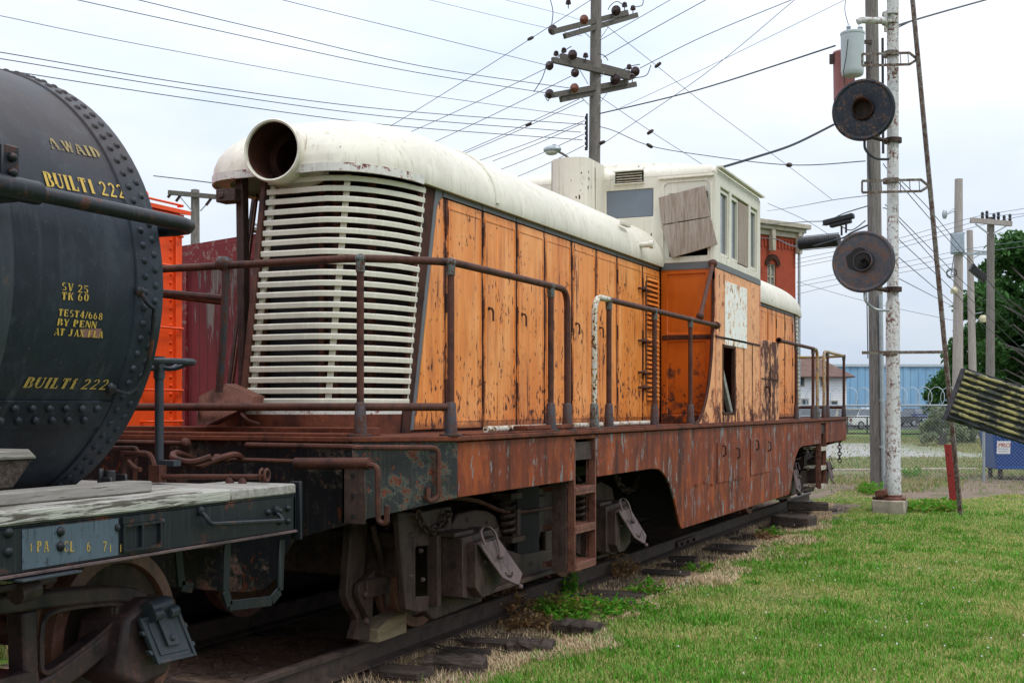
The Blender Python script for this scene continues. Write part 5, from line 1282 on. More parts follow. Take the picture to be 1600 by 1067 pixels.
# white pipe lying on the walkway
p0, p1 = SZ(755,659,1.40), SZ(1032,655,1.30)
tag(MB().tube([(1.42,p0[0],DZ+.026),(1.30,(p0[0]+p1[0])/2,DZ+.024),(1.24,p1[0],DZ+.026)],.023,10).build('pipe', M['pipe_white']), 'white painted pipe lying loose on the rusty walkway below the orange doors', 'pipe')
tag(MB().bar((1.50,8.25,DZ+.03),(1.57,9.0,DZ+.035),.12,.03).build('scrap_plate', M['deck_rust'], bevel=.004), 'flat rusty scrap plate at the walkway edge above the ladder', 'plate')

# ------------------------------------------------------------------ grass
def blade_mat(name, greens, dry, dry_bias, trans=.25):
    t = NT(name); geo = t.n('ShaderNodeNewGeometry'); rnd = geo.outputs['Random Per Island']
    pos = t.n('ShaderNodeNewGeometry').outputs['Position']
    big = t.noise(.45, 4, .6, vec=pos); mid = t.noise(1.9, 4, .6, vec=pos)
    c = t.mix(rnd, greens[0], greens[1]); c = t.mix(t.step(mid, .4, .65), c, greens[2])
    f = t.math('ADD', t.math('MULTIPLY', t.math('FRACT', t.math('MULTIPLY', rnd, 37.0)), .55), t.math('MULTIPLY', t.math('ADD', big, mid), .45))
    c = t.mix(t.step(f, dry_bias, dry_bias+.12), c, t.mix(t.math('FRACT', t.math('MULTIPLY', rnd, 91.0)), dry[0], dry[1]))
    t.out(c, .6, 0, .25)
    tr = t.n('ShaderNodeBsdfTranslucent'); t.set(tr.inputs[0], c); ms = t.n('ShaderNodeMixShader'); ms.inputs[0].default_value = trans
    t.t.links.new(t.b.outputs[0], ms.inputs[1]); t.t.links.new(tr.outputs[0], ms.inputs[2]); t.t.links.new(ms.outputs[0], t.o.inputs[0])
    return t.m
def blades(name, P, h, w, lean, mat, label, cat='grass', curl=.6):
    """P: n x 3 roots; h,w arrays; one bent two-piece blade each"""
    n = len(P); a = rng.uniform(0, 2*np.pi, n); b = a + rng.uniform(-.6,.6,n)
    d = np.stack([np.cos(a), np.sin(a), np.zeros(n)], -1); s = np.stack([-np.sin(b), np.cos(b), np.zeros(n)], -1)
    l = (rng.uniform(.1,1,n)*lean)[:,None]; h = h[:,None]; w = w[:,None]; up = np.array([0,0,1.])
    m1 = P + up*h*.55 + d*l*h*.35; tip = P + up*h*np.sqrt(np.maximum(.05,1-l*l*.55)) + d*l*h*(.75+curl*.4)
    V = np.stack([P-s*w, P+s*w, m1+s*w*.8, m1-s*w*.8, tip], 1).reshape(-1,3)
    me = bpy.data.meshes.new(name); me.vertices.add(5*n); me.vertices.foreach_set('co', V.ravel())
    base = (np.arange(n)*5)[:,None]; loops = np.concatenate([base+np.array([0,1,2,3]), base+np.array([3,2,4])], 1).ravel()
    me.loops.add(7*n); me.loops.foreach_set('vertex_index', loops.astype(np.int32))
    me.polygons.add(2*n); st = np.stack([np.arange(n)*7, np.arange(n)*7+4], 1).ravel(); me.polygons.foreach_set('loop_start', st.astype(np.int32))
    me.update(calc_edges=True); me.validate()
    me.materials.append(mat); o = bpy.data.objects.new(name, me); COL.objects.link(o)
    return tag(o, label, cat, kind='stuff')
def scatter(n, d0, d1, px0, px1, pw=1.0):
    d = d0*(d1/d0)**(rng.uniform(0,1,n)**pw); px = rng.uniform(px0, px1, n)
    a = (px-800)/F; x = CX + (-ST+a*CT)*d; y = (CT+a*ST)*d
    return x, y
def edge(x, y): return np.abs(x) - 1.62 - (vnoise(x,y,.9,7)-.5)*.9 - (vnoise(x,y,.3,8)-.5)*.3
# lawn: nearer blades are more numerous per pixel, so the sampling is uniform in picture columns and log depth
x, y = scatter(520000, 7.4, 27.5, 560, 1690, .85)
dd = gdepth(x, y); e = edge(x, y)
tuft = vnoise(x,y,.55,11)*.6+vnoise(x,y,.18,12)*.4
keep = (x > .8) & ((e > 0) | (y > 23.6)) & (rng.uniform(0,1,len(x)) < .35+tuft) & (dd < 22.2+3.4*vnoise(x,y,1.6,17)+1.5*vnoise(x,y,.5,18))
x, y, dd, tuft = x[keep], y[keep], dd[keep], tuft[keep]
hh = (.014+.046*tuft**2.0)*rng.uniform(.55,1.4,len(x)); ww = .0013+.00020*dd
GM = blade_mat('grass_blades', ((.070,.235,.012),(.16,.41,.03),(.10,.32,.016)), ((.56,.47,.21),(.40,.39,.11)), .59)
blades('grass', np.stack([x,y,gz(x,y)],-1), hh, ww, .9, GM, 'short patchy green lawn with straw-coloured spots beside the track')
# taller, darker tufts the mower missed
tx, ty = scatter(420, 7.6, 21, 700, 1680, .9); ok = (edge(tx,ty) > -.15) & (tx > .8); tx, ty = tx[ok], ty[ok]
k = rng.integers(0, len(tx), 26000); ts = rng.uniform(.04,.22,len(tx))
x, y = tx[k]+rng.normal(size=26000)*ts[k], ty[k]+rng.normal(size=26000)*ts[k]
blades('grass', np.stack([x,y,gz(x,y)],-1), rng.uniform(.03,.10,26000)*(.5+ts[k]*3), .0028+.0002*gdepth(x,y), 1.1, blade_mat('tuft_blades', ((.06,.22,.010),(.12,.36,.02),(.08,.28,.013)), ((.24,.34,.06),(.12,.22,.03)), .72, .3), 'taller darker grass tufts scattered through the short lawn')
# rough grass further off
x, y = scatter(110000, 26, 75, 1180, 1700, 1.0); dd = gdepth(x, y); lat = y*ST-(CX-x)*CT
nb = vnoise(x,y,2.5,21)
pk = np.where(dd < 34.6, .05+.35*(nb>.66), np.where((dd > 44) & (dd < 63) & (lat < 17+nb*5), .04, .8))
keep = (rng.uniform(0,1,len(x)) < pk) & ((x > 2.0) | (y > 24))
x, y, dd = x[keep], y[keep], dd[keep]
blades('grass', np.stack([x,y,gz(x,y)],-1), rng.uniform(.04,.11,len(x)), .0016+.0003*dd, .8, blade_mat('rough_grass', ((.085,.18,.025),(.18,.27,.06),(.12,.22,.04)), ((.38,.32,.17),(.30,.26,.12)), .58), 'thin rough grass on the far dirt and verge behind the mast')
# dry straw by the rail
x, y = scatter(420000, 7.2, 24, 380, 1300, .9); e = edge(x, y)
keep = (x > .84) & (e < .25) & (y < 23.6) & (rng.uniform(0,1,len(x)) < .35+1.6*np.clip(vnoise(x,y,.45,31)-.3,0,1)); x, y = x[keep], y[keep]; dd = gdepth(x,y)
blades('dry_grass', np.stack([x,y,gz(x,y)+.004],-1), rng.uniform(.02,.075,len(x)), .0012+.00016*dd, 1.35, blade_mat('straw', ((.60,.45,.27),(.42,.27,.15),(.68,.53,.33)), ((.32,.18,.09),(.70,.58,.38)), .62, .1), 'dry straw and dead grass between the rail and the lawn')
# grass left of the track
x, y = scatter(60000, 7, 40, -60, 560, 1.0); keep = (x < -1.7) & ((np.abs(x+4.3) > 1.2) | (rng.uniform(0,1,len(x)) < .4)); x, y = x[keep], y[keep]; dd = gdepth(x,y)
blades('grass', np.stack([x,y,gz(x,y)],-1), rng.uniform(.06,.2,len(x)), .002+.0003*dd, .8, blade_mat('left_grass', ((.10,.18,.03),(.20,.27,.06),(.14,.22,.04)), ((.42,.36,.18),(.33,.28,.13)), .6), 'long grass on the far side of the track seen under the tank car')
# leafy weeds along the ties
def weed(p, r, h, n, mat, label, leaf=.03, cat='weed', group='weeds beside the track', name='weed_clump', stems=None):
    m = MB(); rs = random.Random(int(p[0]*1000+p[1]*77))
    S_ = []
    for i in range(max(4, n//14)):
        a, q = rs.uniform(0,2*math.pi), r*math.sqrt(rs.random()); S_.append((Vector((q*math.cos(a)*.6,q*math.sin(a)*.6,0)), Vector((q*math.cos(a)*1.1,q*math.sin(a)*1.1,h*(1-.55*(q/r)**2)*rs.uniform(.7,1.1)))))
    sm_ = MB()
    for a, b in S_: sm_.tube([a,a.lerp(b,.5)+Vector((0,0,.01)),b], [.004,.003,.0015], 4)
    for i in range(n):
        a, b = rs.choice(S_); t = rs.uniform(.15,1); c = a.lerp(b,t)+Vector((rs.gauss(0,.012),rs.gauss(0,.012),0))
        d = Vector((rs.gauss(0,1),rs.gauss(0,1),rs.uniform(-.2,.8))).normalized(); s = d.orthogonal().normalized(); s = Matrix.Rotation(rs.uniform(0,6.28),3,d)@s; l = leaf*rs.uniform(.6,1.4)
        up = d.cross(s)*l*.12
        m.add([c, c+d*l*.5+s*l*.28+up, c+d*l, c+d*l*.5-s*l*.28+up], [(0,1,2,3)])
    root = thing(name, label, cat, p, group)
    def b(mb, nm, mt):
        mb = mb.xf(lambda v: v+Vector(p)); return mb.build(nm, mt, root, flat=True, recalc=False)
    b(m, 'leaves', mat); b(sm_, 'stems', mat); return root
WG = blade_mat('weed_green', ((.06,.24,.012),(.14,.42,.03),(.09,.31,.016)), ((.30,.30,.05),(.2,.2,.04)), .78, .4)
WY = blade_mat('weed_yellow', ((.18,.28,.04),(.34,.38,.07),(.22,.31,.05)), ((.30,.20,.06),(.22,.13,.05)), .62, .25)
WB = blade_mat('weed_brown', ((.24,.12,.05),(.36,.20,.085),(.30,.16,.07)), ((.40,.26,.11),(.15,.075,.04)), .6, .15)
def wp(px, py): 
    p = W(px, py, Z=-.22); return (p.x, p.y, float(gz(p.x,p.y)))
for px, py, r, h, n, mt, lab in (
    (905,962,.36,.22,620,WG,'biggest bright green weed clump beside the rail ahead of the ladder'),
    (868,956,.24,.20,380,WY,'yellowing weed clump between the dry and the bright green weeds'),
    (775,965,.30,.24,560,WB,'brown withered weed clump hanging over the rail'),
    (830,978,.24,.15,360,WB,'low brown withered weed clump beside a dark tie'),
    (975,958,.25,.16,380,WG,'green weed clump at the lawn edge beside the dry ties'),
    (1010,925,.20,.18,260,WG,'small green weed clump between two tie ends'),
    (960,905,.22,.22,300,WB,'tall brown withered weeds against the rail below the ladder'),
    (1098,890,.18,.12,200,WG,'little green weed clump by the rail joint'),
    (1210,835,.22,.14,260,WG,'green weed patch at the lawn edge near the end of the skirt'),
    (1245,800,.24,.16,260,WG,'pale green weed patch below the rear ladder'),
    (1190,840,.2,.12,160,WB,'brown withered weed patch by the last ties'),
    (890,935,.16,.24,170,WG,'upright green weed growing against the rail'),
    (1440,800,.55,.16,700,WG,'wide bright green weed patch at the foot of the white mast'),
    (1470,797,.4,.16,420,WG,'green weed patch at the foot of the red post'),
    (1428,748,.3,.3,220,WG,'single green weed tuft on the brown dirt beyond the mast'),
    (1365,775,.4,.25,300,WG,'green weeds around the base of the wooden pole')):
    weed(wp(px,py), r*1.15, h*1.1, int(n*1.8), mt, lab, leaf=.042 if px < 1300 else .06)
# ballast stones, bark and rust flakes along the rail
st_ = MB(); rs = random.Random(12)
for i in range(6500):
    yy = rs.uniform(5.5,23.5); xx = rs.choice((rs.uniform(.85,1.75), rs.uniform(.85,1.5), rs.uniform(-.5,.65))); r = (rs.uniform(.008,.030) if xx > .8 else rs.uniform(.005,.016))*(1.4 if rs.random() < .05 else 1)
    c = Vector((xx,yy,float(gz(xx,yy))+r*.3)); q = [Vector((rs.gauss(0,1),rs.gauss(0,1),rs.gauss(0,1))).normalized()*r*rs.uniform(.7,1.2) for _ in range(1)]
    a = [c+Vector((r*rs.uniform(.7,1.3)*math.cos(t),r*rs.uniform(.7,1.3)*math.sin(t),0)) for t in (0,1.26,2.5,3.8,5.0)]; tp = c+Vector((rs.uniform(-.3,.3)*r,rs.uniform(-.3,.3)*r,r*rs.uniform(.35,.7)))
    st_.add(a+[tp], [(0,1,5),(1,2,5),(2,3,5),(3,4,5),(4,0,5)])
tag(st_.build('ballast', plain('ballast_stone',(.17,.135,.11),.9,0,.5,3), flat=True, recalc=False), 'loose ballast stones and bark chips between the rail and the lawn', 'ballast', kind='stuff')
# fallen twigs under the frame
tw = MB(); rs = random.Random(3)
for i in range(60):
    p = Vector((rs.uniform(-.6,1.3), rs.uniform(5.2,8.5), -.175)); a = rs.uniform(0,6.28); l = rs.uniform(.1,.5)
    tw.tube([p, p+Vector((math.cos(a)*l*.5,math.sin(a)*l*.5,rs.uniform(0,.05))), p+Vector((math.cos(a+.3)*l,math.sin(a+.3)*l,.0))], .004, 4)
tag(tw.build('dead_twigs', M['tie']), 'dead twigs and plant litter in the dirt under the locomotive front', 'twigs', kind='stuff')
# clover and dandelion specks
fl_ = MB(); rs = random.Random(9)
for i in range(60):
    p = G(rs.uniform(1050,1600), rs.uniform(8,20)); p.z = -.14; fl_.ball(p, .007, 4)
tag(fl_.build('clover_flowers', plain('clover_white',(.75,.73,.72),.7)), 'tiny white clover flowers dotted over the lawn', 'flowers', kind='stuff')
# ------------------------------------------------------------------ boxcars on the next track
for x in (-3.55,-5.05): tag(rail_mesh(x, -8, 40).build('rail', M['rail']), 'rail of the next track, %s the boxcars' % ('nearer side under' if x > -4 else 'far side under'), 'rail')
def boxcar(name, label, y0, y1, xr, xl, ztop, zpeak, mat, trim, steel):
    b = thing(name, label, 'boxcar', ((xr+xl)/2, (y0+y1)/2, 0))
    xm = (xr+xl)/2; pr = [(xr,1.15),(xr,ztop),(xm,zpeak),(xl,ztop),(xl,1.15)]
    MB().prism(pr, 'y', y0, y1).build('body', mat, b, bevel=.01)
    rf = MB().prism([(xr+.08,ztop-.0),(xr+.08,ztop+.04),(xm,zpeak+.05),(xl-.08,ztop+.04),(xl-.08,ztop),(xm,zpeak+.005)], 'y', y0-.05, y1+.05)
    rf.build('roof', trim if not steel else mat, b)
    MB().box((xl+.2,y0+.2,.8),(xr-.2,y1-.2,1.14)).build('underframe', M['dark'], b)
    for yy in (y0+1.2, y1-1.2):
        for x in (-3.55,-5.05):
            MB().lathe([(.1,-.06),(.42,-.06),(.44,.06),(.1,.06)], (x,yy,.42), (1,0,0), 24).build('wheel', M['wheel'], b)
    return b
OY0, OY1 = -3.0, 9.93
oc = boxcar('steel_boxcar', 'bright orange steel boxcar standing behind the tank car', OY0, OY1, -2.86, -5.76, 3.47, 3.72, M['boxcar_orange'], None, True)
rb = MB()
for k in range(11):
    y = OY1-.02-k*1.15; rb.box((-2.86,y-.09,1.2),(-2.83,y,3.45))
rb.box((-2.86,OY0,3.36),(-2.82,OY1,3.47)).box((-2.86,OY0,1.15),(-2.82,OY1,1.25)); rb.build('side_rib', M['boxcar_orange'], oc, bevel=.004)
rv = MB()
for k in range(11):
    y = OY1-.16-k*1.15
    for j in range(26): rv.dome((-2.86,y,1.3+j*.083),(1,0,0),.02,.016,5)
rv.build('rivets', M['boxcar_orange'], oc)
rg = MB()
for j in range(8):
    z = 1.45+j*.30; MB().tube(fillet([(-2.86,9.35,z),(-2.79,9.35,z),(-2.79,9.88,z),(-2.86,9.88,z)],.02,2),.012,6).build('ladder_rung', M['boxcar_orange'], oc)
for j in range(0): rg.tube([(-5.4+.0*j,10.0,1.6+j*.4),(-4.9,10.0,1.6+j*.4)],.012,6)
rg.tube(fillet([(-3.0,9.6,3.55),(-3.0,9.6,3.66),(-3.5,9.8,3.70),(-3.5,9.8,3.6)],.04,3),.014,6)
rg.build('roof_grab', M['boxcar_orange'], oc)
mc = boxcar('wooden_boxcar', 'maroon wooden boxcar with grey flaking paint behind the locomotive nose', 13.84, 25.0, -2.9, -5.95, 3.74, 3.86, M['boxcar_maroon'], M['maroon_trim'], False)
tr = MB(); ye = 13.80
tr.prism([(-2.86,3.50),(-2.86,3.745),(-4.42,3.865),(-5.99,3.745),(-5.99,3.50),(-4.42,3.56)], 'y', ye-.02, ye+.03); 
tr.box((-3.0,ye-.02,1.15),(-2.86,ye+.03,3.50)).box((-5.99,ye-.02,1.15),(-5.86,ye+.03,3.50)).box((-5.86,ye-.015,1.15),(-3.0,ye+.03,1.32))
tr.build('end_trim', M['maroon_trim'], mc, bevel=.006)
rw = MB().box((-4.75,13.6,3.90),(-4.10,25.2,3.94)); 
for k in range(3): rw.tube([(-4.9+k*.4,13.8,3.88),(-4.7+k*.4,13.7,4.02),(-4.5+k*.4,13.8,3.90)],.02,5)
rw.build('roof_walk', M['wood_grey'], mc)

# ------------------------------------------------------------------ poles, mast, wires
def tapered_pole(base, h, r0, r1, lean=(0,0), n=14):
    b = Vector(base); return MB().lathe([(r0,0),(r0*.5+r1*.5,h*.5),(r1,h),(r1*.3,h+.03)], b, (lean[0],lean[1],1), n)
def obj_in(mb, name, mat, parent=None, **k): return mb.build(name, mat, parent, **k)
# main pole with four double crossarms
MD = 40.0
pb = W(924,400,d=MD); pb.z = -.2; ptop = W(932,-60,d=MD)
mp = thing('utility_pole', 'tall grey wooden pole with tiers of double crossarms and brown insulators, behind the cab', 'utility pole', tuple(pb))
ln = ((ptop.x-pb.x)/(ptop.z-pb.z),(ptop.y-pb.y)/(ptop.z-pb.z))
tapered_pole(pb, ptop.z-pb.z, .21, .17, ln).build('pole', M['pole'], mp)
def crossarm(parent, pa, pb_, d0, d1, w=.13, h=.17): 
    a, b = W(*pa,d=d0), W(*pb_,d=d1); return MB().bar(a, b, w, h).build('crossarm', M['arm'], parent, bevel=.008)
def insulator(p, r, axis, mat, parent):
    m = MB().lathe([(.03,-.10),(.05,-.06),(r,-.03),(r*.95,.0),(r*.6,.02),(r*.55,.03),(r*.8,.035),(r*.5,.06),(.04,.09),(.03,.14)], p, axis, 18); return m.build('insulator', mat, parent)
def pin_ins(p, parent): return MB().lathe([(.015,-.16),(.015,-.02),(.085,-.02),(.09,.03),(.05,.05),(.075,.06),(.07,.10),(.03,.13)], p, (0,0,1), 14).build('pin_insulator', M['insul'], parent)
for pa, pb2, d0, d1 in (((864,50),(980,20),38.6,40.9),((882,57),(995,24),38.9,41.3),((863,94),(985,122),38.6,40.7),((876,88),(992,118),39.1,41.1),((864,149),(980,128),38.6,40.9),((876,156),(993,132),38.9,41.3),((880,-10),(975,-22),38.8,40.8)):
    crossarm(mp, pa, pb2, d0, d1)
for pa, pb2 in (((905,44),(923,60)),((951,42),(937,62)),((905,108),(919,132)),((945,112),(934,128)),((904,148),(920,164)),((950,144),(935,164))): MB().bar(W(*pa,d=39.7),W(*pb2,d=39.75),.04,.012).build('arm_brace', M['galv'], mp)
for px, py, r, mt in ((863,47,.19,'insul'),(912,31,.18,'insul_red'),(962,17,.20,'insul'),(858,103,.17,'insul'),(894,86,.19,'insul'),(898,114,.17,'insul'),(933,97,.19,'insul'),(992,112,.19,'insul'),(961,124,.22,'insul'),(858,147,.18,'insul'),(897,138,.18,'insul_red')):
    insulator(W(px,py,d=38.9 if px < 925 else 40.2), r*.85, (Vector((CX,0,CH))-W(px,py,d=38.9)).normalized()+Vector((-.45,0,.12)), M[mt], mp)
for px, py in ((976,10),(989,15),(869,86),(881,81),(915,89),(983,107),(988,122),(888,6)): pin_ins(W(px,py,d=39.6), mp)
hw = MB()
for z in range(7): hw.cyl(W(916,182+z*8,d=39.75), W(916,187+z*8,d=39.75), .05, 8)
hw.bar(W(917,178,d=39.75),W(917,232,d=39.75),.06,.05)
hw.build('cable_rack', M['black_rubber'], mp)
for pts in (((861,45),(864,20),(860,0)),((978,12),(965,3),(955,8),(950,16)),((988,12),(1003,9),(1005,0)),((866,95),(885,78),(893,73)),((854,103),(846,125),(834,144)),((935,84),(945,88),(950,95)),((992,122),(1010,118),(1017,102)),((973,110),(985,104),(1000,101)),((850,148),(856,158),(858,154))):
    MB().tube(smooth_path([W(*q,d=39.4) for q in pts],5),.014,5).build('jumper_wire', M['wire'], mp)
# cobra-head street lamp
sl_ = thing('street_lamp', 'grey cobra-head street lamp on a thin arm, just left of the crossarmed pole', 'street lamp', tuple(G(905,37)))
a = W(886,248,d=37); hd = W(863,236,d=37); v = (hd-a).normalized()
MB().tube(smooth_path([W(912,285,d=37.6),W(897,262,d=37.2),W(886,245,d=37),hd+Vector((0,0,.06))],4),.035,8).cyl(G(905,37.6),W(912,285,d=37.6),.10,10).build('lamp_arm', M['pole'], sl_)
MB().ball(W(863,234,d=37),.30,12,(.95,.6,.42)).cyl(W(866,229,d=37),W(866,226,d=37),.06,8).build('lamp_head', M['galv'], sl_)
MB().ball(W(862,238,d=36.98),.24,10,(.85,.55,.40)).build('lens', plain('lamp_lens',(.45,.44,.38),.2,0,.1), sl_)

# wooden pole behind the mast, with two transformers, conduit
P2 = 27.0
b2 = G(1372,P2); t2 = W(1361,-60,d=P2)
wp_ = thing('utility_pole', 'wooden pole directly behind the white mast, carrying two transformer cans', 'utility pole', tuple(b2))
tapered_pole(b2, t2.z-b2.z, .165, .135, ((t2.x-b2.x)/(t2.z-b2.z),(t2.y-b2.y)/(t2.z-b2.z))).build('pole', M['pole'], wp_)
cdt = MB().tube([W(1381,766,d=P2-.2),W(1378,600,d=P2-.2),W(1376,460,d=P2-.2)],.045,10); cdt.cyl(W(1378,628,d=P2-.2),W(1378,624,d=P2-.2),.055,10).cyl(W(1378,700,d=P2-.2),W(1378,696,d=P2-.2),.055,10)
cdt.build('conduit', M['galv'], wp_)
MB().tube([W(1354,440,d=P2-.16),W(1356,560,d=P2-.17)],.012,5).tube([W(1379,60,d=P2),W(1380,240,d=P2)],.03,6).tube([W(1357,240,d=P2-.15),W(1360,300,d=P2-.15)],.02,5).build('pole_wire', M['wire'], wp_)
tg = thing('transformer', 'grey cylindrical transformer can with two bushings, on the wooden pole behind the mast', 'transformer', tuple(W(1332,120,d=26.6)), 'transformers on the pole behind the mast')
q0, q1 = W(1332,119,d=26.4), W(1331,55,d=26.4)
MB().lathe([(.0,0),(.20,0),(.225,.03),(.235,.12),(.245,.86),(.255,.87),(.255,.91),(.22,.93),(.05,.95)], q0, (0,0,1), 28).build('tank', plain('transformer_grey',(.42,.46,.47),.4,0,.06,2), tg)
MB().lathe([(.05,0),(.03,.05),(.055,.07),(.03,.09),(.055,.11),(.03,.13),(.055,.15),(.02,.2)], W(1326,54,d=26.4), (0,0,1), 12).lathe([(.05,0),(.06,.03),(.045,.05),(.06,.07),(.045,.09),(.06,.11),(.03,.15)], W(1344,52,d=26.4), (0,0,1), 12).build('bushing', M['galv'], tg)
MB().tube(smooth_path([W(1326,40,d=26.4),W(1320,15,d=26.4),W(1324,-10,d=26.4)],4),.008,5).tube([W(1325,62,d=26.1),W(1322,90,d=26.1),W(1318,112,d=26.1),W(1320,134,d=26.2)],.011,5).build('lead', M['wire'], tg)
for zz in (66,100): MB().bar(W(1336,zz,d=26.55),W(1362,zz,d=26.9),.05,.08).build('hanger', M['truck'], tg)
tr_ = thing('transformer', 'reddish stained transformer can half hidden behind the grey one and the upper signal disc', 'transformer', tuple(W(1318,165,d=27.2)), 'transformers on the pole behind the mast')
MB().lathe([(.0,0),(.20,0),(.225,.03),(.235,1.0),(.25,1.02),(.24,1.06),(.05,1.1)], W(1319,158,d=27.1), (0,0,1), 24).build('tank', paint_mat('transformer_red',(.36,.14,.14), rust=.1, scale=2, primer=(.4,.36,.36)), tr_)
MB().bar(W(1330,100,d=27.1),W(1356,100,d=27),.06,.08).tube([W(1302,88,d=27.1),W(1304,150,d=27.1)],.012,5).box(tuple(W(1300,100,d=27.1)-Vector((.05,.05,0))),tuple(W(1300,100,d=27.1)+Vector((.05,.05,.2)))).build('hanger', M['truck'], tr_)

# white signal mast with two round targets
S0 = 21.3
mb_ = G(1395,S0); top = W(1391,-70,d=S0); top.x, top.y = mb_.x, mb_.y
sig = thing('signal_mast', 'white rust-flaked signal mast carrying two round discs, on a concrete footing', 'signal', tuple(mb_))
zc = W(1395,500,d=S0).z
MB().lathe([(.142,.30),(.142,.62),(.128,.64),(.128,1.9),(.118,1.93),(.118,zc+.5),(.098,zc+.53),(.098,top.z-mb_.z)], mb_, (0,0,1), 24).build('mast', M['mast'], sig)
MB().lathe([(.22,.20),(.22,.25),(.16,.26),(.16,.30)], mb_, (0,0,1), 20).box((mb_.x-.32,mb_.y-.14,.22-.2),(mb_.x+.2,mb_.y+.2,.26-.2)).build('base_plate', M['step'], sig, bevel=.006)
MB().obox(Vector((mb_.x-.17,mb_.y-.12,.13)),((1,0,.2),(0,1,0),(-.2,0,1)),(.10,.08,.06)).build('base_shoe', M['step'], sig, bevel=.02)
MB().box((mb_.x-.32,mb_.y-.25,-.25),(mb_.x+.22,mb_.y+.25,.015)).build('footing', M['concrete'], sig, bevel=.02)
tocam = (Vector((CX,0,CH+.6))-mb_); tocam.z = 0; tocam.normalize(); sidev = Vector((-tocam.y, tocam.x, 0))
def target(px, py, mat, tilt, broken):
    c = W(px,py,d=S0-.42); ax = (tocam + sidev*tilt[0] + Vector((0,0,tilt[1]))).normalized(); r = 48.5*(S0-.42)/F
    d_ = MB(); u = ax.orthogonal().normalized()
    d_.lathe([(.16,.02),(r*.4,.035),(r*.86,.02),(r*.93,.035),(r*.99,.02),(r,-.015),(r*.97,-.03),(r*.5,-.01),(.16,-.02)], c, ax, 56, cap=False)
    D = d_.build('target_disc', mat, sig, smooth=25)
    hd_ = MB()
    hood = []
    n = 20; Z = Vector((0,0,1)); up = (Z-ax*Z.dot(ax)).normalized(); rt = up.cross(ax)
    # sun hood round the lens, longer on top; the lower disc's hood is torn
    rows = []
    for k in range(n+1):
        a = 2*math.pi*k/n; e = up*math.sin(a)+rt*math.cos(a); l = .10+.16*max(0,math.sin(a)) 
        if broken: l = .05+.10*max(0,math.cos(a+.6)) 
        rows.append([c+e*.165-ax*.02, c+e*.165+ax*l, c+e*.153+ax*l, c+e*.153-ax*.02])
    hd_.loft(rows, closed=True, cap0=False, cap1=False); hd_.build('lens_hood', M['seam'] if not broken else mat, D)
    MB().lathe([(.16,-.03),(.14,-.16),(.0,-.17)], c, ax, 20, cap=False).build('lens_well', M['dark'], D)
    if broken:
        tp = []
        for k in range(18):
            a = 2*math.pi*k/18; r0 = .17+.09*max(0,math.cos(a-R(150)))+random.uniform(-.02,.02); tp.append(c+(rt*math.cos(a)+up*math.sin(a))*r0-rt*.02+ax*(.030 if False else .037))
        MB().add(tp+[p-ax*.03 for p in tp],[tuple(range(18)),tuple(range(35,17,-1))]+[(i,(i+1)%18,(i+1)%18+18,i+18) for i in range(18)]).build('torn_hole', M['dark'], D)
        MB().lathe([(.07,.10),(.075,.04),(.07,-.14),(.05,-.13),(.055,.05),(.06,.10)], c+rt*.03-up*.03, ax, 16, cap=False).build('lamp_barrel', mat, D)
        MB().lathe([(.055,.0),(.03,.02),(.0,.024)], c+rt*.03-up*.03-ax*.02, ax, 14).build('red_lens', plain('red_lens',(.10,.008,.008),.2), D)
    else:
        MB().lathe([(.09,.0),(.05,.03),(.0,.036)], c-ax*.12, ax, 16).build('lens', plain('dark_lens',(.03,.028,.022),.12), D)
    hs_ = MB(); hs_.lathe([(.20,-.05),(.22,-.25),(.10,-.40),(.0,-.41)], c, ax, 18); b_ = c-up*(r*.78); hs_.tube(fillet([c-ax*.2-up*.3, b_-ax*.1, Vector((mb_.x,mb_.y,b_.z-.05))],.1),.035,8)
    hs_.cyl((mb_.x,mb_.y,b_.z-.06),(mb_.x,mb_.y,b_.z+.02),.15,16); hs_.bar(Vector((mb_.x,mb_.y,b_.z))-sidev*.0, Vector((mb_.x,mb_.y,b_.z))+(-sidev)*.22, .03, .03)
    hs_.build('lamp_case', M['truck'], D)
    cv = MB().tube(smooth_path([c-up*(r*.95)-ax*.12, c-up*(r*1.25)+rt*.02-ax*.12, c-up*(r*1.5)+rt*.16-ax*.25, c-up*(r*1.55)+rt*.38-ax*.3],5),.022,8); cv.build('cable', M['galv'] if broken else M['wire'], D)
target(1349,172,M['disc_top'],(-.12,-.02),False); target(1349,409,M['disc_low'],(-.16,.02),True)
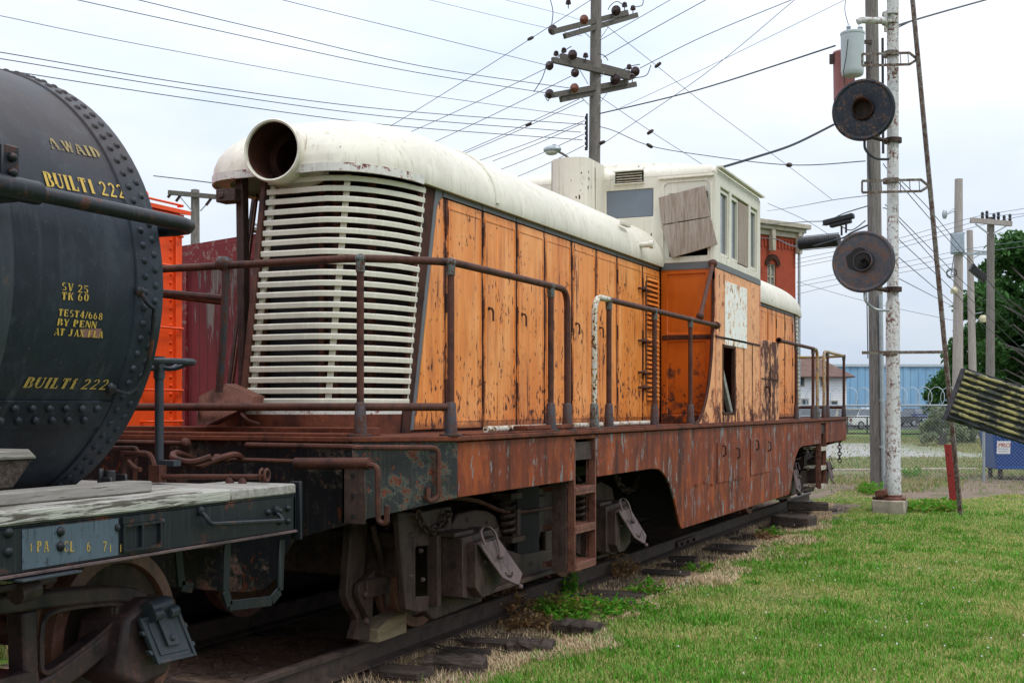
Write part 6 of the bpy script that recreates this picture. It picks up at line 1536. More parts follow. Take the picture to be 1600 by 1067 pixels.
# ladder leaning against the mast (seen edge-on) and its stays
lt, lbm = W(1423,-30,d=S0+.1), W(1501,808,d=S0-.6)
ax = (lt-lbm).normalized(); nrm = tocam
ld = thing('ladder', 'thin rusty iron ladder seen edge-on, leaning from the grass to the white mast', 'ladder', tuple(lbm))
for o in (-.19,.19): MB().bar(lbm+nrm*o, lt+nrm*o, .035, .055).build('stile', M['ladder'], ld)
rg = MB(); nr = int((lt-lbm).length/.33)
for k in range(1,nr): p = lbm.lerp(lt,k/nr); rg.cyl(p-nrm*.19,p+nrm*.19,.011,6)
rg.build('rungs', M['ladder'], ld)
def stay(y1, y2, pxl, pxr, name='mast_stay'):
    m = MB(); d = S0
    if y2 is None: m.bar(W(pxl,y1+1,d=d),W(pxr,y1,d=d),.03,.05); m.bar(W(pxl,y1+1,d=d-.38),W(pxr,y1,d=d-.38),.02,.05)
    else:
        for dd_ in (d-.22,):
            xr = pxr-11
            m.bar(W(pxl,y1+2,d=dd_),W(xr,y1,d=dd_),.02,.04); m.bar(W(pxl,y2,d=dd_),W(xr,y2-2,d=dd_),.02,.04)
            m.bar(W(xr,y1,d=dd_),W(pxr,(y1+y2)/2-1,d=dd_+.1),.02,.04); m.bar(W(xr,y2-2,d=dd_),W(pxr,(y1+y2)/2+1,d=dd_+.1),.02,.04)
            m.bar(W(pxl,y1+2,d=dd_),W(pxl,y2,d=dd_),.02,.03)
            for k in range(1,7):
                x = pxl+(xr-pxl)*k/6.2
                if abs(x-1392) > 9: m.bar(W(x,y1+1,d=dd_),W(x+1,y2-1,d=dd_),.012,.012)
    m.cyl(W(1392,y1+2,d=d)-Vector((0,0,.04)),W(1392,y1+2,d=d)+Vector((0,0,.04)),.135,14)
    return m.build(name, M['ladder'], sig)
stay(83,103,1347,1432); stay(281,301,1347,1450); stay(550,None,1347,1477)
MB().tube(fillet([W(1340,35,d=S0-.2),W(1346,32,d=S0-.2),W(1380,33,d=S0-.2),W(1384,36,d=S0)],.05),.055,10).cyl(W(1391,24,d=S0),W(1391,20,d=S0),.14,14).cyl(W(1391,38,d=S0),W(1391,34,d=S0),.14,14).bar(W(1384,20,d=S0-.1),W(1384,50,d=S0-.1),.06,.05).build('mast_bracket', M['mast'], sig)
# red steel post
q = G(1494,22.3); t_ = W(1484,694,d=22.3); ax_ = (t_-q)
rp = MB(); X_ = sidev*-1
for o, w_, dd_ in ((0,.012,.075),(-.10,.09,.010),(.0,0,0)):
    pass
rp.add([q+X_*a+tocam*b for a,b in ((-.11,0),(-.02,.0),(-.02,.05),(.10,.05),(.10,.035),(-.005,.035),(-.005,-.015),(-.11,-.015))]+[t_+X_*a+tocam*b for a,b in ((-.11,0),(-.02,.0),(-.02,.05),(.10,.05),(.10,.035),(-.005,.035),(-.005,-.015),(-.11,-.015))],
       [tuple(range(8)),tuple(range(15,7,-1))]+[(i,(i+1)%8,(i+1)%8+8,i+8) for i in range(8)])
rpo = rp.build('steel_post', M['red_post'], bevel=.003); tag(rpo, 'short red painted steel angle post in the grass beside the foot of the ladder', 'post')
bo = MB()
for py in (712,748): bo.dome(q.lerp(t_,(805-py)/110)+X_*.05+tocam*.05, tocam, .016, .012)
bo.build('bolt', M['seam'], rpo)
# black weathered slab with yellow ridges, hanging into the picture at the right
SD = 9.0
slab = thing('striped_board', 'black weathered board with broken yellow ridges, tilted above the blue dumpster', 'striped board', tuple(G(1700,SD)))
A_, B_, C_, D_ = W(1509,575,d=SD), W(1480,654,d=SD), W(1760,742,d=SD), W(1790,668,d=SD)
u = (D_-A_).normalized(); v = (B_-A_).normalized(); n_ = u.cross(v).normalized()
if n_.dot(Vector((CX,0,CH))-A_) < 0: n_ = -n_
wd_, ht_ = (D_-A_).length, (B_-A_).length
nu, nv = 70, 44; rows = []
rs = random.Random(4); ridge = [.06,.17,.285,.40,.515,.63,.745,.86,.965]
ph = [rs.uniform(0,6) for _ in ridge]
rowsf, hgt = [], {}
def rh(i, j):
    U, Vv = i/nu, j/nv; h = 0
    for k, r0 in enumerate(ridge):
        r_ = r0+.006*math.sin(U*7+ph[k])+.0025*math.sin(U*37+ph[k]*2); h = max(h, max(0,1-abs(Vv-r_)/.032)**.7*(.022+.004*math.sin(U*23+ph[k]*3)))
    return h
for j in range(nv+1):
    rows.append([A_+u*wd_*i/nu+v*ht_*j/nv+n_*rh(i,j)+v*(.006*math.sin(i*.9)+.004*math.sin(i*2.1) if j in (0,nv) else 0) for i in range(nu+1)])
sb_ = MB().loft(rows, closed=False)
bk = [A_-n_*.10, D_-n_*.10, C_-n_*.10, B_-n_*.10]
sb_.add([A_,D_,C_,B_]+bk, [(4,5,6,7),(0,1,5,4),(1,2,6,5),(2,3,7,6),(3,0,4,7)])
sm_ = wood_mat('striped_board_black', (.032,.032,.036), (.085,.085,.092), (.017,.016,.017), axis='x', bump=.9)
SB = sb_.build('board', sm_, slab)
t = NT('worn_yellow'); nn_ = t.noise(7, 5, .7); f_ = t.noise(40, 4, .7)
t.out(t.mix(t.step(t.math('ADD',t.math('MULTIPLY',nn_,.7),t.math('MULTIPLY',f_,.3)),.43,.58),(.06,.06,.05),(.37,.315,.135)), .7); t.bump(f_, .5, .01)
for k, r0 in enumerate(ridge[:-1]):
    y_ = MB(); rr = []; i1 = nu-int(rs.uniform(0,14)); i0 = 0
    for i in range(i0, i1+1):
        U = i/nu; r_ = r0+.006*math.sin(U*7+ph[k])+.0025*math.sin(U*37+ph[k]*2); c = A_+u*wd_*U+v*ht_*r_; hh_ = .022+.004*math.sin(U*23+ph[k]*3)
        w_ = .0125+.0015*math.sin(i*.37+k*1.7)+rs.uniform(-.004,.003)
        rr.append([c-v*w_+n_*(hh_*.55), c-v*w_*.5+n_*(hh_+.005), c+v*w_*.5+n_*(hh_+.005), c+v*w_+n_*(hh_*.55)])
    y_.loft(rr).build('yellow_ridge', t.m, SB)
pq = A_+u*(wd_+.05)-n_*.06; pg = pq.copy(); pg.z = -.2
MB().cyl(pg, pq+Vector((0,0,.6)), .06, 12).bar(pq-u*.9+v*.25, pq+v*.25, .05, .05).build('board_post', M['pole'], slab)
# ------------------------------------------------------------------ far buildings
FW, RT = Vector((-ST,CT,0)), Vector((CT,ST,0))
class Fr:
    def __init__(s, o, ang=0):
        s.o = Vector(o); s.x = RT*math.cos(ang)+FW*math.sin(ang); s.y = FW*math.cos(ang)-RT*math.sin(ang)
    def __call__(s, v): return s.o+s.x*v.x+s.y*v.y+Vector((0,0,v.z))
    def lx(s, px, py=HZ):                          # local x where column px meets the plane local y = 0
        a = (px-800)/F; dir_ = Vector((-ST+a*CT, CT+a*ST, 0)); n = s.y
        t = (s.o-Vector((CX,0,0))).dot(n)/dir_.dot(n); p = Vector((CX,0,0))+dir_*t; return (p-Vector((s.o.x,s.o.y,0))).dot(s.x), t
    def xz(s, px, py):
        x, t = s.lx(px); return x, CH+(HZ-py)/F*t-s.o.z
# brick building
bf = Fr(G(1215,80), R(37)); brick = thing('brick_building', 'red brick building with pale bracketed cornice and one arched window, right of the cab', 'building', tuple(bf.o))
def brick_mat():
    t = NT('brick'); b = t.n('ShaderNodeTexBrick'); t.set(b.inputs['Vector'], t.map((1,1,1), rot=(math.pi/2,0,-(TH+R(37)))))
    b.inputs['Color1'].default_value = (.46,.070,.028,1); b.inputs['Color2'].default_value = (.36,.052,.024,1); b.inputs['Mortar'].default_value = (.22,.075,.05,1)
    b.inputs['Scale'].default_value = 1.0; b.inputs['Mortar Size'].default_value = .012; b.inputs['Brick Width'].default_value = .23; b.inputs['Row Height'].default_value = .08
    n = t.noise(.9, 5); return t.out(t.mix(t.math('MULTIPLY', t.step(n,.5,.75), .5), b.outputs['Color'], (.14,.035,.024)), .85, 0, .2)
M['brick'] = brick_mat(); M['stone'] = plain('cornice_stone', (.40,.33,.24), .8, 0, .2, 2); M['cornice'] = plain('cornice_paint', (.40,.35,.27), .6, 0, .15, 2)
xr, _ = bf.lx(1243); zt = bf.xz(1243,352)[1]; wz0, wz1 = bf.xz(1205,452)[1], bf.xz(1205,412)[1]; wa, wb = bf.lx(1199)[0], bf.lx(1213)[0]
zc0 = bf.xz(1240,372)[1]
pan = panel([xr-14,wa-5.5,wb-5.5,wa,wb,xr], [0,wz0-7,wz1-7.2,wz0,wz1,zc0], lambda i,j: not (i in (1,3) and j in (1,3)), .35, lambda u,v,w: (u,w,v))
pan.box((xr-14,.36,0),(xr,11,zc0)); pan.box((xr-14,.0,zc0+.001),(xr,11,zt-.9))
for k in range(44): pan.box((xr-13.9+k*.32,-.08,zc0-.75),(xr-13.75+k*.32,-.001,zc0-.25))
pan.box((xr-14,-.10,zc0-.25),(xr+.02,-.001,zc0-.02))
pan.xf(bf).build('wall', M['brick'], brick)
cn = MB(); cn.box((xr-14,-.15,zc0),(xr+.15,-.002,zt-.9)).box((xr-14.2,-.7,zt-.30),(xr+.75,11.2,zt)).box((xr-14.1,-.5,zt-.55),(xr+.5,11.1,zt-.30)).box((xr-14.1,-.25,zt-.9),(xr+.25,11.05,zt-.55))
for x in (xr-.05,xr-2.6,xr-5.2,xr-7.8): cn.box((x-.16,-.5,zt-1.9),(x+.16,-.15,zt-.55))
cn.xf(bf).build('cornice', M['cornice'], brick, bevel=.03)
for k, (wx0, wx1, z0, z1) in enumerate(((wa,wb,wz0,wz1),(wa-5.5,wb-5.5,wz0,wz1))):
    fr = MB(); 
    for x in (wx0+.05,(wx0+wx1)/2,wx1-.05): fr.box((x-.05,.12,z0),(x+.05,.20,z1))
    for z in (z0+.05,(z0+z1)/2,z1-.05): fr.box((wx0,.13,z-.05),(wx1,.19,z+.05))
    w_ = fr.xf(bf).build('window', M['cornice'], brick)
    MB().box((wx0,.22,z0),(wx1,.25,z1)).xf(bf).build('pane', plain('dim_pane',(.32,.31,.29),.3,0,.25,3), w_)
    a_ = MB(); cx_ = (wx0+wx1)/2; rr_ = (wx1-wx0)/2+.28; rows = []
    for j in range(13):
        a = math.pi*j/12; rows.append([(cx_+r*math.cos(a), y, z1-.1+r*math.sin(a)*1.0) for r,y in ((rr_-.32,-.02),(rr_,-.02),(rr_,-.12),(rr_-.32,-.12))])
    a_.loft(rows); a_.xf(bf).build('window_arch', M['seam'] if k == 0 else M['brick'], w_)
    tp_ = MB(); tp_.loft([[(cx_-.5*math.cos(a)*1.0, .05, z1+.5*math.sin(a)), (cx_-.5*math.cos(a), .12, z1+.5*math.sin(a))] for a in [math.pi*j/8 for j in range(9)]], closed=False)
    MB().box((wx0-.12,-.14,z0-.2),(wx1+.12,-.002,z0)).xf(bf).build('sill', M['stone'], w_)
q = bf.xz(1193,333); MB().box((q[0]-.9,1.5,zt),(q[0]+.3,2.7,q[1]+.1)).xf(bf).build('chimney', M['brick'], brick)
MB().cyl((xr+.18,-.15,1),(xr+.18,-.15,zt-.6),.09,8).tube([(xr+.18,-.15,zt-.9),(xr+.3,-.4,zt-.5),(xr+.4,-.5,zt-.3)],.09,8).xf(bf).build('downspout', M['galv'], brick)
# blue warehouse
wf_ = Fr(G(1410,172), R(1)); ware = thing('warehouse', 'long light blue corrugated metal warehouse behind the parked cars', 'warehouse', tuple(wf_.o))
def corr(name, c1, c2, per=1.9):
    t = NT(name); x, y, z = t.sep(t.map(rot=(0,0,-TH))); f = t.math('FRACT', t.math('MULTIPLY', x, 1/per))
    n = t.noise(.5, 5, .6, vec=t.map((1,1,.3))); c = t.mix(t.step(n,.3,.7), c1, c2); c = t.mix(t.math('MULTIPLY', t.math('LESS_THAN', f, .16), .6), c, tuple(k*.6 for k in c1))
    return t.out(c, .5, 0, .3)
x0, x1 = wf_.lx(1255)[0], wf_.lx(1640)[0]; h = wf_.xz(1410,573)[1]
m = MB(); nn_ = int((x1-x0)/.5)
pf = []
for k in range(nn_+1): x = x0+(x1-x0)*k/nn_; pf.append((x, 0 if k%4 else -.12))
m.loft([[(x,y,0),(x,y,h)] for x,y in pf], closed=False); m.box((x0,.05,0),(x1,40,h-.02)).xf(wf_)
m.xf(wf_).build('wall', corr('blue_metal', (.20,.37,.53), (.27,.45,.60), 1.05), ware)
MB().box((x0-.2,-.25,h),(x1,40,h+.35)).xf(wf_).build('roof', plain('roof_edge',(.45,.5,.52),.5), ware)
# white house with brown roof
hf = Fr(G(1290,128), R(-4)); house = thing('house', 'white clapboard house with brown hipped roof, seen between the rear railings', 'house', tuple(hf.o))
x0, x1 = hf.lx(1170)[0], hf.lx(1323)[0]; ze = hf.xz(1300,588)[1]; zr = hf.xz(1290,556)[1]; dep = 9.5
def clap():
    t = NT('clapboard'); z = t.sep()[2]; f = t.math('FRACT', t.math('MULTIPLY', z, 4.0)); n = t.noise(.8, 4)
    c = t.mix(n, (.68,.69,.70), (.78,.78,.77)); return t.out(t.mix(t.math('MULTIPLY', t.math('LESS_THAN', f, .18), .5), c, (.35,.36,.38)), .6)
MB().box((x0,0,0),(x1,dep,ze)).xf(hf).build('wall', clap(), house)
e = .7; rm = MB(); A = [(x0-e,-e,ze),(x1+e,-e,ze),(x1+e,dep+e,ze),(x0-e,dep+e,ze)]; rx0, rx1 = x0+2.5, hf.lx(1292)[0]
rm.add(A+[(rx0,dep/2,zr),(rx1,dep/2,zr)]+[(a,b,c-.12) for a,b,c in A], [(0,1,5,4),(1,2,5),(2,3,4,5),(3,0,4),(0,6,7,1),(1,7,8,2),(2,8,9,3),(3,9,6,0),(9,8,7,6)])
rm.xf(hf).build('roof', plain('brown_shingles',(.13,.075,.06),.9,0,.25,2), house)
for px, py0, py1, w_ in ((1253,602,588.6,5.0),(1271,603,589,0),(1286,603,589.5,5.0),(1258,634,624,8.0),(1303,632.5,627,9.0)):
    if not w_: continue
    xa, z0 = hf.xz(px-w_/2, py0); xb, z1 = hf.xz(px+w_/2, py1)
    w = MB().box((xa-.12,-.06,z0-.12),(xb+.12,-.001,z1+.12)).xf(hf).build('window', M['cornice'], house)
    MB().box((xa,-.09,z0),(xb,-.061,z1)).xf(hf).build('pane', M['glass'], w)
# ------------------------------------------------------------------ parked cars
def car(label, o, ang, kind, col):
    fr = Fr(o, ang); L_, w = (5.4,.97) if kind == 'pickup' else (4.6,.90)
    name = {'pickup':'pickup_truck','suv':'parked_car','sedan':'parked_car'}[kind]
    root = thing(name, label, {'pickup':'pickup truck','suv':'car','sedan':'car'}[kind], tuple(fr.o), 'vehicles parked along the warehouse')
    hb, hr = {'pickup':(1.05,1.75),'suv':(1.0,1.72),'sedan':(.85,1.42)}[kind]
    pt = paint_mat('car_paint', col, rust=.0, dirt=.1, rough=.25, vary=.05)
    body = [(-L_/2,.38),(-L_/2+.05,hb*.92),(-L_/2+.2,hb),(L_/2-1.3,hb*1.02),(L_/2-.15,hb*.86),(L_/2,hb*.6),(L_/2,.35)]
    rows = []
    for yy, s in ((-w,.0),(-w+.03,.02),(w-.03,.02),(w,.0)): rows.append([(x*(1 if s else .99),yy,z-(0 if s else .03)) for x,z in body])
    MB().loft([[tuple(p) for p in r] for r in rows]).xf(fr).build('body', pt, root, bevel=.03, segs=2)
    c0, c1 = {'pickup':(-.5,1.1),'suv':(-L_/2+.15,1.0),'sedan':(-L_/2+.9,.9)}[kind]
    b0 = [(c0,-w+.06,hb),(c1+.5,-w+.06,hb),(c1+.5,w-.06,hb),(c0,w-.06,hb)]; t0 = [(c0+.35,-w+.22,hr),(c1-.15,-w+.22,hr),(c1-.15,w-.22,hr),(c0+.35,w-.22,hr)]
    MB().loft([b0,t0]).xf(fr).build('cabin', pt, root, bevel=.04, segs=2)
    def lerp(p, q, t): return tuple(a+(b-a)*t for a,b in zip(p,q))
    for i in range(4):
        a, b, c, d = b0[i], b0[(i+1)%4], t0[(i+1)%4], t0[i]; e0, e1 = (.06,.94)
        g = [lerp(lerp(a,b,e0),lerp(d,c,e0),.10), lerp(lerp(a,b,e1),lerp(d,c,e1),.10), lerp(lerp(a,b,e1),lerp(d,c,e1),.88), lerp(lerp(a,b,e0),lerp(d,c,e0),.88)]
        n = Vector([0,-1,0] if i == 0 else [1,0,.7] if i == 1 else [0,1,0] if i == 2 else [-1,0,.5]).normalized()
        gg = [Vector(p)+n*.012 for p in g]; MB().loft([[Vector(p)-n*.02 for p in g], gg]).xf(fr).build('window', M['glass'], root)
    for x in (-L_/2+.95, L_/2-.95):
        for s in (-1,1): 
            wh = MB().lathe([(.05,-.1),(.33,-.1),(.35,-.06),(.35,.06),(.33,.1),(.05,.1)], (x,s*(w-.08),.35), (0,1,0), 20).xf(fr).build('wheel', M['black_rubber'], root)
            MB().lathe([(.02,.0),(.20,.0),(.22,.02),(.02,.03)], (x,s*(w+.015),.35), (0,s,0), 14).xf(fr).build('rim', M['galv'], wh)
    for s in (-1,1):
        MB().box((L_/2-.06,s*w*.72-.15,hb*.62),(L_/2+.012,s*w*.72+.15,hb*.78)).xf(fr).build('headlight', M['glass_sky'], root, bevel=.01)
        MB().box((-L_/2-.012,s*w*.8-.1,hb*.62),(-L_/2+.06,s*w*.8+.1,hb*.86)).xf(fr).build('tail_light', plain('tail_red',(.25,.015,.012),.3), root, bevel=.01)
    MB().box((L_/2-.02,-w*.9,.36),(L_/2+.05,w*.9,.52)).box((-L_/2-.05,-w*.9,.36),(-L_/2+.02,w*.9,.54)).xf(fr).build('bumper', M['galv'], root, bevel=.02)
def lot(px, d): 
    p = G(px, d, -.19); return p
car('tan sport utility vehicle parked behind the black fence, beside the rear railing', lot(1326,112), R(25), 'suv', (.36,.33,.27))
car('white pickup truck half hidden by the wooden pole', lot(1357,104), R(28), 'pickup', (.70,.71,.70))
car('dark grey car just right of the white mast', lot(1400,118), R(25), 'sedan', (.07,.075,.08))
car('dark blue car facing the fence in front of the blue warehouse', lot(1431,150), R(-82), 'suv', (.03,.05,.13))
car('silver car seen low through the rear railings', lot(1300,125), R(20), 'sedan', (.45,.46,.47))
car('grey van roof showing beneath the house windows', lot(1268,120), R(20), 'suv', (.30,.31,.33))
# ------------------------------------------------------------------ fences
def mesh_lines(m, a, b, z0, z1, step, r, up=None):
    a, b = Vector(a), Vector(b); d = (b-a); Ln = d.length; d.normalize(); n = d.cross(Vector((0,0,1))); H = z1-z0
    def seg(u0, u1):
        # clip 45 degree line to 0..Ln
        za, zb = 0.0, H
        if u1 > u0:
            if u0 < 0: za = -u0; u0 = 0
            if u1 > Ln: zb -= (u1-Ln); u1 = Ln
        else:
            if u0 > Ln: za = u0-Ln; u0 = Ln
            if u1 < 0: zb -= -u1; u1 = 0
        if zb-za < .05: return
        p, q = a+d*u0+Vector((0,0,z0+za)), a+d*u1+Vector((0,0,z0+zb)); t = (q-p).normalized(); s = t.cross(n).normalized()
        m.loft([[p+s*r,p+n*r,p-s*r*.5-n*r*.5],[q+s*r,q+n*r,q-s*r*.5-n*r*.5]])
    k = -H
    while k < Ln: seg(k, k+H); k += step
    k = 0
    while k < Ln+H: seg(k, k-H); k += step
    return m
fa, fb_, fc = G(1060,33.0), G(1363,31.0), G(1900,27.6)
fn = thing('chain_link_fence', 'galvanised chain-link fence topped with coils of razor wire, in front of the dumpster', 'fence', tuple(fb_))
FH = 1.84
posts = []
for i in range(-2,5):
    px = 1363+174*i; d = 31.0-(px-1363)/174*1.05; posts.append(G(px,d))
for p in posts: MB().cyl(p, p+Vector((0,0,FH+.05)), .035, 10).ball(p+Vector((0,0,FH+.06)),.04,6).build('fence_post', M['galv'], fn)
MB().tube([p+Vector((0,0,FH)) for p in posts],.022,8).build('top_rail', M['galv'], fn)
cm = MB()
for p, q in zip(posts[:-1], posts[1:]): mesh_lines(cm, p, q, .05-.0, FH-.03, .085, .0018)
cm.build('chain_link', M['galv'], fn, flat=True, recalc=False)
rzw = MB()
for p, q in zip(posts[:-1], posts[1:]):
    d = q-p; n = d.normalized().cross(Vector((0,0,1))); pts = []
    N_ = 9*14
    for k in range(N_+1):
        t = k/N_; a = 2*math.pi*9*t; pts.append(p+d*t+d.normalized()*.27*math.cos(a)+n*.14*math.cos(a+.6)+Vector((0,0,FH+.14+.31*math.sin(a))))
    rzw.tube(pts, .009, 3)
rzw.build('razor_wire', M['galv'], fn, flat=True)
lf = thing('low_fence', 'low black chain-link fence along the verge in front of the parked cars', 'fence', tuple(G(1400,82)))
lp2 = [G(px,d) for px,d in ((1200,86),(1258,85),(1324,84),(1355,83.5),(1405,83),(1440,82),(1500,80),(1560,78),(1660,76))]
bk_ = plain('black_fence', (.035,.030,.030), .7)
for p in lp2: MB().cyl(p, p+Vector((0,0,1.18)), .05, 8).build('fence_post', bk_, lf)
MB().tube([p+Vector((0,0,1.16)) for p in lp2],.04,6).tube([p+Vector((0,0,.55)) for p in lp2],.03,6).tube([p+Vector((0,0,.06)) for p in lp2],.05,6).build('rail', bk_, lf)
cm = MB()
for p, q in zip(lp2[:-1], lp2[1:]): mesh_lines(cm, p, q, .05, 1.15, .2, .012)
cm.build('chain_link', bk_, lf, flat=True, recalc=False)
# kerb along the dirt strip
k0, k1 = G(1235,34.4), G(1526,35.2); kd = (k1-k0).normalized(); kn = Vector((-kd.y,kd.x,0))
structure(MB().add([k0-kn*.12+Vector((0,0,-.1)),k1-kn*.12+Vector((0,0,-.1)),k1+kn*.12+Vector((0,0,-.1)),k0+kn*.12+Vector((0,0,-.1)),k0-kn*.1+Vector((0,0,.09)),k1-kn*.1+Vector((0,0,.09)),k1+kn*.1+Vector((0,0,.09)),k0+kn*.1+Vector((0,0,.09))],
  [(0,3,2,1),(4,5,6,7),(0,1,5,4),(1,2,6,5),(2,3,7,6),(3,0,4,7)]).build('kerb', M['concrete'], bevel=.02))
# ------------------------------------------------------------------ dumpster
df = Fr(G(1600,30.6), R(-6)); dm = thing('dumpster', 'dark blue wheeled dumpster with a white sign reading PRO, behind the fence', 'dumpster', tuple(df.o))
xl, xr_ = df.lx(1550)[0], df.lx(1550)[0]+1.9; zb_, zt_ = .27, 1.22
bl = paint_mat('dumpster_blue', (.006,.060,.25), rust=.08, dirt=.08, rough=.4, scale=1.5, vary=.1)
MB().loft([[(xl+.14,.12,zb_),(xr_-.1,.12,zb_),(xr_-.1,1.2,zb_),(xl+.14,1.2,zb_)],[(xl,0,zt_),(xr_,0,zt_),(xr_,1.3,zt_+.15),(xl,1.3,zt_+.15)]]).xf(df).build('bin', bl, dm, bevel=.015)
MB().box((xl-.05,-.04,zt_-.02),(xr_+.05,.05,zt_+.06)).box((xl+1.05,-.03,zb_+.1),(xl+1.12,.06,zt_)).box((xl+.12,.06,zb_),(xr_,.10,zb_+.07)).xf(df).build('rim', bl, dm, bevel=.008)
MB().loft([[(xl-.03,-.03,zt_+.07),(xr_,-.03,zt_+.07),(xr_,1.35,zt_+.26),(xl-.03,1.35,zt_+.26)],[(xl-.03,-.03,zt_+.10),(xr_,-.03,zt_+.10),(xr_,1.35,zt_+.29),(xl-.03,1.35,zt_+.29)]]).xf(df).build('lid', M['black_rubber'], dm)
for x in (xl+.25, xr_-.3): 
    for y in (.2,1.1): MB().cyl((x-.03,y,.10),(x+.03,y,.10),.10,14).box((x-.05,y-.03,.12),(x+.05,y+.03,.28)).xf(df).build('caster', M['truck'], dm)
sx0, sx1 = df.lx(1558.5)[0], df.lx(1579.5)[0]; sz0, sz1 = df.xz(1569,709)[1], df.xz(1569,689)[1]
tilt = lambda v: df(Vector((v.x, v.y+.125*(zt_-v.z)/(zt_-zb_), v.z)))
SG = MB().box((sx0,-.012,sz0),(sx1,-.003,sz1)).xf(tilt).build('sign', plain('sign_white',(.80,.80,.80),.4,0,.02), dm)
def text(body, size, place, mat, parent, name='lettering', shear=0, ext=.0015):
    cu = bpy.data.curves.new('t','FONT'); cu.body = body; cu.size = size; cu.extrude = ext; cu.shear = shear; cu.align_x = 'CENTER'
    ob = bpy.data.objects.new('t', cu); COL.objects.link(ob); dg = bpy.context.evaluated_depsgraph_get(); me = bpy.data.meshes.new_from_object(ob.evaluated_get(dg))
    m = MB().add([place(v.co) for v in me.vertices], [tuple(p.vertices) for p in me.polygons])
    bpy.data.objects.remove(ob); bpy.data.curves.remove(cu); return m.build(name, mat, parent, flat=True, recalc=False)
sxm = (sx0+sx1)/2; W_ = sx1-sx0
og = plain('sign_orange', (.72,.13,.02), .4, 0, .02)
for dx_ in (0,.004,.008): text('PRO', W_*.46, lambda c, dx_=dx_: tilt(Vector((sxm-.0+c.x*1.02+dx_, -.0135-dx_*.05, sz0+(sz1-sz0)*.52+c.y))), og, SG, shear=.25)
gy = plain('sign_grey', (.10,.12,.25), .5, 0, .02)
for v0, n_, u0, u1 in ((.36,9,.10,.88),(.16,8,.14,.84)):          # two lines of small print, too small to read in the photograph
    sp = MB(); rs = random.Random(n_)
    for k in range(n_):
        a = u0+(u1-u0)*k/n_; b = a+(u1-u0)/n_*rs.uniform(.5,.85); sp.box((sx0+W_*a,-.0145,sz0+(sz1-sz0)*v0),(sx0+W_*b,-.0125,sz0+(sz1-sz0)*(v0+rs.uniform(.035,.06))))
    sp.xf(tilt).build('small_print', gy, SG, flat=True)
# ------------------------------------------------------------------ trees and bushes
def leaf_mesh(name, C, r, n, size, mat, parent=None, flatness=.5, shell=.45):
    """C: clump centres, r: radii; leaf-sized quads spread through every clump, denser to its outside"""
    C = np.array(C); r = np.array(r); w = r**2; k = rng.choice(len(C), n, p=w/w.sum())
    d = rng.normal(size=(n,3)); d /= np.linalg.norm(d,axis=1)[:,None]; rad = (shell+(1-shell)*rng.uniform(0,1,n))*(1+rng.normal(0,.10,n))
    P = C[k]+d*(r[k]*rad)[:,None]*np.array([1,1,.72])
    nrm = rng.normal(size=(n,3)); nrm[:,2] += flatness*2; nrm /= np.linalg.norm(nrm,axis=1)[:,None]
    u = np.cross(nrm, rng.normal(size=(n,3))); u /= np.linalg.norm(u,axis=1)[:,None]; v = np.cross(nrm,u)
    s = size*rng.uniform(.5,1.4,n)[:,None]
    V = np.stack([P-u*s, P+v*s*.42-u*s*.1, P+u*s, P-v*s*.42-u*s*.1],1).reshape(-1,3)
    if parent is not None: V = V-np.array(BASE[parent.name])
    me = bpy.data.meshes.new(name); me.vertices.add(4*n); me.vertices.foreach_set('co', V.ravel()); me.loops.add(4*n); me.loops.foreach_set('vertex_index', np.arange(4*n,dtype=np.int32))
    me.polygons.add(n); me.polygons.foreach_set('loop_start', (np.arange(n)*4).astype(np.int32)); me.update(calc_edges=True)
    me.materials.append(mat); o = bpy.data.objects.new(name, me); COL.objects.link(o); o.parent = parent; BASE[o.name] = BASE[parent.name]; return o
TM = blade_mat('tree_leaves', ((.026,.090,.020),(.070,.18,.040),(.045,.13,.028)), ((.075,.16,.04),(.05,.12,.03)), .70, .25)
BM = blade_mat('bush_leaves', ((.13,.19,.075),(.21,.26,.13),(.16,.22,.10)), ((.26,.28,.16),(.2,.23,.12)), .70, .3)
def tree(name, label, base, h, w, nl, size, mat, cat='tree', trunk_r=.3, seed=1, low=.12):
    rs = random.Random(seed); base = Vector(base); root = thing(name, label, cat, tuple(base))
    C, r = [], []
    tk = MB(); tk.tube([base, base+Vector((.1,.1,h*.35)), base+Vector((-.1,.2,h*.7)), base+Vector((.0,.1,h*.93))],[trunk_r,trunk_r*.75,trunk_r*.4,.03],10)
    for i in range(46):
        t = rs.uniform(low,1); a = rs.uniform(0,6.28); env = w*(math.sin(math.pi*(.16+.80*t)))**.75
        q = env*rs.uniform(.35,1.0); c = base+Vector((q*math.cos(a),q*math.sin(a),h*t*.93)); C.append(tuple(c)); r.append(rs.uniform(.14,.30)*w)
        p0 = base+Vector((0,.1,h*max(.1,t*.8))); tk.tube([p0, p0.lerp(c,.55)+Vector((0,0,.05*h)), c],[trunk_r*.28,trunk_r*.16,.02],5)
    tk.build('trunk', M['pole'], root); leaf_mesh('crown', C, r, nl, size, mat, root, shell=.35); return root
tree('tree', 'big dark green leafy tree right of the far wooden poles', G(1618,76), 13.2, 5.6, 34000, .20, TM, seed=3, low=.08)
tree('tree', 'slimmer dark green tree just left of the six-insulator pole', G(1545,82), 9.4, 3.0, 14000, .18, TM, seed=15, low=.05)
tree('tree', 'dark green tree partly behind the crossarmed far pole', G(1552,88), 11.2, 4.4, 22000, .20, TM, seed=5, low=.05)
tree('tree', 'tall dark tree mass at the right picture edge', G(1665,84), 13.8, 6.4, 38000, .24, TM, seed=8, low=.05)
tree('tree', 'small low branch of dark foliage left of the pale pole', G(1486,96), 5.0, 2.0, 5000, .18, TM, trunk_r=.12, seed=11, low=.3)
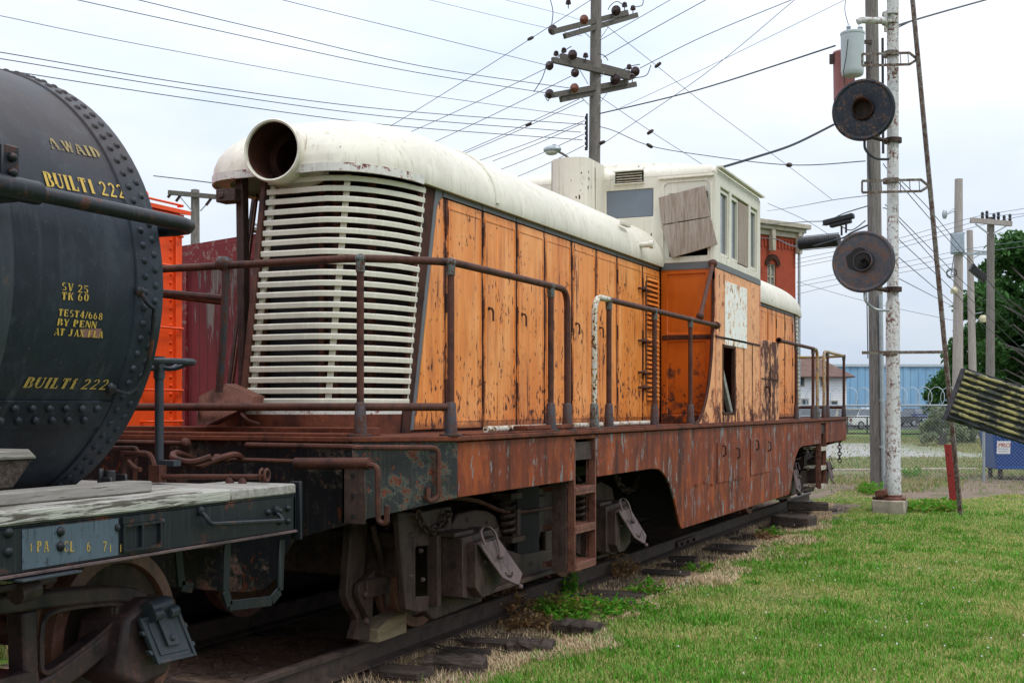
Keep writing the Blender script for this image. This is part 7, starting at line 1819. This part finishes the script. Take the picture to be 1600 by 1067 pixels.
def bush(label, px, d, h, w, n, size, mat, seed):
    rs = random.Random(seed); b = G(px,d); root = thing('bush', label, 'bush', tuple(b)); C, r = [], []; tk = MB()
    for i in range(22):
        a = rs.uniform(0,6.28); t = rs.uniform(.15,1); q = w*rs.uniform(0,1)*math.sqrt(max(.05,1-t*t*.85)); c = b+Vector((q*math.cos(a),q*math.sin(a),h*t*.88)); C.append(tuple(c)); r.append(rs.uniform(.18,.34)*w); tk.tube([b,b.lerp(c,.6)+Vector((0,0,.1)),c],[.03,.02,.008],4)
    tk.build('branches', M['pole'], root); leaf_mesh('foliage', C, r, n, size, mat, root, shell=.3)
bush('grey-green willow-like bush between the mast ladder and the pale pole', 1472,58, 1.95, 1.15, 6500, .085, BM, 2)
bush('grey-green bush behind the blue dumpster, right of the pale pole', 1515,62, 1.35, 1.1, 4500, .085, BM, 3)
bush('bright green bush low at the right behind the striped board', 1600,66, 2.9, 1.6, 5000, .10, blade_mat('bush_bright', ((.05,.13,.03),(.09,.2,.04),(.07,.16,.03)), ((.15,.2,.06),(.1,.17,.05)), .75, .3), 4)
# ------------------------------------------------------------------ far poles at the right
def far_pole(label, px0, px1, ptop_, d, r0, r1, mat, extra=None):
    b = G(px0,d); t_ = W(px1,ptop_,d=d); root = thing('utility_pole', label, 'utility pole', tuple(b), 'far poles at the right')
    tapered_pole(b, t_.z-b.z, r0, r1, ((t_.x-b.x)/(t_.z-b.z),(t_.y-b.y)/(t_.z-b.z))).build('pole', mat, root)
    if extra: extra(root, d)
    return root
def ex_a(root, d):
    q = W(1496,395,d=d-.35); MB().box((q.x-.33,q.y-.15,q.z),(q.x+.33,q.y+.2,q.z+.98)).build('equipment_box', plain('box_grey',(.33,.38,.44),.5), root, bevel=.02)
    MB().bar(W(1485,367,d=d-.3),W(1507,364,d=d-.3),.2,.07).bar(W(1486,396,d=d-.3),W(1545,397,d=d),.10,.10).bar(W(1487,397,d=d-.3),W(1487,388,d=d-.3),.05,.05).build('bracket', M['galv'], root)
    q = W(1491,455,d=d-.4); MB().lathe([(.16,-.12),(.20,.0),(.17,.10),(.12,.16),(.06,.22)], q, (0,0,1), 14).build('flood_light', plain('lamp_cream',(.50,.45,.30),.5), root)
    jw = MB().tube([W(1487+8*math.sin(t),424+6*math.cos(t)+t*.4,d=d-.4) for t in [k*.5 for k in range(26)]],.025,4); jw.tube(smooth_path([W(1491,396,d=d-.3),W(1489,410,d=d-.35),W(1486,430,d=d-.3)],4),.025,4)
    jw.build('cable_coil', M['wire'], root)
    iw = MB().ball(W(1476,335,d=d),.22,6,(.6,.6,1.2)).bar(W(1480,335,d=d),W(1494,329,d=d),.05,.05).bar(W(1482,332,d=d),W(1494,324,d=d),.03,.03); iw.build('bracket', M['galv'], root)
far_pole('pale leaning pole with a grey equipment box, leftmost of the far poles', 1496, 1498, 280, 64, .29, .20, M['pole_pale'], ex_a)
def ex_b(root, d):
    q = W(1536,498,d=d-.2); MB().lathe([(.20,-.2),(.24,.0),(.2,.1),(.12,.2)], q, (0,0,1), 14).build('flood_light', plain('lamp_cream2',(.50,.45,.30),.5), root)
    MB().bar(W(1520,392,d=d),W(1546,394,d=d),.08,.08).bar(W(1522,403,d=d),W(1544,391,d=d),.06,.06).bar(W(1523,490,d=d-.1),W(1535,488,d=d-.2),.05,.05).build('bracket', M['galv'], root)
far_pole('slim pale pole standing between the two bigger far poles', 1522, 1515, 360, 70, .24, .17, M['pole_pale'], ex_b)
def ex_c(root, d):
    MB().bar(W(1516,344,d=d-.25),W(1581,350,d=d-.25),.16,.24).build('crossarm', M['pole_pale'], root, bevel=.01)
    MB().bar(W(1524,350,d=d-.25),W(1544,365,d=d-.25),.06,.06).bar(W(1573,353,d=d-.25),W(1552,365,d=d-.25),.06,.06).build('arm_brace', M['galv'], root)
    for px, py in ((1535,341),(1542,339),(1553,343),(1560,341),(1569,346),(1578,344)): MB().lathe([(.03,-.15),(.07,-.02),(.075,.08),(.05,.14),(.08,.17),(.07,.25),(.03,.30)], W(px,py,d=d-.25), (0,0,1), 10).build('pin_insulator', M['black_rubber'], root)
far_pole('grey far pole with one crossarm and six black insulators', 1547, 1548, 340, 60, .23, .17, M['pole'], ex_c)
def ex_l(root, d):
    MB().bar(W(263,301,d=d),W(350,309,d=d),.14,.16).build('crossarm', M['arm'], root)
    MB().bar(W(278,304,d=d),W(300,330,d=d),.04,.04).bar(W(333,308,d=d),W(313,330,d=d),.04,.04).build('arm_brace', M['galv'], root)
    for pa, pb in (((283,304),(275,315)),((331,309),(322,321)),((268,302),(262,309))): MB().tube([W(*pa,d=d),W(*pb,d=d)],.05,6).build('insulator', M['insul'], root)
b = G(305,45); lpole = thing('utility_pole', 'short-looking pole with one crossarm rising behind the boxcars', 'utility pole', tuple(b)); tapered_pole(b, W(306,297,d=45).z-b.z, .2, .15).build('pole', M['pole'], lpole); ex_l(lpole, 44.8)
# ------------------------------------------------------------------ overhead wires
def wire(pts, r=.010, label='', group=None, mat='wire', d=39.5, beads=()):
    P = [W(p[0],p[1],d=p[2] if len(p) > 2 else d) for p in pts]
    off = lambda q: q[0] <= 0 or q[0] >= 1600 or q[1] <= 0
    P = smooth_path(P, 8) if len(P) > 2 else P
    if off(pts[0]): P.insert(0, P[0]+(P[0]-P[min(12,len(P)-1)]).normalized()*30)      # carry the span on past the picture's edge
    if off(pts[-1]): P.append(P[-1]+(P[-1]-P[-min(12,len(P))]).normalized()*25)
    m = MB().tube(P, r, 5)
    o = tag(m.build('overhead_wire', M[mat]), label, 'wire', group)
    for q in beads:
        a, b = W(q[0]-5,q[1],d=q[3] if len(q) > 3 else d), W(q[0]+5,q[2],d=q[3] if len(q) > 3 else d)
        MB().lathe([(.02,0),(.05,.03),(.06,(b-a).length*.5),(.05,(b-a).length-.03),(.02,(b-a).length)], a, b-a, 10).build('strain_insulator', M['insul'], o)
LG = 'wires from the left to the crossarmed pole'
LL = 'slack wire crossing the left sky to the crossarmed pole, in the upper set of four'
for pts, rr in (([(440,0,33),(655,53,37),(857,103)],.009),([(215,0,30),(420,49,34),(660,104,37),(890,138)],.011),([(120,0,30),(330,46,33),(620,108,37),(856,146)],.011),([(-60,12,27),(0,25,27.5),(230,72,31),(600,139,36.5),(912,183)],.008)):
    if pts[0][0] > 0:
        a, b = pts[0], pts[1]; k = .35; pts = [(a[0]-(b[0]-a[0])*k, a[1]-(b[1]-a[1])*k*1.08, a[2]-1.0)]+pts
    wire(pts, rr, LL, LG)
L2 = 'dark cable of the lower trio from the left edge to the pole\'s cable rack'
for pts in ([(-60,73,27),(0,82,27.5),(300,132,32),(600,171,36.5),(915,195)],[(-60,84,27),(0,92,27.5),(300,141,32),(600,182,36.5),(908,207)],[(-60,101,27),(0,109,27.5),(300,155,32),(600,195,36.5),(910,219)]): wire(pts, .011, L2, 'lower trio of cables from the left')
wire([(600,-18,36),(670,0,37),(785,28,38.4),(910,57,39)], .007, 'faint wire coming down from the top edge to the upper left insulator', LG, 'wire_pale')
wire([(780,-2,38),(860,18,39),(905,31,39)], .007, 'short faint wire to the red-brown insulator of the top arm', LG, 'wire_pale')
DG = 'wires slanting down-left behind the locomotive roof'
for a, b, bd, lb in (((930,-4),(585,213),((829,63,58),),'guy wire with a strain insulator, slanting from the pole top to the hood roof'),
      ((856,106),(600,225),(),'slanting wire from the left end of the middle arm'),((893,119),(640,240),(),'slanting wire from the insulator under the middle arm'),
      ((905,155),(690,252),(),'slanting wire just below the lowest arm'),((912,157),(700,251),((826,197,193),),'slanting guy with a strain insulator below the lowest arm'),
      ((913,189),(735,256),(),'upper of the slanting cables from the rack'),((910,193),(770,252),(),'second of the slanting cables from the rack'),
      ((912,210),(770,270),(),'third of the slanting cables, reaching the street lamp'),((912,228),(795,282),(),'lowest slanting cable behind the exhaust casing')):
    wire([(a[0],a[1],39.6),((a[0]+b[0])/2,(a[1]+b[1])/2+2,43),(b[0],b[1],47)], .011, lb, DG, beads=[(*q,42) for q in bd])
RG = 'wires from the crossarmed pole to the upper right'
for pts, r_, lb, bd in (([(938,63),(1048,0,37),(1100,-30,36)],.010,'wire rising to the top edge, first right of the pole',()),
     ([(943,90),(1020,46,37.5),(1100,2,36),(1130,-15,35)],.012,'second rising wire right of the pole, from the middle insulator',()),
     ([(1000,107),(1100,57,37),(1250,-5,34)],.012,'rising wire from the right end of the middle arm',()),
     ([(937,178),(1090,141,35),(1305,72,27)],.020,'thick black cable from the pole to the grey transformer',()),
     ([(969,169),(1100,108,36),(1325,-2,30)],.007,'thin wire rising right to the top edge near the transformer',()),
     ([(933,231),(1100,117,37),(1242,0,33),(1262,-16,32)],.009,'long thin wire rising from low on the pole to the top edge',((941,225,221),)),
     ([(940,35),(1027,104,41),(1100,162,43),(1240,266,47),(1300,312,49)],.009,'guy wire with strain insulator descending right past the upper disc',((1028,106,98),)),
     ([(938,152),(1016,205,42),(1092,254,44),(1130,280,45)],.009,'guy wire with strain insulator descending right to the cab roof',((1016,210,203),)),
     ([(936,198),(960,205),(1015,228,38),(1100,243,35),(1232,258,30),(1352,252,27)],.012,'drooping cable with strain insulators between the pole and the wooden pole',((1015,225,231,38),(1233,258,258,30)))):
    wire(pts, r_, lb, RG, beads=bd)
wire([(1120,264,24),(1180,246,25),(1240,226,26),(1303,195,26.8)], .026, 'thick black service drop from the cab roof corner to the upper disc', RG)
wire([(240,275,50),(300,282,47),(420,297,44)], .020, 'single dark cable between tank car and locomotive nose', None)
# black splice cases on messenger cables
for pts, r_, lb in (([(1185,352,60),(1255,347,40),(1290,345,30),(1320,333,28),(1356,322,26.8)],.013,'messenger cable carrying the upper black splice case'),
                ([(1185,372,60),(1213,374,50),(1247,386,31),(1310,374,28),(1330,364,27),(1356,352,26.9)],.02,'cable carrying the round black splice case'),
                ([(1198,330,60),(1240,324,45),(1300,313,33),(1355,306,27)],.009,'thin wire just above the splice cases to the wooden pole')): wire(pts, r_, lb, 'cables at the splice cases')
a, b = W(1287,349,d=28), W(1334,337,d=27.6); sc_ = MB().bar(a, b, .16, .12).bar(a.lerp(b,.22)-Vector((0,0,.10)), b.lerp(a,.08)-Vector((0,0,.10)), .14, .09)
tag(sc_.build('splice_case', M['black_rubber'], bevel=.02), 'flat black cable splice case hanging above the round one', 'splice case', 'splice cases left of the mast')
a, b = W(1249,381,d=29), W(1311,375,d=28.4); rc = MB().cyl(a, b, .135, 20)
RC = tag(rc.build('splice_case', M['black_rubber'], bevel=.02), 'round ribbed black cable splice case left of the lower disc', 'splice case', 'splice cases left of the mast')
rr = MB()
for k in range(22): q = a.lerp(b,(k+.5)/22); rr.lathe([(.137,-.012),(.147,0),(.137,.012)], q, b-a, 20, cap=False)
rr.tube([a+Vector((0,0,-.16)),b+Vector((0,0,-.16))],.01,4).tube([a+Vector((0,0,.16)),b+Vector((0,0,.16))],.01,4).build('rib', M['black_rubber'], RC)
hb_ = MB()
for px, py in ((1315,360),(1322,356)): hb_.cyl(W(px,py+8,d=28),W(px,py-6,d=28),.025,6)
hb_.tube(smooth_path([W(1285,352,d=28.5),W(1310,352,d=28),W(1330,360,d=27.6),W(1352,345,d=27)],4),.012,5).build('hanger', M['wire'], RC)
# fine far wires, right of and behind the mast
FG = 'thin far wires crossing the right sky'; FL = 'thin far wire crossing the sky behind the mast toward the far poles'
for pts in ([(1245,405,66),(1345,385,65),(1403,373,64),(1516,341,60),(1600,326,58),(1700,308,56)],[(1243,412,66),(1345,392,65),(1403,381,64),(1545,341,60),(1600,334,58),(1700,320,56)],[(1243,418,66),(1345,398,65),(1403,388,64),(1562,345,60),(1700,322,56)],
            [(1245,442,75),(1330,424,72),(1420,408,68),(1520,388,64),(1640,372,60)],[(1245,448,75),(1330,432,72),(1420,416,68),(1520,396,64),(1640,380,60)],[(1245,460,75),(1330,440,72),(1420,424,68),(1500,410,64)],
            [(1245,440,70),(1350,470,66),(1500,503,62)],[(1200,318,55),(1260,345,58),(1300,370,60)]): wire(pts, .013, FL, FG, 'wire_pale')
DL = 'dark wire descending right from the mast across the far poles'
for pts in ([(1380,256,28),(1403,284,29),(1492,386,40),(1545,440,46),(1640,545,56)],[(1402,277,29),(1450,325,34),(1500,385,40),(1570,470,46),(1640,545,54)],[(1383,320,28),(1403,338,30),(1460,395,36),(1520,455,42),(1640,565,54)],[(1380,325,28),(1403,344,30),(1500,450,40),(1580,530,48),(1640,585,54)],
            [(1390,360,28),(1403,373,30),(1490,455,40),(1540,510,46),(1640,590,54)],[(1390,390,28),(1490,475,40)],[(1398,432,30),(1495,482,64)]): wire(pts, .011, DL, 'wires descending right behind the mast')
wire([(1400,41,22),(1425,33,23),(1480,17,25),(1570,-8,28)], .018, 'dark cable leaving the mast top to the upper right corner', None)
wire([(1398,46,22),(1425,33,23)], .012, 'short stay wire joining the dark cable near the mast top', None)
c_ = W(1528,427,d=44); tag(MB().obox(c_, (RT*.8-Vector((0,0,.7)),FW,Vector((0,0,1))*.7+RT*.3),(.34,.12,.13)).build('splice_case', M['black_rubber'], bevel=.02), 'small black splice case hanging on the wires before the slim far pole', 'splice case')
